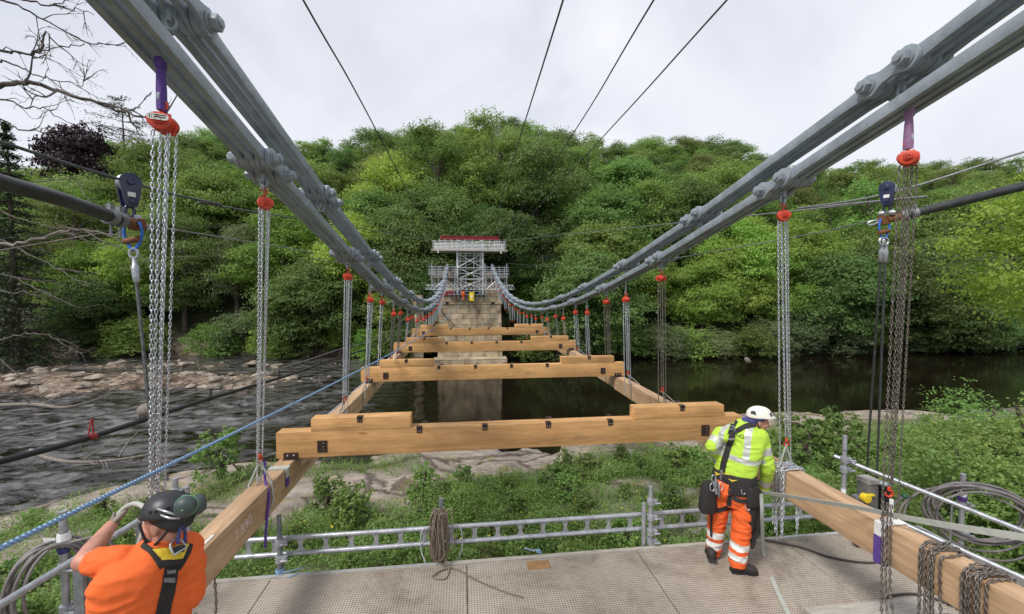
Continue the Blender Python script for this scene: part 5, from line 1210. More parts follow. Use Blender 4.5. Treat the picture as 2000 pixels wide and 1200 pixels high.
dm = N(nt, 'ShaderNodeMix', data_type='RGBA', blend_type='MULTIPLY'); dm.inputs[0].default_value = .9; L.new(hm_.outputs[2], dm.inputs[6]); L.new(ramp(nt, ns3.outputs['Fac'], [(.36, (.50, .45, .40)), (.50, (.93, .92, .9)), (.7, (1, 1, 1))]), dm.inputs[7])
L.new(dm.outputs[2], b.inputs['Base Color']); b.inputs['Roughness'].default_value = .8
bp = N(nt, 'ShaderNodeBump', i_Strength=.7, i_Distance=.008); L.new(mxx.outputs[0], bp.inputs['Height']); L.new(bp.outputs[0], b.inputs['Normal'])
M['grating'] = gm_
EY = 4.34; EXR = 5.52; EXL = -3.25
plat = thing('work_platform', 'brown grey mesh decked work platform in the foreground', 'platform', (0, 3, 0))
for x0, x1 in ((-3.2, -1.95), (-1.94, .02), (.03, 1.92), (1.93, 3.7), (3.71, EXR - .03)):
    m = MB(); m.box(((x0 + x1) / 2, EY - .045 - 3.0, -.02), (x1 - x0, 6.0, .04)); m.build('deck_panel', M['grating'], plat)
m = MB(); m.box(((EXL + EXR) / 2, EY - .022, -.012), (EXR - EXL, .044, .075)); m.build('front_edge', M['plank'], plat, bevel=.004)
m = MB(); m.box((EXR - .012, 1.3, .0), (.03, 6.0, .10)); m.box((EXL + .02, 1.3, .0), (.03, 6.0, .10)); m.build('side_edge', M['sheetmetal'], plat)
m = MB(); m.box((-1.1, EY - .026, .0275), (1.9, .026, .004)); m.build('edge_strip', M['sheetmetal'], plat)
m = MB(); m.box((4.6, EY - .026, .0275), (1.75, .03, .004)); m.build('edge_strip', M['sheetmetal'], plat)
m = MB(); m.box(((EXL + EXR) / 2, EY - .12, -.18), (EXR - EXL - .2, .12, .25)); m.box(((EXL + EXR) / 2, .5, -.18), (EXR - EXL - .2, .12, .25))
for x in (-3.0, -1, 1, 3, 5.2): m.box((x, 1.2, -.19), (.10, 5.9, .22))
m.build('joist', M['galvdark'], plat)
for x in (-3.0, 1.0, 5.2):
    for y in (.6, 4.1): m = MB(); m.cyl((x, y, -5.5), (x, y, -.30), .06, n=10); m.build('support_leg', M['galv'], plat, smooth=40)
m = MB(); m.box((.78, EY - .14, .0025), (.24, .13, .004)); tag(m.build('wood_patch', mat('rusty_patch', (.30, .17, .07), .8, 0, .2, 8), loc=(.78, EY - .14, 0)), 'small rusty patch plate on the platform near its far edge', 'plate')
c0 = az(1690, 1183, 0); m = MB(); m.box((c0.x, c0.y - .10, .022), (1.25, .20, .035)); tag(m.build('loose_board', M['plank'], bevel=.004, loc=(c0.x, c0.y, .02)), 'pale loose board lying on the platform at lower right', 'board')

def coupler(m, p, s=1.0, horiz=True):
    p = Vector(p); m.cyl(p - Vector((0, 0, .035 * s)), p + Vector((0, 0, .035 * s)), .042 * s, n=10); m.box(p + Vector((.05 * s, -.01, 0)), (.05 * s, .05 * s, .05 * s)); m.cyl(p + Vector((.03 * s, -.05 * s, 0)), p + Vector((.10 * s, -.05 * s, 0)), .012 * s, n=6)
def post(x, y, z0, z1, lab, couplers=(), label_z=None, twin=None, mt='galv'):
    root = thing('scaffold_post', lab, 'post', (x, y, 0), 'scaffold rail posts'); m = MB(); m.tube([(x, y, z0), (x, y, z1)], .0245, 14); m.build('tube', M[mt], root, smooth=40)
    m = MB(); m.cyl((x, y, z1 - .18), (x, y, z1 - .16), .027, n=14); m.build('joint_ring', M['galvdark'], root, smooth=40)
    for z in couplers: m = MB(); coupler(m, (x, y, z)); m.build('coupler', M['galv'], root, bevel=.003, smooth=40)
    if label_z: m = MB(); m.cyl((x, y, label_z), (x, y, label_z + .13), .0262, n=14); m.build('white_band', M['tape'], root, smooth=40)
    if twin: m = MB(); m.tube([(x + twin[0], y + twin[1], z0), (x + twin[0], y + twin[1], twin[2])], .0245, 12); m.build('second_tube', M['galv'], root, smooth=40)
    return root
RY = EY + .06; RZ = .335; RZ2 = .165
post(-1.885, RY - .03, -.5, .62, 'short grey scaffold post tied with blue rope by the chalk marked beam', (.34, .17), mt='galvdark')
post(-.245, RY - .03, -.5, .70, 'short scaffold post carrying the brown rope hank', (), mt='galvdark')
post(2.11, RY - .03, -.5, .70, 'double scaffold post left of the worker in lime', (.52, .34, .17, .06), twin=(-.075, .01, .50))
cl_ = ay(345, 940, EY); post(cl_.x, EY - .02, -.5, 1.08, 'double corner post behind the black helmet', (.95,), twin=(.09, .02, .98))
cp1 = az(125, 1066, .95); post(cp1.x, cp1.y, -.5, 1.22, 'left rail post wrapped in white tape holding a cable coil', (.78, .45), .30)
cp2 = ay(1649, 900, EY + .0); post(cp2.x, cp2.y, -.5, 1.19, 'tall corner post beside the winch with a white band', (.90, .78), .42)
cp3 = az(1879, 985, .56); post(cp3.x, cp3.y, -.5, .90, 'right rail post wrapped in tape holding the cable coil', (.56, .22), .02)
# ladder-beam rail along the front
def ladder_beam(x0, x1, y, z0, z1, lab, n):
    root = thing('rail_beam', lab, 'rail', (x0, y, z0), 'ladder beam rails'); m = MB(); m.tube([(x0, y, z1), (x1, y, z1)], .0245, 12); m.build('top_tube', M['galv'], root, smooth=40)
    m = MB(); m.tube([(x0, y, z0), (x1, y, z0)], .0245, 12); m.build('bottom_tube', M['galv'], root, smooth=40)
    h = (z1 - z0) / 2 - .018
    for k in range(n):
        x = x0 + (x1 - x0) * (k + .5) / n; m = MB(); w1, w0 = .045, .019
        m.prism([(-w1, -h), (w1, -h), (w0 + .006, -h * .5), (w0, 0), (w0 + .006, h * .5), (w1, h), (-w1, h), (-w0 - .006, h * .5), (-w0, 0), (-w0 - .006, -h * .5)], (x, y, (z0 + z1) / 2), (1, 0, 0), (0, 0, 1), .008)
        m.build('web_plate', M['galv'], root)
ladder_beam(-2.35, -.30, RY + .05, RZ2, RZ, 'ladder beam rail left of the brown rope hank', 8)
ladder_beam(-.27, 2.03, RY + .05, RZ2, RZ, 'ladder beam rail between the rope hank and the double post', 9)
ladder_beam(2.16, 4.45, RY + .05, RZ2, RZ, 'ladder beam rail passing behind the worker in lime', 9)
def side_rail(a, b_, lab, drop=.45, posts=3, fr=None):
    a, b_ = Vector(a), Vector(b_); root = thing('side_rail', lab, 'rail', tuple(a)); m = MB(); m.tube([a, b_], .0245, 12); m.build('top_tube', M['galv'], root, smooth=40)
    m = MB(); m.tube([a - Vector((0, 0, drop)), b_ - Vector((0, 0, drop))], .0245, 12); m.build('bottom_tube', M['galv'], root, smooth=40)
    for f in (fr or [(k + .5) / posts for k in range(posts)]): p = a.lerp(b_, f); m = MB(); m.bar(p - Vector((0, 0, drop - .02)), p - Vector((0, 0, .02)), .075, .012, up=(b_ - a)); m.build('web_plate', M['galvdark'], root)
a = az(288, 1007, .95); b_ = az(0, 1182, .95); d_ = (b_ - a).normalized(); side_rail(a - d_ * .28, b_ + d_ * 1.2, 'left side rail running past the worker in orange', .5, fr=[.14, .34, .60])
a = az(1651, 890, .88); b_ = az(2000, 1032, .62); d_ = (b_ - a).normalized(); a.x = cp2.x + .02
side_rail(a, b_ + d_ * 1.5, 'right side rail behind the winch and cable coil', .45, fr=[.04, .34, .7])
# blue rope knots
m = MB()
for k in range(3): m.tube([(-1.885 + .036 * math.cos(t), RY - .03 + .036 * math.sin(t), .03 + .014 * k) for t in [2 * PI * i / 12 for i in range(12)]], .007, 6, closed=True)
m.tube(catmull([(-1.85, RY - .06, .04), (-1.75, RY - .07, .06), (-1.65, RY - .06, .075)], 4), .006, 6); m.tube(catmull([(-1.86, RY - .06, .03), (-1.8, RY - .10, .01), (-1.68, RY - .10, .045)], 4), .006, 6)
tag(m.build('rope_tie', M['bluerope'], loc=(-1.88, RY, .04)), 'blue rope tied round the foot of the short left post', 'rope tie')
m = MB(); c = az(1048, 1080, .03); m.tube(catmull([c + Vector((-.13, .05, .03)), c + Vector((-.05, .02, .02)), c + Vector((.02, 0, .03)), c + Vector((.05, -.01, .0)), c + Vector((.0, -.02, .02))], 5), .008, 6); m.ell(c + Vector((.02, .0, .02)), (.03, .02, .02))
tag(m.build('rope_tie', M['bluerope'], loc=tuple(c)), 'scrap of blue rope knotted on the platform edge', 'rope tie')
# white tie ropes each side of the hank
for s, lab in ((-1, 'white cord looped over the rail left of the rope hank'), (1, 'white cord looped over the rail right of the rope hank')):
    m = MB(); x = -.245 + s * .14; m.tube(catmull([(x - .06 * s, RY - .03, .30), (x, RY + .01, .375), (x + .07 * s, RY - .0, .33), (x + .08 * s, RY + .02, .12), (x + .03 * s, RY + .0, -.02)], 6), .0065, 6); tag(m.build('cord', mat('pale_cord', (.5, .52, .55), .8), loc=(x, RY, .2)), lab, 'cord')
# tape collars
for (p, z, lab) in ((cp1, 1.0, 'white and blue tape collar on the left rail post'), (cp3, .70, 'white and purple tape collar on the right rail post')):
    m = MB(); m.loft([((p.x, p.y, z - .05), (.034, 0, 0), (0, .034, 0)), ((p.x, p.y, z), (.042, 0, 0), (0, .042, 0)), ((p.x, p.y, z + .05), (.036, 0, 0), (0, .036, 0))], 10, mi=0); m.loft([((p.x, p.y, z - .10), (.036, 0, 0), (0, .036, 0)), ((p.x, p.y, z - .051), (.044, 0, 0), (0, .044, 0))], 10, mi=1)
    m.add([(p.x - .03, p.y - .03, z + .03), (p.x - .10, p.y - .05, z + .05), (p.x - .09, p.y - .05, z + .01), (p.x - .03, p.y - .035, z - .02)], [(0, 1, 2, 3)])
    tag(m.build('tape_collar', [M['tape'], M['purple'] if p is cp3 else M['bluecloth']], loc=(p.x, p.y, z)), lab, 'tape')
# cable coils
def coil(c, n, rx, rz, tilt, lab, mt, r, spread, seed, tails=()):
    rd = random.Random(seed); c = Vector(c); root = thing('cable_coil', lab, 'cable coil', tuple(c)); m = MB(); R = Matrix.Rotation(tilt, 3, 'Z')
    for i in range(n):
        a, b_ = rx * rd.uniform(.86, 1.12), rz * rd.uniform(.85, 1.12); off = Vector((rd.gauss(0, .03), spread * (i / max(1, n - 1) - .5), -b_ + rd.gauss(0, .012))); ph = rd.uniform(-.12, .12)
        P = []
        for k in range(30):
            t = 2 * PI * k / 30; q = Vector((a * math.sin(t) * (1 + .12 * math.cos(t)), .03 * math.sin(t * 2 + i), b_ * math.cos(t + ph)))
            P.append(c + R @ (q + off))
        m.tube(P, r, 7, closed=True)
    for t in tails: m.tube(catmull(t, 8), r, 7)
    m.build('loops', mt, root, smooth=60); return root
coil((cp1.x - .02, cp1.y - .06, 1.0), 9, .20, .36, .9, 'grey cable coil hung on the left rail post', M['greycable'], .011, .12, 3, [[(cp1.x, cp1.y - .03, .97), (cp1.x + .12, cp1.y + .02, .98), (cp1.x + .22, cp1.y + .08, .95), (cp1.x + .3, cp1.y + .1, .8)]])
coil((cp3.x + .08, cp3.y - .10, .80), 11, .40, .34, -.5, 'big grey cable coil hung on the right rail post', M['greycable'], .012, .16, 5,
     [[(cp3.x, cp3.y - .05, .74), (cp3.x - .28, cp3.y + .1, .70), (cp3.x - .50, cp3.y + .2, .48), (cp3.x - .56, cp3.y + .2, .2)], [(cp3.x, cp3.y - .05, .78), (cp3.x + .3, cp3.y - .3, .62), (cp3.x + .42, cp3.y - .55, .30), (cp3.x + .5, cp3.y - .8, .0)], [(cp3.x - .02, cp3.y - .05, .72), (cp3.x - .22, cp3.y + .05, .74), (cp3.x - .44, cp3.y + .18, .55), (cp3.x - .52, cp3.y + .2, .12)]])
# brown rope hank on the centre post
rd = random.Random(8); hk = thing('rope_hank', 'long hank of brown rope hung on the middle post', 'rope', (-.245, RY - .08, .6)); m = MB()
for i in range(26):
    dx, dy = rd.gauss(0, .042), -.06 - abs(rd.gauss(0, .022)); w_ = rd.uniform(.015, .05); zt = .64 - rd.uniform(0, .05); zb = .04 + rd.uniform(0, .14)
    P = []
    for k in range(16):
        t = 2 * PI * k / 16; P.append((-.245 + dx + w_ * math.sin(t) * (1 + .4 * (.5 - .5 * math.cos(t))) + .012 * math.sin(3 * t + i), RY - .03 + dy + .01 * math.cos(2 * t), (zt + zb) / 2 + (zt - zb) / 2 * math.cos(t)))
    m.tube(P, .0075, 6, closed=True)
m.build('strands', M['ropebrown'], hk, smooth=60)
m = MB(); e = az(1022, 1167, .012); bx = Vector((-.22, RY - .14, .02))
m.tube(catmull([(-.24, RY - .10, .30), (-.20, RY - .13, .12), bx + Vector((.06, -.06, 0)), bx + Vector((.02, -.17, -.008)), bx + Vector((-.10, -.13, -.008)), bx + Vector((-.02, -.05, 0)), bx + Vector((.12, -.03, -.008)), bx.lerp(e, .45) + Vector((0, .0, -.005)), bx.lerp(e, .75) + Vector((0, -.02, 0)), e], 8), .0075, 6)
m.tube([(-.245 + .03 * math.cos(t), RY - .12, .075 + .022 * math.sin(t)) for t in [2 * PI * k / 10 for k in range(10)]], .008, 6, closed=True)
m.build('loose_end', M['ropebrown'], hk, smooth=60)
# hoses on the deck
cable([az(1478, 1052, .02), az(1560, 1068, .015), az(1620, 1088, .015), az(1690, 1099, .015), az(1740, 1093, .015), az(1800, 1080, .015), (4.6, 3.4, .015)], .011, 'hose', 'dark hose lying across the platform behind the worker in lime', 7, 'hose', 'hose')
cable([az(1735, 1240, .015), az(1722, 1195, .015), az(1730, 1168, .015), az(1770, 1160, .015), az(1810, 1165, .015), az(1860, 1182, .02), az(1900, 1200, .02)], .011, 'hose', 'dark hose looped on the pale board at lower right', 7, 'hose', 'hose')
# winch
wz_ = Vector(az(1690, 1010, .02)); wz_ = Vector((4.45, 3.86, 0)); wn = thing('rope_winch', 'grey rope winch with a yellow cap behind the right beam', 'winch', tuple(wz_))
def W(x, y, z): return wz_ + Vector((x, y, z))
tp = az(1690, 935, .62); wz_.x, wz_.y = tp.x, tp.y - .05; wn.location = wz_
m = MB(); m.prism([(-.075, .22), (.075, .22), (.075, .56), (.05, .60), (-.075, .60)], W(-.02, 0, 0), (1, 0, 0), (0, 0, 1), .14); m.build('housing', M['greybox'], wn, bevel=.01, smooth=40)
m = MB(); m.box(W(-.02, 0, .63), (.16, .16, .055)); m.build('top_cap', mat('pale_grey', (.36, .34, .31), .6), wn, bevel=.008)
m = MB(); m.cyl(W(-.15, -.06, .46), W(-.15, -.13, .46), .05, n=18); m.box(W(-.09, -.08, .485), (.12, .05, .02)); m.build('yellow_cap', M['yellowplastic'], wn, bevel=.005, smooth=40)
m = MB(); m.box(W(-.15, .0, .30), (.09, .1, .28)); m.build('motor', M['galvdark'], wn, bevel=.01)
m = MB(); m.box(W(.17, .0, .40), (.12, .11, .32)); m.build('drive_case', M['black'], wn, bevel=.012); m = MB(); m.box(W(.18, -.01, .575), (.13, .12, .02)); m.build('case_lid', M['brushed'], wn, bevel=.004)
m = MB(); m.bar(W(-.1, -.02, .22), W(-.22, -.25, .01), .035, .03); m.bar(W(.1, 0, .24), W(.12, .05, .01), .035, .03); m.bar(W(.0, .05, .22), W(-.1, .15, .01), .035, .03); m.cyl(W(.22, -.05, .28), W(.32, -.12, .46), .02, n=10); m.build('frame_leg', M['galvdark'], wn)
m = MB(); m.ell(W(.34, -.13, .47), (.035, .035, .03)); m.build('green_knob', mat('green_plastic', (.02, .12, .05), .5), wn, smooth=60)
rb = az(1683, 1060, .05); m = MB(); m.ell(rb, (.07, .05, .04)); m.box(rb + Vector((-.05, .0, .02)), (.1, .06, .05)); tag(m.build('tool_bag', mat('dark_red_bag', (.22, .02, .03), .7), smooth=40, loc=tuple(rb)), 'small dark red tool bag on the platform under the right beam', 'bag')
# grey webbing strap from the worker to the right edge
def strap(pts, w_, lab, mt, up=(0, 0, 1), name='webbing_strap', twist=None):
    P = catmull(pts, 8); V, Fq = [], []
    for i, p in enumerate(P):
        t = (P[min(i + 1, len(P) - 1)] - P[max(i - 1, 0)]).normalized(); u = Vector(up); u = (u - t * u.dot(t)).normalized(); n_ = t.cross(u)
        if twist: a = twist[0] + (twist[1] - twist[0]) * i / (len(P) - 1); u, n_ = u * math.cos(a) + n_ * math.sin(a), n_ * math.cos(a) - u * math.sin(a)
        V += [p + u * w_ / 2 + n_ * .0015, p - u * w_ / 2 + n_ * .0015, p - u * w_ / 2 - n_ * .0015, p + u * w_ / 2 - n_ * .0015]
    for i in range(len(P) - 1):
        for k in range(4): l = (k + 1) % 4; Fq.append((4 * i + k, 4 * i + l, 4 * i + 4 + l, 4 * i + 4 + k))
    Fq += [(0, 1, 2, 3), (len(V) - 1, len(V) - 2, len(V) - 3, len(V) - 4)]
    m = MB(); m.add(V, Fq); return tag(m.build(name, M[mt], smooth=50, loc=tuple(P[len(P) // 2])), lab, 'strap')
strap([ay(1490, 962, 3.62), ay(1560, 973, 3.35), ay(1680, 993, 3.0), ay(1760, 1010, 2.8), ay(1860, 1028, 2.55), ay(2000, 1050, 2.25), ay(2160, 1078, 2.0)], .05, 'grey webbing strap pulled from the lime worker to the right edge', 'strapgrey', (0, -.35, 1), twist=(.5, -.25))
strap([ay(1487, 965, 3.62), ay(1489, 1020, 3.62), az(1492, 1080, .03), az(1512, 1140, .006), az(1540, 1200, .006), az(1560, 1240, .006)], .04, 'loose tail of grey strap hanging by the worker onto the deck', 'strapgrey', (1, .2, 0))

# ------------------------------------------------------------------ bare tree on the left
bt = thing('bare_tree', 'leafless tree reaching bare branches in from the left edge', 'tree', (-8.2, 4.6, -3)); rd = random.Random(12)
m = MB(); m.tube(catmull([(-8.3, 4.7, -3.6), (-8.2, 4.6, -.5), (-8.0, 4.7, 2.5), (-7.7, 4.8, 5.2), (-7.4, 4.9, 7.5)], 5), [.30 - .012 * i for i in range(21)], 10); m.build('trunk', M['bark'], bt, smooth=60)
def twigs(mb, P, n, ln, r, depth=0):
    for _ in range(n):
        i = rd.randrange(int(len(P) * .25), len(P) - 1); p = Vector(P[i]); t = (Vector(P[i + 1]) - Vector(P[i - 1])).normalized()
        d = (t * .9 + Vector((rd.gauss(0, .55), rd.gauss(0, .35), rd.gauss(.1, .55)))).normalized(); l = ln * rd.uniform(.35, 1)
        q = [p, p + d * l * .35 + Vector((0, 0, rd.gauss(0, .04))) * l, p + d * l * .7 + Vector((rd.gauss(0, .06), 0, rd.gauss(0, .09))) * l, p + d * l + Vector((rd.gauss(0, .1), 0, rd.gauss(0, .12))) * l]
        q = catmull(q, 3); mb.tube(q, [r * (1 - .75 * k / (len(q) - 1)) for k in range(len(q))], 4)
        if depth > 0: twigs(mb, q, 3, l * .55, r * .6, depth - 1)
BR = [([(-60, 172), (0, 168), (40, 162), (70, 163), (125, 182), (190, 202), (240, 216), (285, 232), (330, 238)], 5.0, .034, 9, .8),
      ([(-60, 92), (0, 98), (30, 102), (68, 105), (84, 88), (90, 66), (120, 90), (170, 92)], 5.2, .020, 9, .5), ([(-50, -20), (0, 0), (40, 12), (75, 32), (110, 52), (150, 75), (190, 88), (232, 90)], 5.4, .016, 9, .55),
      ([(-40, -30), (20, -10), (60, 2), (100, 10), (140, 18), (180, 22)], 5.0, .016, 8, .45), ([(-50, 180), (0, 194), (50, 211), (85, 213), (130, 236), (175, 250)], 5.6, .014, 7, .5), ([(-50, 228), (0, 236), (40, 252), (100, 262), (125, 280)], 5.0, .014, 5, .5),
      ([(-50, 110), (0, 118), (30, 128), (70, 146), (100, 155), (150, 165), (178, 150)], 5.6, .014, 9, .5), ([(-40, 88), (20, 98), (75, 112), (120, 128), (160, 150)], 6.0, .010, 8, .45),
      ([(-60, 482), (0, 479), (50, 476), (110, 458), (150, 450), (200, 456), (250, 460)], 5.2, .030, 8, .8), ([(-40, 405), (0, 415), (60, 432), (110, 445), (160, 446)], 5.8, .010, 10, .7), ([(-30, 460), (40, 488), (90, 515), (150, 545), (160, 560)], 5.8, .012, 9, .7),
      ([(-40, 530), (20, 540), (70, 565), (115, 585)], 5.5, .012, 8, .6), ([(200, 455), (250, 480), (290, 510), (330, 505), (400, 500)], 5.6, .010, 6, .7), ([(150, 350), (165, 380), (190, 400), (240, 420), (280, 430)], 6.2, .010, 7, .7),
      ([(-40, 570), (30, 570), (80, 570), (115, 585)], 5.6, .010, 7, .6), ([(-40, 670), (20, 660), (60, 650), (100, 658), (140, 668)], 6.0, .012, 6, .7), ([(-20, 690), (60, 745), (100, 790), (160, 810)], 5.8, .008, 6, .6)]
for pts, yd, r, n, ln in BR:
    P = catmull([ay(p, q, yd + .0006 * (p - 100)) for p, q in pts], 4); P = [p + Vector((0, rd.gauss(0, .02), rd.gauss(0, .012))) for p in P]
    m = MB(); root_ = Vector((-8.0, 4.7, max(-.5, P[0].z - 1.0))); r *= .82; m.tube([root_] + P, [r * 1.3] + [r * (1 - .72 * k / (len(P) - 1)) for k in range(len(P))], 6); twigs(m, P, max(2, n - 3) if pts[0][1] < 300 else max(2, n - 5), ln * .85, r * (.45 if pts[0][1] < 300 else .36), 2 if (n > 6 and pts[0][1] < 300) else 1)
    m.build('branch', M['twig'] if pts[0][1] < 300 else M['deadwood'], bt, smooth=60)
def log(pts, zs, r, lab, n=4):
    P = catmull([az(p, q, z) for (p, q), z in zip(pts, zs)], 5); m = MB(); m.tube(P, [r * (1 - .6 * k / (len(P) - 1)) for k in range(len(P))], 8); twigs(m, P, n, r * 14, r * .35, 1); o = m.build('driftwood', M['deadwood'], smooth=60, loc=tuple(P[0])); tag(o, lab, 'branch')
log([(-40, 795), (60, 790), (130, 796), (200, 778)], [-4.7] * 4, .17, 'thick grey log lying in the river by the shingle bar', 7)
log([(60, 880), (100, 897), (160, 903), (240, 897), (330, 880)], [-4.6, -4.65, -4.7, -4.7, -4.6], .10, 'long bent branch lying in the rapids under the conduit', 6)
log([(232, 893), (250, 865), (268, 845)], [-4.7, -4.2, -3.8], .05, 'forked dead branch sticking up from the rapids', 2)
# dead brushwood on the far left bank
m = MB(); c = ay(60, 640, 58)
for k in range(230):
    a = rd.uniform(0, PI); l = rd.uniform(1.5, 5.0); p = c + Vector((rd.gauss(0, 3.4), rd.gauss(0, 1.2), rd.gauss(0, .9))); d = Vector((math.cos(a), rd.gauss(0, .3), abs(math.sin(a)) * .7 + .05)); q = catmull([p, p + d * l * .5 + Vector((0, 0, rd.gauss(0, .3))), p + d * l + Vector((rd.gauss(0, .3), 0, -rd.random() * .9))], 3); m.tube(q, [.05, .045, .04, .03, .025, .02, .015][:len(q)], 3)
tag(m.build('brushwood', M['deadwood'], loc=tuple(c)), 'tangle of bare dead brushwood on the far left bank', 'brushwood')
for x, y, h, lab, s in ((ay(1180, 480, 56).x, 56, 9.5, 'bleached dead tree, left of two right of the tower', 1), (ay(1212, 475, 56).x, 56.5, 10.5, 'bleached dead tree, right of two right of the tower', 2)):
    m = MB(); rd.seed(s); z = gz(x, y); P = catmull([(x, y, z), (x + .1, y, z + h * .4), (x - .2, y, z + h * .8), (x + .3, y, z + h)], 5); m.tube(P, [.2 - .17 * k / (len(P) - 1) for k in range(len(P))], 6); twigs(m, P, 12, 3.0, .08, 1); tag(m.build('dead_tree', M['deadwood'], smooth=60, loc=(x, y, z)), lab, 'tree')
# ------------------------------------------------------------------ people
from mathutils.bvhtree import BVHTree
from mathutils import noise as mnoise
def blob(name, mb, mats, parent, voxel=.010, it=6, pick=None, fold=0, fdir=(1, 1, 2.2)):
    """closed pieces fused into one continuous skin"""
    off = parent.location if parent is not None else Vector((0, 0, 0))
    me0 = bpy.data.meshes.new('tmp'); me0.from_pydata([tuple(Vector(p) - off) for p in mb.v], [], mb.f); bm = bmesh.new(); bm.from_mesh(me0); bmesh.ops.recalc_face_normals(bm, faces=bm.faces); bm.to_mesh(me0); bm.free()
    o0 = bpy.data.objects.new('tmp', me0); COL.objects.link(o0)
    md = o0.modifiers.new('r', 'REMESH'); md.mode = 'VOXEL'; md.voxel_size = voxel
    ms_ = o0.modifiers.new('s', 'SMOOTH'); ms_.factor = .5; ms_.iterations = it
    dg = bpy.context.evaluated_depsgraph_get(); me = bpy.data.meshes.new_from_object(o0.evaluated_get(dg)); bpy.data.objects.remove(o0)
    if fold:
        ns_ = [v.normal.copy() for v in me.vertices]
        for v, n in zip(me.vertices, ns_):
            p = Vector((v.co.x * 7 * fdir[0], v.co.y * 7 * fdir[1], v.co.z * 7 * fdir[2])); q = mnoise.noise_vector(p * .6) * .9
            a = mnoise.noise(p + q); b_ = mnoise.noise(p * 2.3 + q * 1.5); v.co += n * fold * ((1 - abs(a) * 3.2) * .8 + b_ * .45)
    me.name = name; me.materials.clear(); mats = mats if isinstance(mats, (list, tuple)) else [mats]
    for q in mats: me.materials.append(q)
    if pick: 
        for p in me.polygons: p.material_index = pick(p.center + off)
    me.polygons.foreach_set('use_smooth', [True] * len(me.polygons)); me.update()
    o = bpy.data.objects.new(name, me); COL.objects.link(o); o.parent = parent; return o
def bvh_of(o, off): return BVHTree.FromPolygons([v.co + off for v in o.data.vertices], [tuple(p.vertices) for p in o.data.polygons])
def hit(bv, p, q, off):
    r = ray(p, q).normalized(); h = bv.ray_cast(CAM, r)
    if h[0] is None:
        # nearest approach of the ray to the surface
        best = None
        for k in range(40):
            pt = CAM + r * (1.6 + k * .08); n = bv.find_nearest(pt)
            if best is None or n[3] < best[3]: best = n
        return best[0] + best[1] * off, best[1]
    nn = h[1] if h[1].dot(r) < 0 else -h[1]
    return h[0] + nn * off, nn
def patch(mb, bv, corners, nu, nv, off, th=.006, mi=0):
    a, b_, c, d = [Vector(q).to_2d() if len(q) > 2 else Vector(q) for q in corners]; top, bot = [], []
    for j in range(nv + 1):
        for i in range(nu + 1):
            u, v = i / nu, j / nv; p = (a * (1 - u) + b_ * u) * (1 - v) + (d * (1 - u) + c * u) * v
            h, n = hit(bv, p.x, p.y, off); top.append(h); bot.append(h - n * th)
    K = len(top); Fq = []; w_ = nu + 1
    for j in range(nv):
        for i in range(nu): q = (j * w_ + i, j * w_ + i + 1, (j + 1) * w_ + i + 1, (j + 1) * w_ + i); Fq.append(q); Fq.append(tuple(K + k for k in reversed(q)))
    edge = [i for i in range(w_)] + [j * w_ + nu for j in range(1, nv + 1)] + [nv * w_ + i for i in range(nu - 1, -1, -1)] + [j * w_ for j in range(nv - 1, 0, -1)]
    for k in range(len(edge)): e, f = edge[k], edge[(k + 1) % len(edge)]; Fq.append((f, e, K + e, K + f))
    mb.add(top + bot, Fq, mi)
def ribbon(mb, bv, pts, wpx, off=.007, th=.006, mi=0, k=5):
    P = [Vector((p[0], p[1], 0)) for p in pts]; P = catmull(P, k)
    for i in range(len(P) - 1):
        def side(j):
            t = (P[min(j + 1, len(P) - 1)] - P[max(j - 1, 0)]).normalized(); n = Vector((-t.y, t.x, 0)) * (wpx / 2); return P[j] - n, P[j] + n
        a0, a1 = side(i); b0, b1 = side(i + 1); patch(mb, bv, [(a0.x, a0.y), (a1.x, a1.y), (b1.x, b1.y), (b0.x, b0.y)], 2, 1, off, th, mi)
def head_parts(mb, C, f, up, s=1.0):
    """skull, jaw, nose, brow, ears; f = facing, up = crown"""
    f = Vector(f).normalized(); r = f.cross(Vector(up)).normalized(); u = r.cross(f); Rm = Matrix((f, -r, u)).transposed()
    def P(a, b_, c): return Vector(C) + s * (f * a + r * b_ + u * c)
    def E(p, rad): mb.ell(P(*p), tuple(k * s for k in rad), Rm, 16, 12)
    E((-.008, 0, .030), (.098, .076, .088)); E((.030, 0, -.022), (.062, .060, .078)); E((.052, 0, -.072), (.038, .036, .034)); E((.020, 0, -.062), (.05, .055, .04))
    E((.086, 0, .018), (.014, .050, .012)); mb.caps(P(.090, 0, .010), P(.112, 0, -.026), .009 * s, .014 * s); E((.096, .012, -.030), (.010, .008, .007)); E((.096, -.012, -.030), (.010, .008, .007))
    E((.080, 0, -.050), (.014, .024, .007)); E((.078, 0, -.060), (.013, .021, .007))
    for k in (-1, 1): E((.070, k * .040, -.012), (.026, .018, .018)); E((-.010, k * .078, -.008), (.022, .008, .034)); E((.0, k * .074, -.008), (.012, .008, .018))
    return P, Rm, r, u, f
def eyes(parent, P, s=1.0):
    for k in (-1, 1): m = MB(); m.ell(P(.080, k * .031, .004), (.013 * s, .013 * s, .012 * s)); e = m.build('eye', M['white'], parent, smooth=60); m = MB(); m.ell(P(.0905, k * .032, .004), (.005 * s, .005 * s, .005 * s)); m.build('iris', M['black'], e, smooth=60)
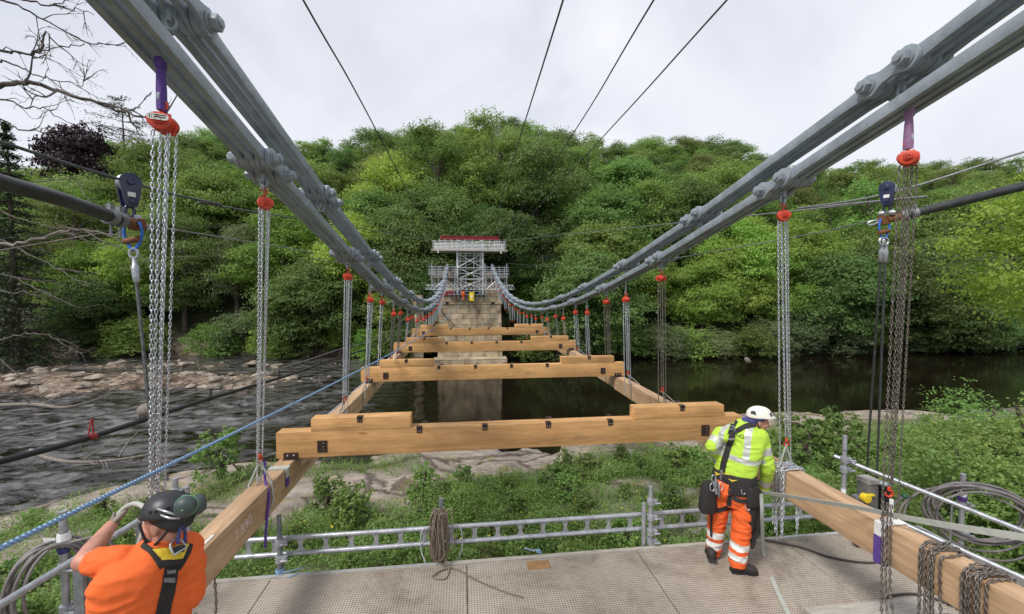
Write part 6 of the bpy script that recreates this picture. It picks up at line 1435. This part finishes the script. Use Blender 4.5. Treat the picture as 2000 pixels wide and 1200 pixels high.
def glove_hand(name, parent, wrist, d, side, thumb, mt, curl=.9, s=1.0):
    """palm, four bent fingers of different lengths and a thumb from the palm's side; d = towards fingertips, side = across knuckles"""
    d = Vector(d).normalized(); side = Vector(side); side = (side - d * side.dot(d)).normalized(); n = d.cross(side); w_ = Vector(wrist); mb = MB(); Rm = Matrix((d, side, n)).transposed()
    mb.ell(w_ + d * .05 * s, (.056 * s, .043 * s, .019 * s), Rm); mb.caps(w_ - d * .03 * s, w_ + d * .02 * s, .031 * s, .029 * s)
    for i, (o, l) in enumerate([(-.032, .066), (-.011, .078), (.011, .073), (.031, .056)]):
        p = w_ + d * .088 * s + side * o * s; dd = d; rr = .0098 * s
        for k, f in enumerate((.45, .32, .26)):
            a = curl * (.35 + .75 * k / 2); dd2 = (dd * math.cos(a) - n * math.sin(a)).normalized(); q = p + dd2 * l * f * s * 1.05; mb.caps(p, q, rr, rr * .92, 8); p, rr = q, rr * .92; dd = dd2
    p = w_ + d * .030 * s + side * (thumb * .038) * s; q = p + (d * .55 + side * thumb * .7 - n * .35).normalized() * .040 * s; t = q + (d * .9 - n * .5 + side * thumb * .05).normalized() * .032 * s; mb.caps(p, q, .0135 * s, .0115 * s, 8); mb.caps(q, t, .0115 * s, .009 * s, 8)
    return blob(name, mb, mt, parent, .0045, 2)
def bone(mb, pts, rs, n=12):
    for (a, b_), (r0, r1) in zip(zip(pts, pts[1:]), zip(rs, rs[1:])): mb.caps(a, b_, r0, r1, n)
def boot(parent, heel, toe, ankle, mt):
    heel, toe, ankle = Vector(heel), Vector(toe), Vector(ankle); d = (toe - heel); d.normalize(); L_ = (toe - heel).length; sd = d.cross(Vector((0, 0, 1))).normalized(); up = sd.cross(d); mb = MB()
    mb.loft([(heel + up * .045 - d * .02, sd * .028, up * .04), (heel + up * .052 + d * .02, sd * .042, up * .05), (heel + d * L_ * .45 + up * .052, sd * .041, up * .048), (heel + d * L_ * .75 + up * .042, sd * .049, up * .040), (heel + d * L_ * .95 + up * .036, sd * .040, up * .032), (heel + d * L_ * 1.03 + up * .03, sd * .02, up * .018)], 16, power=2.4)
    mb.caps(heel + up * .06 + d * .045, ankle + Vector((0, 0, .03)), .050, .055)
    o = blob('boot', mb, mt, parent, .008, 3)
    m = MB(); m.prism([(-.025, -.040), (.03, -.046), (L_ * .5, -.040), (L_ * .75, -.053), (L_, -.040), (L_ + .015, 0), (L_, .040), (L_ * .75, .053), (L_ * .5, .040), (.03, .046), (-.025, .040)], heel + up * .008, d, sd, .022); m.build('sole', M['black'], o); return o
def dome_helmet(parent, C, f, up, rx, ry, rz, mt, brim=.03, name='helmet', ridge=True):
    f = Vector(f).normalized(); r = f.cross(Vector(up)).normalized(); u = r.cross(f); C = Vector(C); V, Fq = [], []; nu, nv = 32, 12
    for j in range(nv + 1):
        e = (PI / 2) * (1 - j / nv); 
        for i in range(nu):
            a = 2 * PI * i / nu; k = math.cos(e); kk = 1 + (.05 * math.sin(e * 2) if ridge and abs(math.sin(a)) < .35 else 0)
            b_ = brim * (1 if math.cos(a) > .2 else .35) * (max(0, 1 - e / .20)) ** 2
            V.append(C + f * ((rx + b_ * max(0, math.cos(a))) * k * math.cos(a)) + r * ((ry + b_ * .25) * k * math.sin(a)) + u * (rz * math.sin(e) * kk - (.018 * max(0, -math.cos(a)) if e < .15 else 0)))
    for j in range(nv):
        for i in range(nu): l = (i + 1) % nu; Fq.append((j * nu + i, (j + 1) * nu + i, (j + 1) * nu + l, j * nu + l))
    m = MB(); m.add(V, Fq); o = m.build(name, mt, parent, smooth=60); sd = o.modifiers.new('t', 'SOLIDIFY'); sd.thickness = .006; sd.offset = -1
    return o, f, r, u

# ---- worker in lime and orange, standing by the transom
B0 = Vector((2.80, 3.95, 0)); wk = thing('person', 'worker in lime long sleeved top, orange trousers and white helmet holding a grey strap', 'person', tuple(B0))
def J(p, q, dy=0): return ay(p, q, 3.93 + dy)
fb = Vector((.80, .60, 0)).normalized(); rb_ = Vector((.60, -.80, 0)).normalized(); Zu = Vector((0, 0, 1))
sh = MB()
secs = [(J(1434, 946), .185, .125), (J(1434, 925), .195, .130), (J(1438, 905), .205, .135), (J(1444, 880), .222, .140), (J(1449, 858), .225, .130), (J(1450, 842, -.01), .185, .105), (J(1453, 830, -.01), .10, .08), (J(1456, 824, -.01), .072, .07)]
sh.loft([(c, rb_ * w_, fb * d + Zu * .02) for c, w_, d in secs], 24)
sl, el, wl = J(1409, 848, .10), J(1390, 872, .06), J(1403, 898, .26)
sr, er, wr = J(1483, 853, -.09), J(1500, 912, -.12), J(1492, 952, .02)
bone(sh, [sl, sl.lerp(el, .55), el, wl], [.078, .070, .062, .050]); bone(sh, [sr, sr.lerp(er, .5), er, er.lerp(wr, .6), wr], [.085, .073, .066, .055, .048])
sh.ell(J(1420, 852, .02), (.09, .08, .07)); sh.ell(J(1474, 852, -.04), (.09, .08, .07))
zc = [J(1440, 893).z, J(1440, 880).z]
def pk(c):
    d = c - J(1446, 880); s = d.dot(rb_); z = c.z
    for a, b_, lo, hi in ((sr, er, .34, .58), (er, wr, .55, .85), (sl, el, .45, .85), (el, wl, .5, .85)):
        ax_ = b_ - a; t = (c - a).dot(ax_) / ax_.length_squared; rad = (c - a - ax_ * t).length
        if rad < .11 and lo < t < hi and (abs(s) > .17 or a is er): return 1
    if abs(s) < .235:
        zb_ = zc[0] - .10 * s
        if zb_ - .005 < z < zb_ + .05 and abs(s) < .225: return 1
        if z > zb_ and (.065 < s < .125 or -.165 < s < -.105): return 1
    return 0
shirt = blob('top', sh, [M['hivis'], M['reflect']], wk, .0085, 4, pk, fold=.0075); bv = bvh_of(shirt, B0)
tr = MB(); tr.loft([(J(1434, 934), rb_ * .180, fb * .122), (J(1433, 950), rb_ * .190, fb * .135), (J(1431, 968), rb_ * .185, fb * .135), (J(1431, 984), rb_ * .14, fb * .11)], 22)
lh, lk, la = J(1407, 966, .06), J(1400, 1020, .11), J(1394, 1072, .17); rh, rk, ra = J(1452, 968, -.05), J(1449, 1030, -.09), J(1440, 1096, -.07)
bone(tr, [lh, lh.lerp(lk, .5), lk, lk.lerp(la, .6), la], [.110, .104, .088, .082, .080]); bone(tr, [rh, rh.lerp(rk, .5), rk, rk.lerp(ra, .6), ra], [.114, .108, .092, .086, .084])
tr.ell(J(1414, 955, -.02), (.10, .10, .10)); tr.ell(J(1450, 958, -.08), (.10, .10, .10))
def pt(c):
    for a, b_, bands in ((lk, la, ((.22, .46), (.60, .86))), (rk, ra, ((.40, .60), (.72, .92)))):
        ax_ = b_ - a; t = (c - a).dot(ax_) / ax_.length_squared
        if (c - a - ax_ * t).length < .12 and any(l < t < h for l, h in bands): return 1
    return 0
trs = blob('trousers', tr, [M['orangetr'], M['reflectw']], wk, .009, 3, pt, fold=.009); bvt = bvh_of(trs, B0)
HC = J(1480, 823, -.03); hf = Vector((.93, -.36, -.16)); bd_ = MB(); P, Rm, hr, hu, hfw = head_parts(bd_, HC, hf, (-.05, -.05, 1))
bone(bd_, [P(-.02, 0, -.05), J(1458, 842, -.02), J(1452, 860)], [.058, .064, .088])
bone(bd_, [J(1448, 870), J(1437, 915), J(1432, 955)], [.11, .10, .11]); bone(bd_, [J(1440, 860), sl, el, wl], [.08, .05, .042, .034]); bone(bd_, [J(1460, 862), sr, er, wr], [.08, .055, .045, .034])
bone(bd_, [J(1432, 955), lh, lk, la, la - Vector((0, 0, .03))], [.1, .085, .065, .045, .045]); bone(bd_, [J(1432, 955), rh, rk, ra, ra - Vector((0, 0, .04))], [.1, .09, .065, .045, .045])
body = blob('body', bd_, M['skin'], wk, .0075, 2); eyes(body, P)
bv_b = bvh_of(body, B0)
m = MB(); 
m.ell(P(.052, 0, -.080), (.050, .050, .040), Rm); m.ell(P(.022, .052, -.050), (.042, .012, .048), Rm); m.ell(P(.022, -.052, -.050), (.042, .012, .048), Rm)
blob('beard', m, M['hair'], body, .006, 2)
glove_hand('glove', wk, wr, (.25, .75, -.5), (.2, .4, .8), 1, M['strapblack'], 1.1); glove_hand('glove', wk, wl, (.5, .75, -.35), (.3, .2, .9), 1, M['strapblack'], .9)
hl, f_, r_, u_ = dome_helmet(wk, P(.002, 0, .062), hf + Vector((0, 0, .10)), (-.05, -.05, 1), .118, .096, .094, M['helmetwht'], .036)
HCc = P(.002, 0, .062)
for s in (-1, 1):
    for a in (.55, 2.35): m = MB(); m.prism([(-.03, -.014), (.024, -.02), (.03, .012), (-.012, .022)], HCc + f_ * .104 * math.cos(a) + r_ * s * .088 * math.sin(a) + u_ * .042, (f_ * -math.sin(a) + r_ * s * math.cos(a)).normalized(), (u_ - (f_ * math.cos(a) + r_ * s * math.sin(a)) * .55).normalized(), .012); m.build('vent', M['helmetblk'], hl)
m = MB(); m.loft([(P(-.012, 0, .058), f_ * .104, r_ * .086), (P(-.024, 0, .022), f_ * .096, r_ * .085), (P(-.056, 0, -.022), f_ * .062, r_ * .070)], 20); m.ell(P(-.125, .0, -.015), (.025, .03, .03)); m.bar(P(-.12, .02, -.02), P(-.155, .03, -.075), .03, .01); blob('headscarf', m, M['bluecloth'], wk, .006, 2)
m = MB(); m.tube(catmull([P(-.045, .086, .03), P(-.01, .088, -.03), P(.03, .058, -.082), P(.045, .02, -.108), P(.045, -.02, -.108), P(.03, -.058, -.082), P(-.01, -.088, -.03), P(-.045, -.086, .03)], 5), .006, 6); m.build('chin_strap', M['strapblack'], hl, smooth=60)
hn = MB(); 
ribbon(hn, bv, [(1438, 822), (1432, 832), (1430, 842)], 9, .010, .012); ribbon(hn, bv, [(1474, 830), (1455, 834), (1440, 842), (1431, 846)], 9, .010, .012); ribbon(hn, bv, [(1431, 838), (1427, 860), (1420, 885), (1414, 905), (1411, 922)], 11, .010, .012)
hn.build('harness_strap', M['strapblack'], wk)
m = MB(); c, n = hit(bv, 1432, 840, .022); rr_ = n.cross(Zu).normalized(); uu = rr_.cross(n) * -1
m.tube([c + rr_ * (.028 * math.cos(t)) + Zu * (.032 * math.sin(t)) for t in [2 * PI * k / 14 for k in range(14)]], .006, 6, closed=True); m.box(c, (.06, .02, .02)); m.build('back_ring', M['galvdark'], wk, smooth=50)
m = MB(); c, n = hit(bv, 1427, 857, .018); m.box(c, (.06, .02, .018)); c, n = hit(bv, 1411, 928, .02); m.box(c, (.022, .02, .10)); m.build('buckle', M['brushed'], wk, bevel=.003)
# broad padded belt
wb = MB(); wb.loft([(J(1434, 957), rb_ * .205, fb * .150), (J(1434, 945), rb_ * .214, fb * .158), (J(1434, 930), rb_ * .214, fb * .156), (J(1435, 920), rb_ * .206, fb * .148)], 28); belt = blob('work_belt', wb, M['strapblack'], wk, .008, 3); bvb = bvh_of(belt, B0)
yl = MB(); patch(yl, bvb, [(1399, 908), (1410, 914), (1412, 922), (1398, 916)], 2, 2, .004); patch(yl, bvb, [(1412, 917), (1420, 919), (1424, 928), (1412, 926)], 2, 2, .004); patch(yl, bvb, [(1422, 921), (1428, 925), (1447, 930), (1424, 928)], 3, 2, .004); patch(yl, bvb, [(1422, 935), (1430, 938), (1441, 938), (1430, 941)], 2, 1, .004); patch(yl, bvb, [(1396, 921), (1403, 925), (1409, 926), (1400, 929)], 2, 1, .004); yl.build('yellow_flash', M['yellow'], belt)
lg = MB(); ribbon(lg, bvt, [(1428, 948), (1425, 975), (1423, 996)], 9, .008, .008); ribbon(lg, bvt, [(1421, 992), (1412, 995), (1396, 998)], 8, .008, .008); ribbon(lg, bvt, [(1431, 972), (1445, 978), (1462, 980)], 8, .008, .008); lg.build('leg_strap', M['strapblack'], wk)
m = MB(); 
pc = J(1382, 970, .02); m.loft([(pc + Vector((0, 0, -.16)), Vector((.075, 0, 0)), Vector((0, .06, 0))), (pc + Vector((0, 0, -.12)), Vector((.085, 0, 0)), Vector((0, .07, 0))), (pc + Vector((.01, 0, .10)), Vector((.072, 0, 0)), Vector((0, .06, 0))), (pc + Vector((.015, 0, .15)), Vector((.06, 0, 0)), Vector((0, .05, 0)))], 18, power=3.2); m.build('bolt_bag', M['strapblack'], wk, smooth=50)
m = MB(); pc = J(1468, 968, -.16); m.loft([(pc + Vector((0, 0, -.10)), Vector((.06, 0, 0)), Vector((0, .05, 0))), (pc + Vector((0, 0, .06)), Vector((.075, 0, 0)), Vector((0, .06, 0))), (pc + Vector((0, 0, .10)), Vector((.06, 0, 0)), Vector((0, .05, 0)))], 16, power=3)
pc = J(1465, 1005, -.14); m.loft([(pc + Vector((0, 0, -.12)), Vector((.035, 0, 0)), Vector((0, .04, 0))), (pc + Vector((0, 0, .14)), Vector((.06, 0, 0)), Vector((0, .05, 0)))], 14, power=3); m.build('tool_pouch', M['strapblack'], wk, smooth=50)
m = MB()
for k in range(5):
    x = 1474 + k * 2.2; m.tube(catmull([J(x, 965, -.17), J(x + 4, 1000, -.16), J(x + 2, 1040, -.14), J(x - 3 - 3 * k, 1070 - 4 * k, -.12), J(x - 9, 1060, -.12), J(x - 5, 1030, -.13)], 5), .008 if k % 2 else .012, 6)
m.tube(catmull([J(1391, 990, .05), J(1389, 1020, .06), J(1389, 1048, .08)], 4), .012, 6); m.tube(catmull([J(1432, 1005, .02), J(1432, 1040, .03), J(1427, 1065, .03)], 4), .014, 6); m.build('lanyard', M['strapblack'], wk, smooth=50)
for p, q, dy in ((1452, 958, -.17), (1460, 990, -.17), (1480, 962, -.15), (1394, 935, -.06), (1398, 946, -.07), (1391, 952, -.05), (1408, 950, -.1)):
    c = J(p, q, dy); a0 = random.uniform(-.6, .6); m = MB(); m.tube([c + Vector((.024 * math.cos(t) * math.cos(a0), .01 * math.sin(t), .036 * math.sin(t) + .01 * math.cos(t))) for t in [2 * PI * k / 12 for k in range(12)]], .005, 6, closed=True); m.build('carabiner', M['galv'], wk, smooth=60)
m = MB(); m.tube([J(1400, 965, -.08), J(1397, 952, -.08), J(1399, 938, -.08)], .018, 8); m.tube([J(1405, 972, -.09), J(1404, 950, -.09)], .010, 8); m.build('hand_tool', M['galvdark'], wk, smooth=60)
ha, ta = az(1432, 1117, 0), az(1478, 1121, 0); boot(wk, (ha.x, ha.y, .004), (ta.x, ta.y, .004), ra - Vector((0, 0, .06)), M['boot'])
tl = az(1389, 1097, 0); boot(wk, (2.62, 3.99, .055), (2.73, 4.21, .004), la - Vector((0, 0, .05)), M['boot'])
# letters on the back of the lime top
c, n = hit(bv, 1445, 852, .004); uu = (Zu - n * Zu.dot(n)).normalized(); xx = uu.cross(n); Rx = Matrix((xx, uu, n)).transposed().to_4x4(); Rx.translation = c - B0
text_mesh('NG', 'back_lettering', M['leafgreen'], .055, wk, Rx, .0005)

# ---- worker in orange, close on the left
B1 = Vector((-1.78, 2.40, 0)); wo_ = thing('person', 'worker in orange T shirt, black helmet and yellow black harness gripping the hose', 'person', tuple(B1))
def K(p, q, dy=0): return ay(p, q, 2.40 + dy)
fb = Vector((-.80, .60, 0)).normalized(); rb_ = Vector((.60, .80, 0)).normalized()
sh = MB()
def KS(p, q, w_, d, dy=0): return (K(p, q, dy), rb_ * w_, fb * d + Zu * .015)
sh.loft([KS(285, 1300, .200, .135), KS(284, 1240, .205, .14), KS(285, 1190, .215, .145), KS(288, 1145, .235, .150), KS(293, 1108, .250, .145), KS(300, 1084, .225, .125, .0), KS(308, 1068, .14, .10, .01), KS(315, 1056, .078, .075, .015), KS(316, 1049, .070, .068, .018)], 28)
sl, el, wl = K(236, 1102, -.05), K(163, 1096, -.02), K(217, 1027, .22); slv = sl.lerp(el, .60)
sr, er, wr = K(366, 1098, .08), K(372, 1165, .10), K(345, 1215, .22)
bone(sh, [sl, sl.lerp(el, .35), slv], [.085, .078, .071]); bone(sh, [sr, sr.lerp(er, .55), er.lerp(sr, .1)], [.085, .075, .072]); bone(sh, [er.lerp(sr, .1), er.lerp(wr, .15)], [.07, .062])
sh.ell(K(250, 1098, -.02), (.10, .09, .07)); sh.ell(K(350, 1092, .06), (.09, .09, .07))
shirt = blob('t_shirt', sh, M['orange'], wo_, .009, 4, fold=.0075); bv = bvh_of(shirt, B1)
HC = K(322, 1022, .03); hf = Vector((-.97, .12, -.20)); bd_ = MB(); P, Rm, hr, hu, hfw = head_parts(bd_, HC, hf, (.10, .05, 1), 1.02)
bone(bd_, [P(-.025, 0, -.045), K(318, 1056, .02), K(312, 1085, .03)], [.060, .062, .075]); bone(bd_, [K(305, 1115, .03), K(290, 1170), K(285, 1290)], [.09, .10, .11])
bone(bd_, [K(285, 1115, .02), sl, el, el.lerp(wl, .35), wl], [.06, .055, .050, .049, .034]); bone(bd_, [K(330, 1112, .05), sr, er, wr], [.06, .055, .047, .036])
zh = K(285, 1300).z; hip = Vector((K(285, 1300).x, 2.40, .98))
L1, L2 = hip + rb_ * .10, hip - rb_ * .10
for q in (L1, L2): bone(bd_, [hip, q, q + Vector((0, .03, -.45)), q + Vector((0, 0, -.86))], [.12, .095, .065, .05])
body = blob('body', bd_, M['skin'], wo_, .0085, 2); eyes(body, P, 1.02)
m = MB(); m.ell(P(-.02, 0, .0), (.099, .081, .075), Rm); blob('hair', m, M['hair'], body, .008, 1)
tr = MB(); tr.loft([(hip + Vector((0, 0, .16)), rb_ * .19, fb * .13), (hip + Vector((0, 0, .04)), rb_ * .195, fb * .14), (hip - Vector((0, 0, .08)), rb_ * .185, fb * .135)], 20)
for q in (L1, L2): bone(tr, [q, q + Vector((0, .03, -.45)), q + Vector((0, 0, -.84))], [.115, .09, .08])
blob('trousers', tr, M['orangetr'], wo_, .012, 4)
for q in (L1, L2): boot(wo_, (q.x, q.y - .08, .004), (q.x - .06, q.y + .18, .004), q + Vector((0, 0, -.88)), M['boot'])
gd = (K(240, 1003, .28) - wl).normalized(); glove_hand('glove', wo_, wl - gd * .01, gd, (.5, .3, .6), -1, M['glove'], .75, 1.05)
m = MB(); m.tube([wl - gd * .03 + (Vector((gd.z, 0, -gd.x)) * math.cos(t) + gd.cross(Vector((gd.z, 0, -gd.x))) * math.sin(t)) * .036 for t in [2 * PI * k / 14 for k in range(14)]], .006, 6, closed=True); m.build('glove_cuff', M['black'], wo_, smooth=60)
glove_hand('glove', wo_, wr, (.1, .6, -.5), (.8, .2, .2), -1, M['glove'], .8)
# helmet, rear cage, ear muffs, straps
hC = P(-.022, 0, .064); hl, f_, r_, u_ = dome_helmet(wo_, hC, hf + Vector((0, 0, .10)), (.14, -.02, 1), .112, .100, .098, M['helmetblk'], .014)
m = MB(); m.loft([(hC + u_ * .01, f_ * .103, r_ * .094), (hC - u_ * .03 - f_ * .022, f_ * .088, r_ * .091), (hC - u_ * .062 - f_ * .060, f_ * .068, r_ * .088), (hC - u_ * .098 - f_ * .078, f_ * .034, r_ * .062)], 22); m.build('nape_guard', M['black'], hl, smooth=60)
bvh_h = bvh_of(hl, B1)
m = MB()
for k in range(9):
    a = PI * .50 + PI * .62 * k / 8
    for s in (1,):
        c = hC + f_ * .108 * math.cos(a) - r_ * .094 * math.sin(a) * -1 + u_ * .032; m.box(c, (.012, .012, .034), Matrix((f_, r_, u_)).transposed())
        c = hC + f_ * .108 * math.cos(a) - r_ * .094 * math.sin(a) + u_ * .032; m.box(c, (.012, .012, .034), Matrix((f_, r_, u_)).transposed())
m.build('vent_rib', M['black'], hl)
for (p, q, dy, nm) in ((362, 991, -.05, 0), (388, 985, .10, 1)):
    c = K(p, q, dy); mu = MB(); d_ = (Vector((.25, -.9, .05)) if nm == 0 else Vector((.8, .2, .05))).normalized(); a_ = d_.cross(Zu).normalized(); b2 = a_.cross(d_)
    mu.loft([(c - d_ * .030, a_ * .040, b2 * .044), (c - d_ * .012, a_ * .052, b2 * .056), (c + d_ * .012, a_ * .050, b2 * .054), (c + d_ * .030, a_ * .036, b2 * .040), (c + d_ * .036, a_ * .015, b2 * .018)], 20); e = mu.build('ear_muff', M['helmetgrey'], hl, smooth=60)
    m = MB(); m.tube([c - d_ * .013 + a_ * .0535 * math.cos(t) + b2 * .0575 * math.sin(t) for t in [2 * PI * k / 20 for k in range(20)]], .0022, 5, closed=True); m.box(c + d_ * .036 + a_ * .004, (.012, .004, .004)); m.build('green_trim', mat('green_trim', (.16, .42, .20), .5), e)
m = MB(); m.tube(catmull([K(352, 985, -.03), K(358, 968, .02), K(375, 972, .06)], 5), .005, 6); m.tube(catmull([K(300, 992, -.04), K(325, 1000, -.075), K(350, 1008, -.06)], 5), .006, 6); m.tube(catmull([K(305, 1002, -.045), K(330, 1012, -.08), K(352, 1012, -.06)], 5), .006, 6); m.build('muff_wire', M['brushed'], hl, smooth=60)
m = MB()
for s in (-1, 1): m.tube(catmull([P(.05, s * .088, .045), P(.045, s * .080, -.03), P(.050, s * .055, -.090), P(.052, s * .01, -.112)], 5), .0065, 6); m.tube(catmull([P(-.075, s * .072, -.02), P(-.035, s * .078, -.055), P(.02, s * .068, -.085), P(.050, s * .052, -.092)], 5), .0075, 6)
m.build('chin_strap', M['strapblack'], hl, smooth=60)
m = MB(); m.loft([(K(317, 1062, .012), rb_ * .080, fb * .078), (K(317, 1054, .016), rb_ * .078, fb * .076), (K(317, 1047, .02), rb_ * .072, fb * .070)], 22); m.build('collar', M['orange'], wo_, smooth=60)
hn = MB(); ribbon(hn, bv, [(282, 1060), (298, 1072), (312, 1090), (322, 1106)], 24, .008, .010); ribbon(hn, bv, [(366, 1062), (360, 1080), (350, 1098), (343, 1108)], 20, .008, .010); ribbon(hn, bv, [(336, 1098), (333, 1120), (328, 1150), (320, 1185), (312, 1225)], 26, .008, .010); hn.build('harness_strap', M['strapblack'], wo_)
m = MB(); patch(m, bv, [(299, 1074), (366, 1065), (354, 1090), (319, 1099)], 6, 4, .016, .008); m.build('yellow_back_pad', M['yellow'], wo_, bevel=0)
m = MB(); patch(m, bv, [(316, 1096), (356, 1090), (349, 1104), (319, 1106)], 4, 2, .0195, .008); m.build('pad_edge', M['strapblack'], wo_)
m = MB(); c, n = hit(bv, 340, 1074, .034); a_ = n.cross(Zu).normalized(); b2 = (Zu - n * Zu.dot(n)).normalized()
m.tube([c + a_ * (.032 * math.cos(t)) + b2 * (.006 + .036 * math.sin(t)) for t in [PI * k / 12 for k in range(13)]] + [c - a_ * .032 - b2 * .028, c + a_ * .032 - b2 * .028], .0055, 8, closed=True); m.build('dorsal_ring', M['galv'], wo_, smooth=60)
m = MB(); patch(m, bv, [(331, 1074), (351, 1072), (351, 1080), (332, 1082)], 2, 1, .040, .012); m.build('ring_strap', M['strapblack'], wo_)
m = MB()
for q, w_ in ((1112, 16), (1128, 20)): patch(m, bv, [(333 - w_ / 2 - (q - 1112) * .2, q), (333 + w_ / 2 - (q - 1112) * .2, q - 1), (332 + w_ / 2 - (q - 1112) * .2, q + 7), (332 - w_ / 2 - (q - 1112) * .2, q + 8)], 3, 1, .016, .008)
m.build('buckle', M['galvdark'], wo_)
m = MB(); m.tube(catmull([K(347, 1062, -.02), K(350, 1040, -.03), K(355, 1028, -.02), K(361, 1036, .0), K(362, 1058, .02)], 5), .008, 6); m.build('blue_lanyard', M['bluecloth'], wo_, smooth=60)
m = MB(); m.tube(catmull([K(232, 1004, .28), K(247, 990, .27), K(266, 984, .24), K(282, 993, .21), K(285, 1018, .18), K(277, 1046, .15), K(268, 1075, .12)], 6), .014, 10)
tag(m.build('hose', mat('pale_hose', (.42, .42, .39), .6), smooth=60, loc=tuple(K(266, 990, .25))), 'pale hose curving from the gloved hand of the orange worker', 'hose')
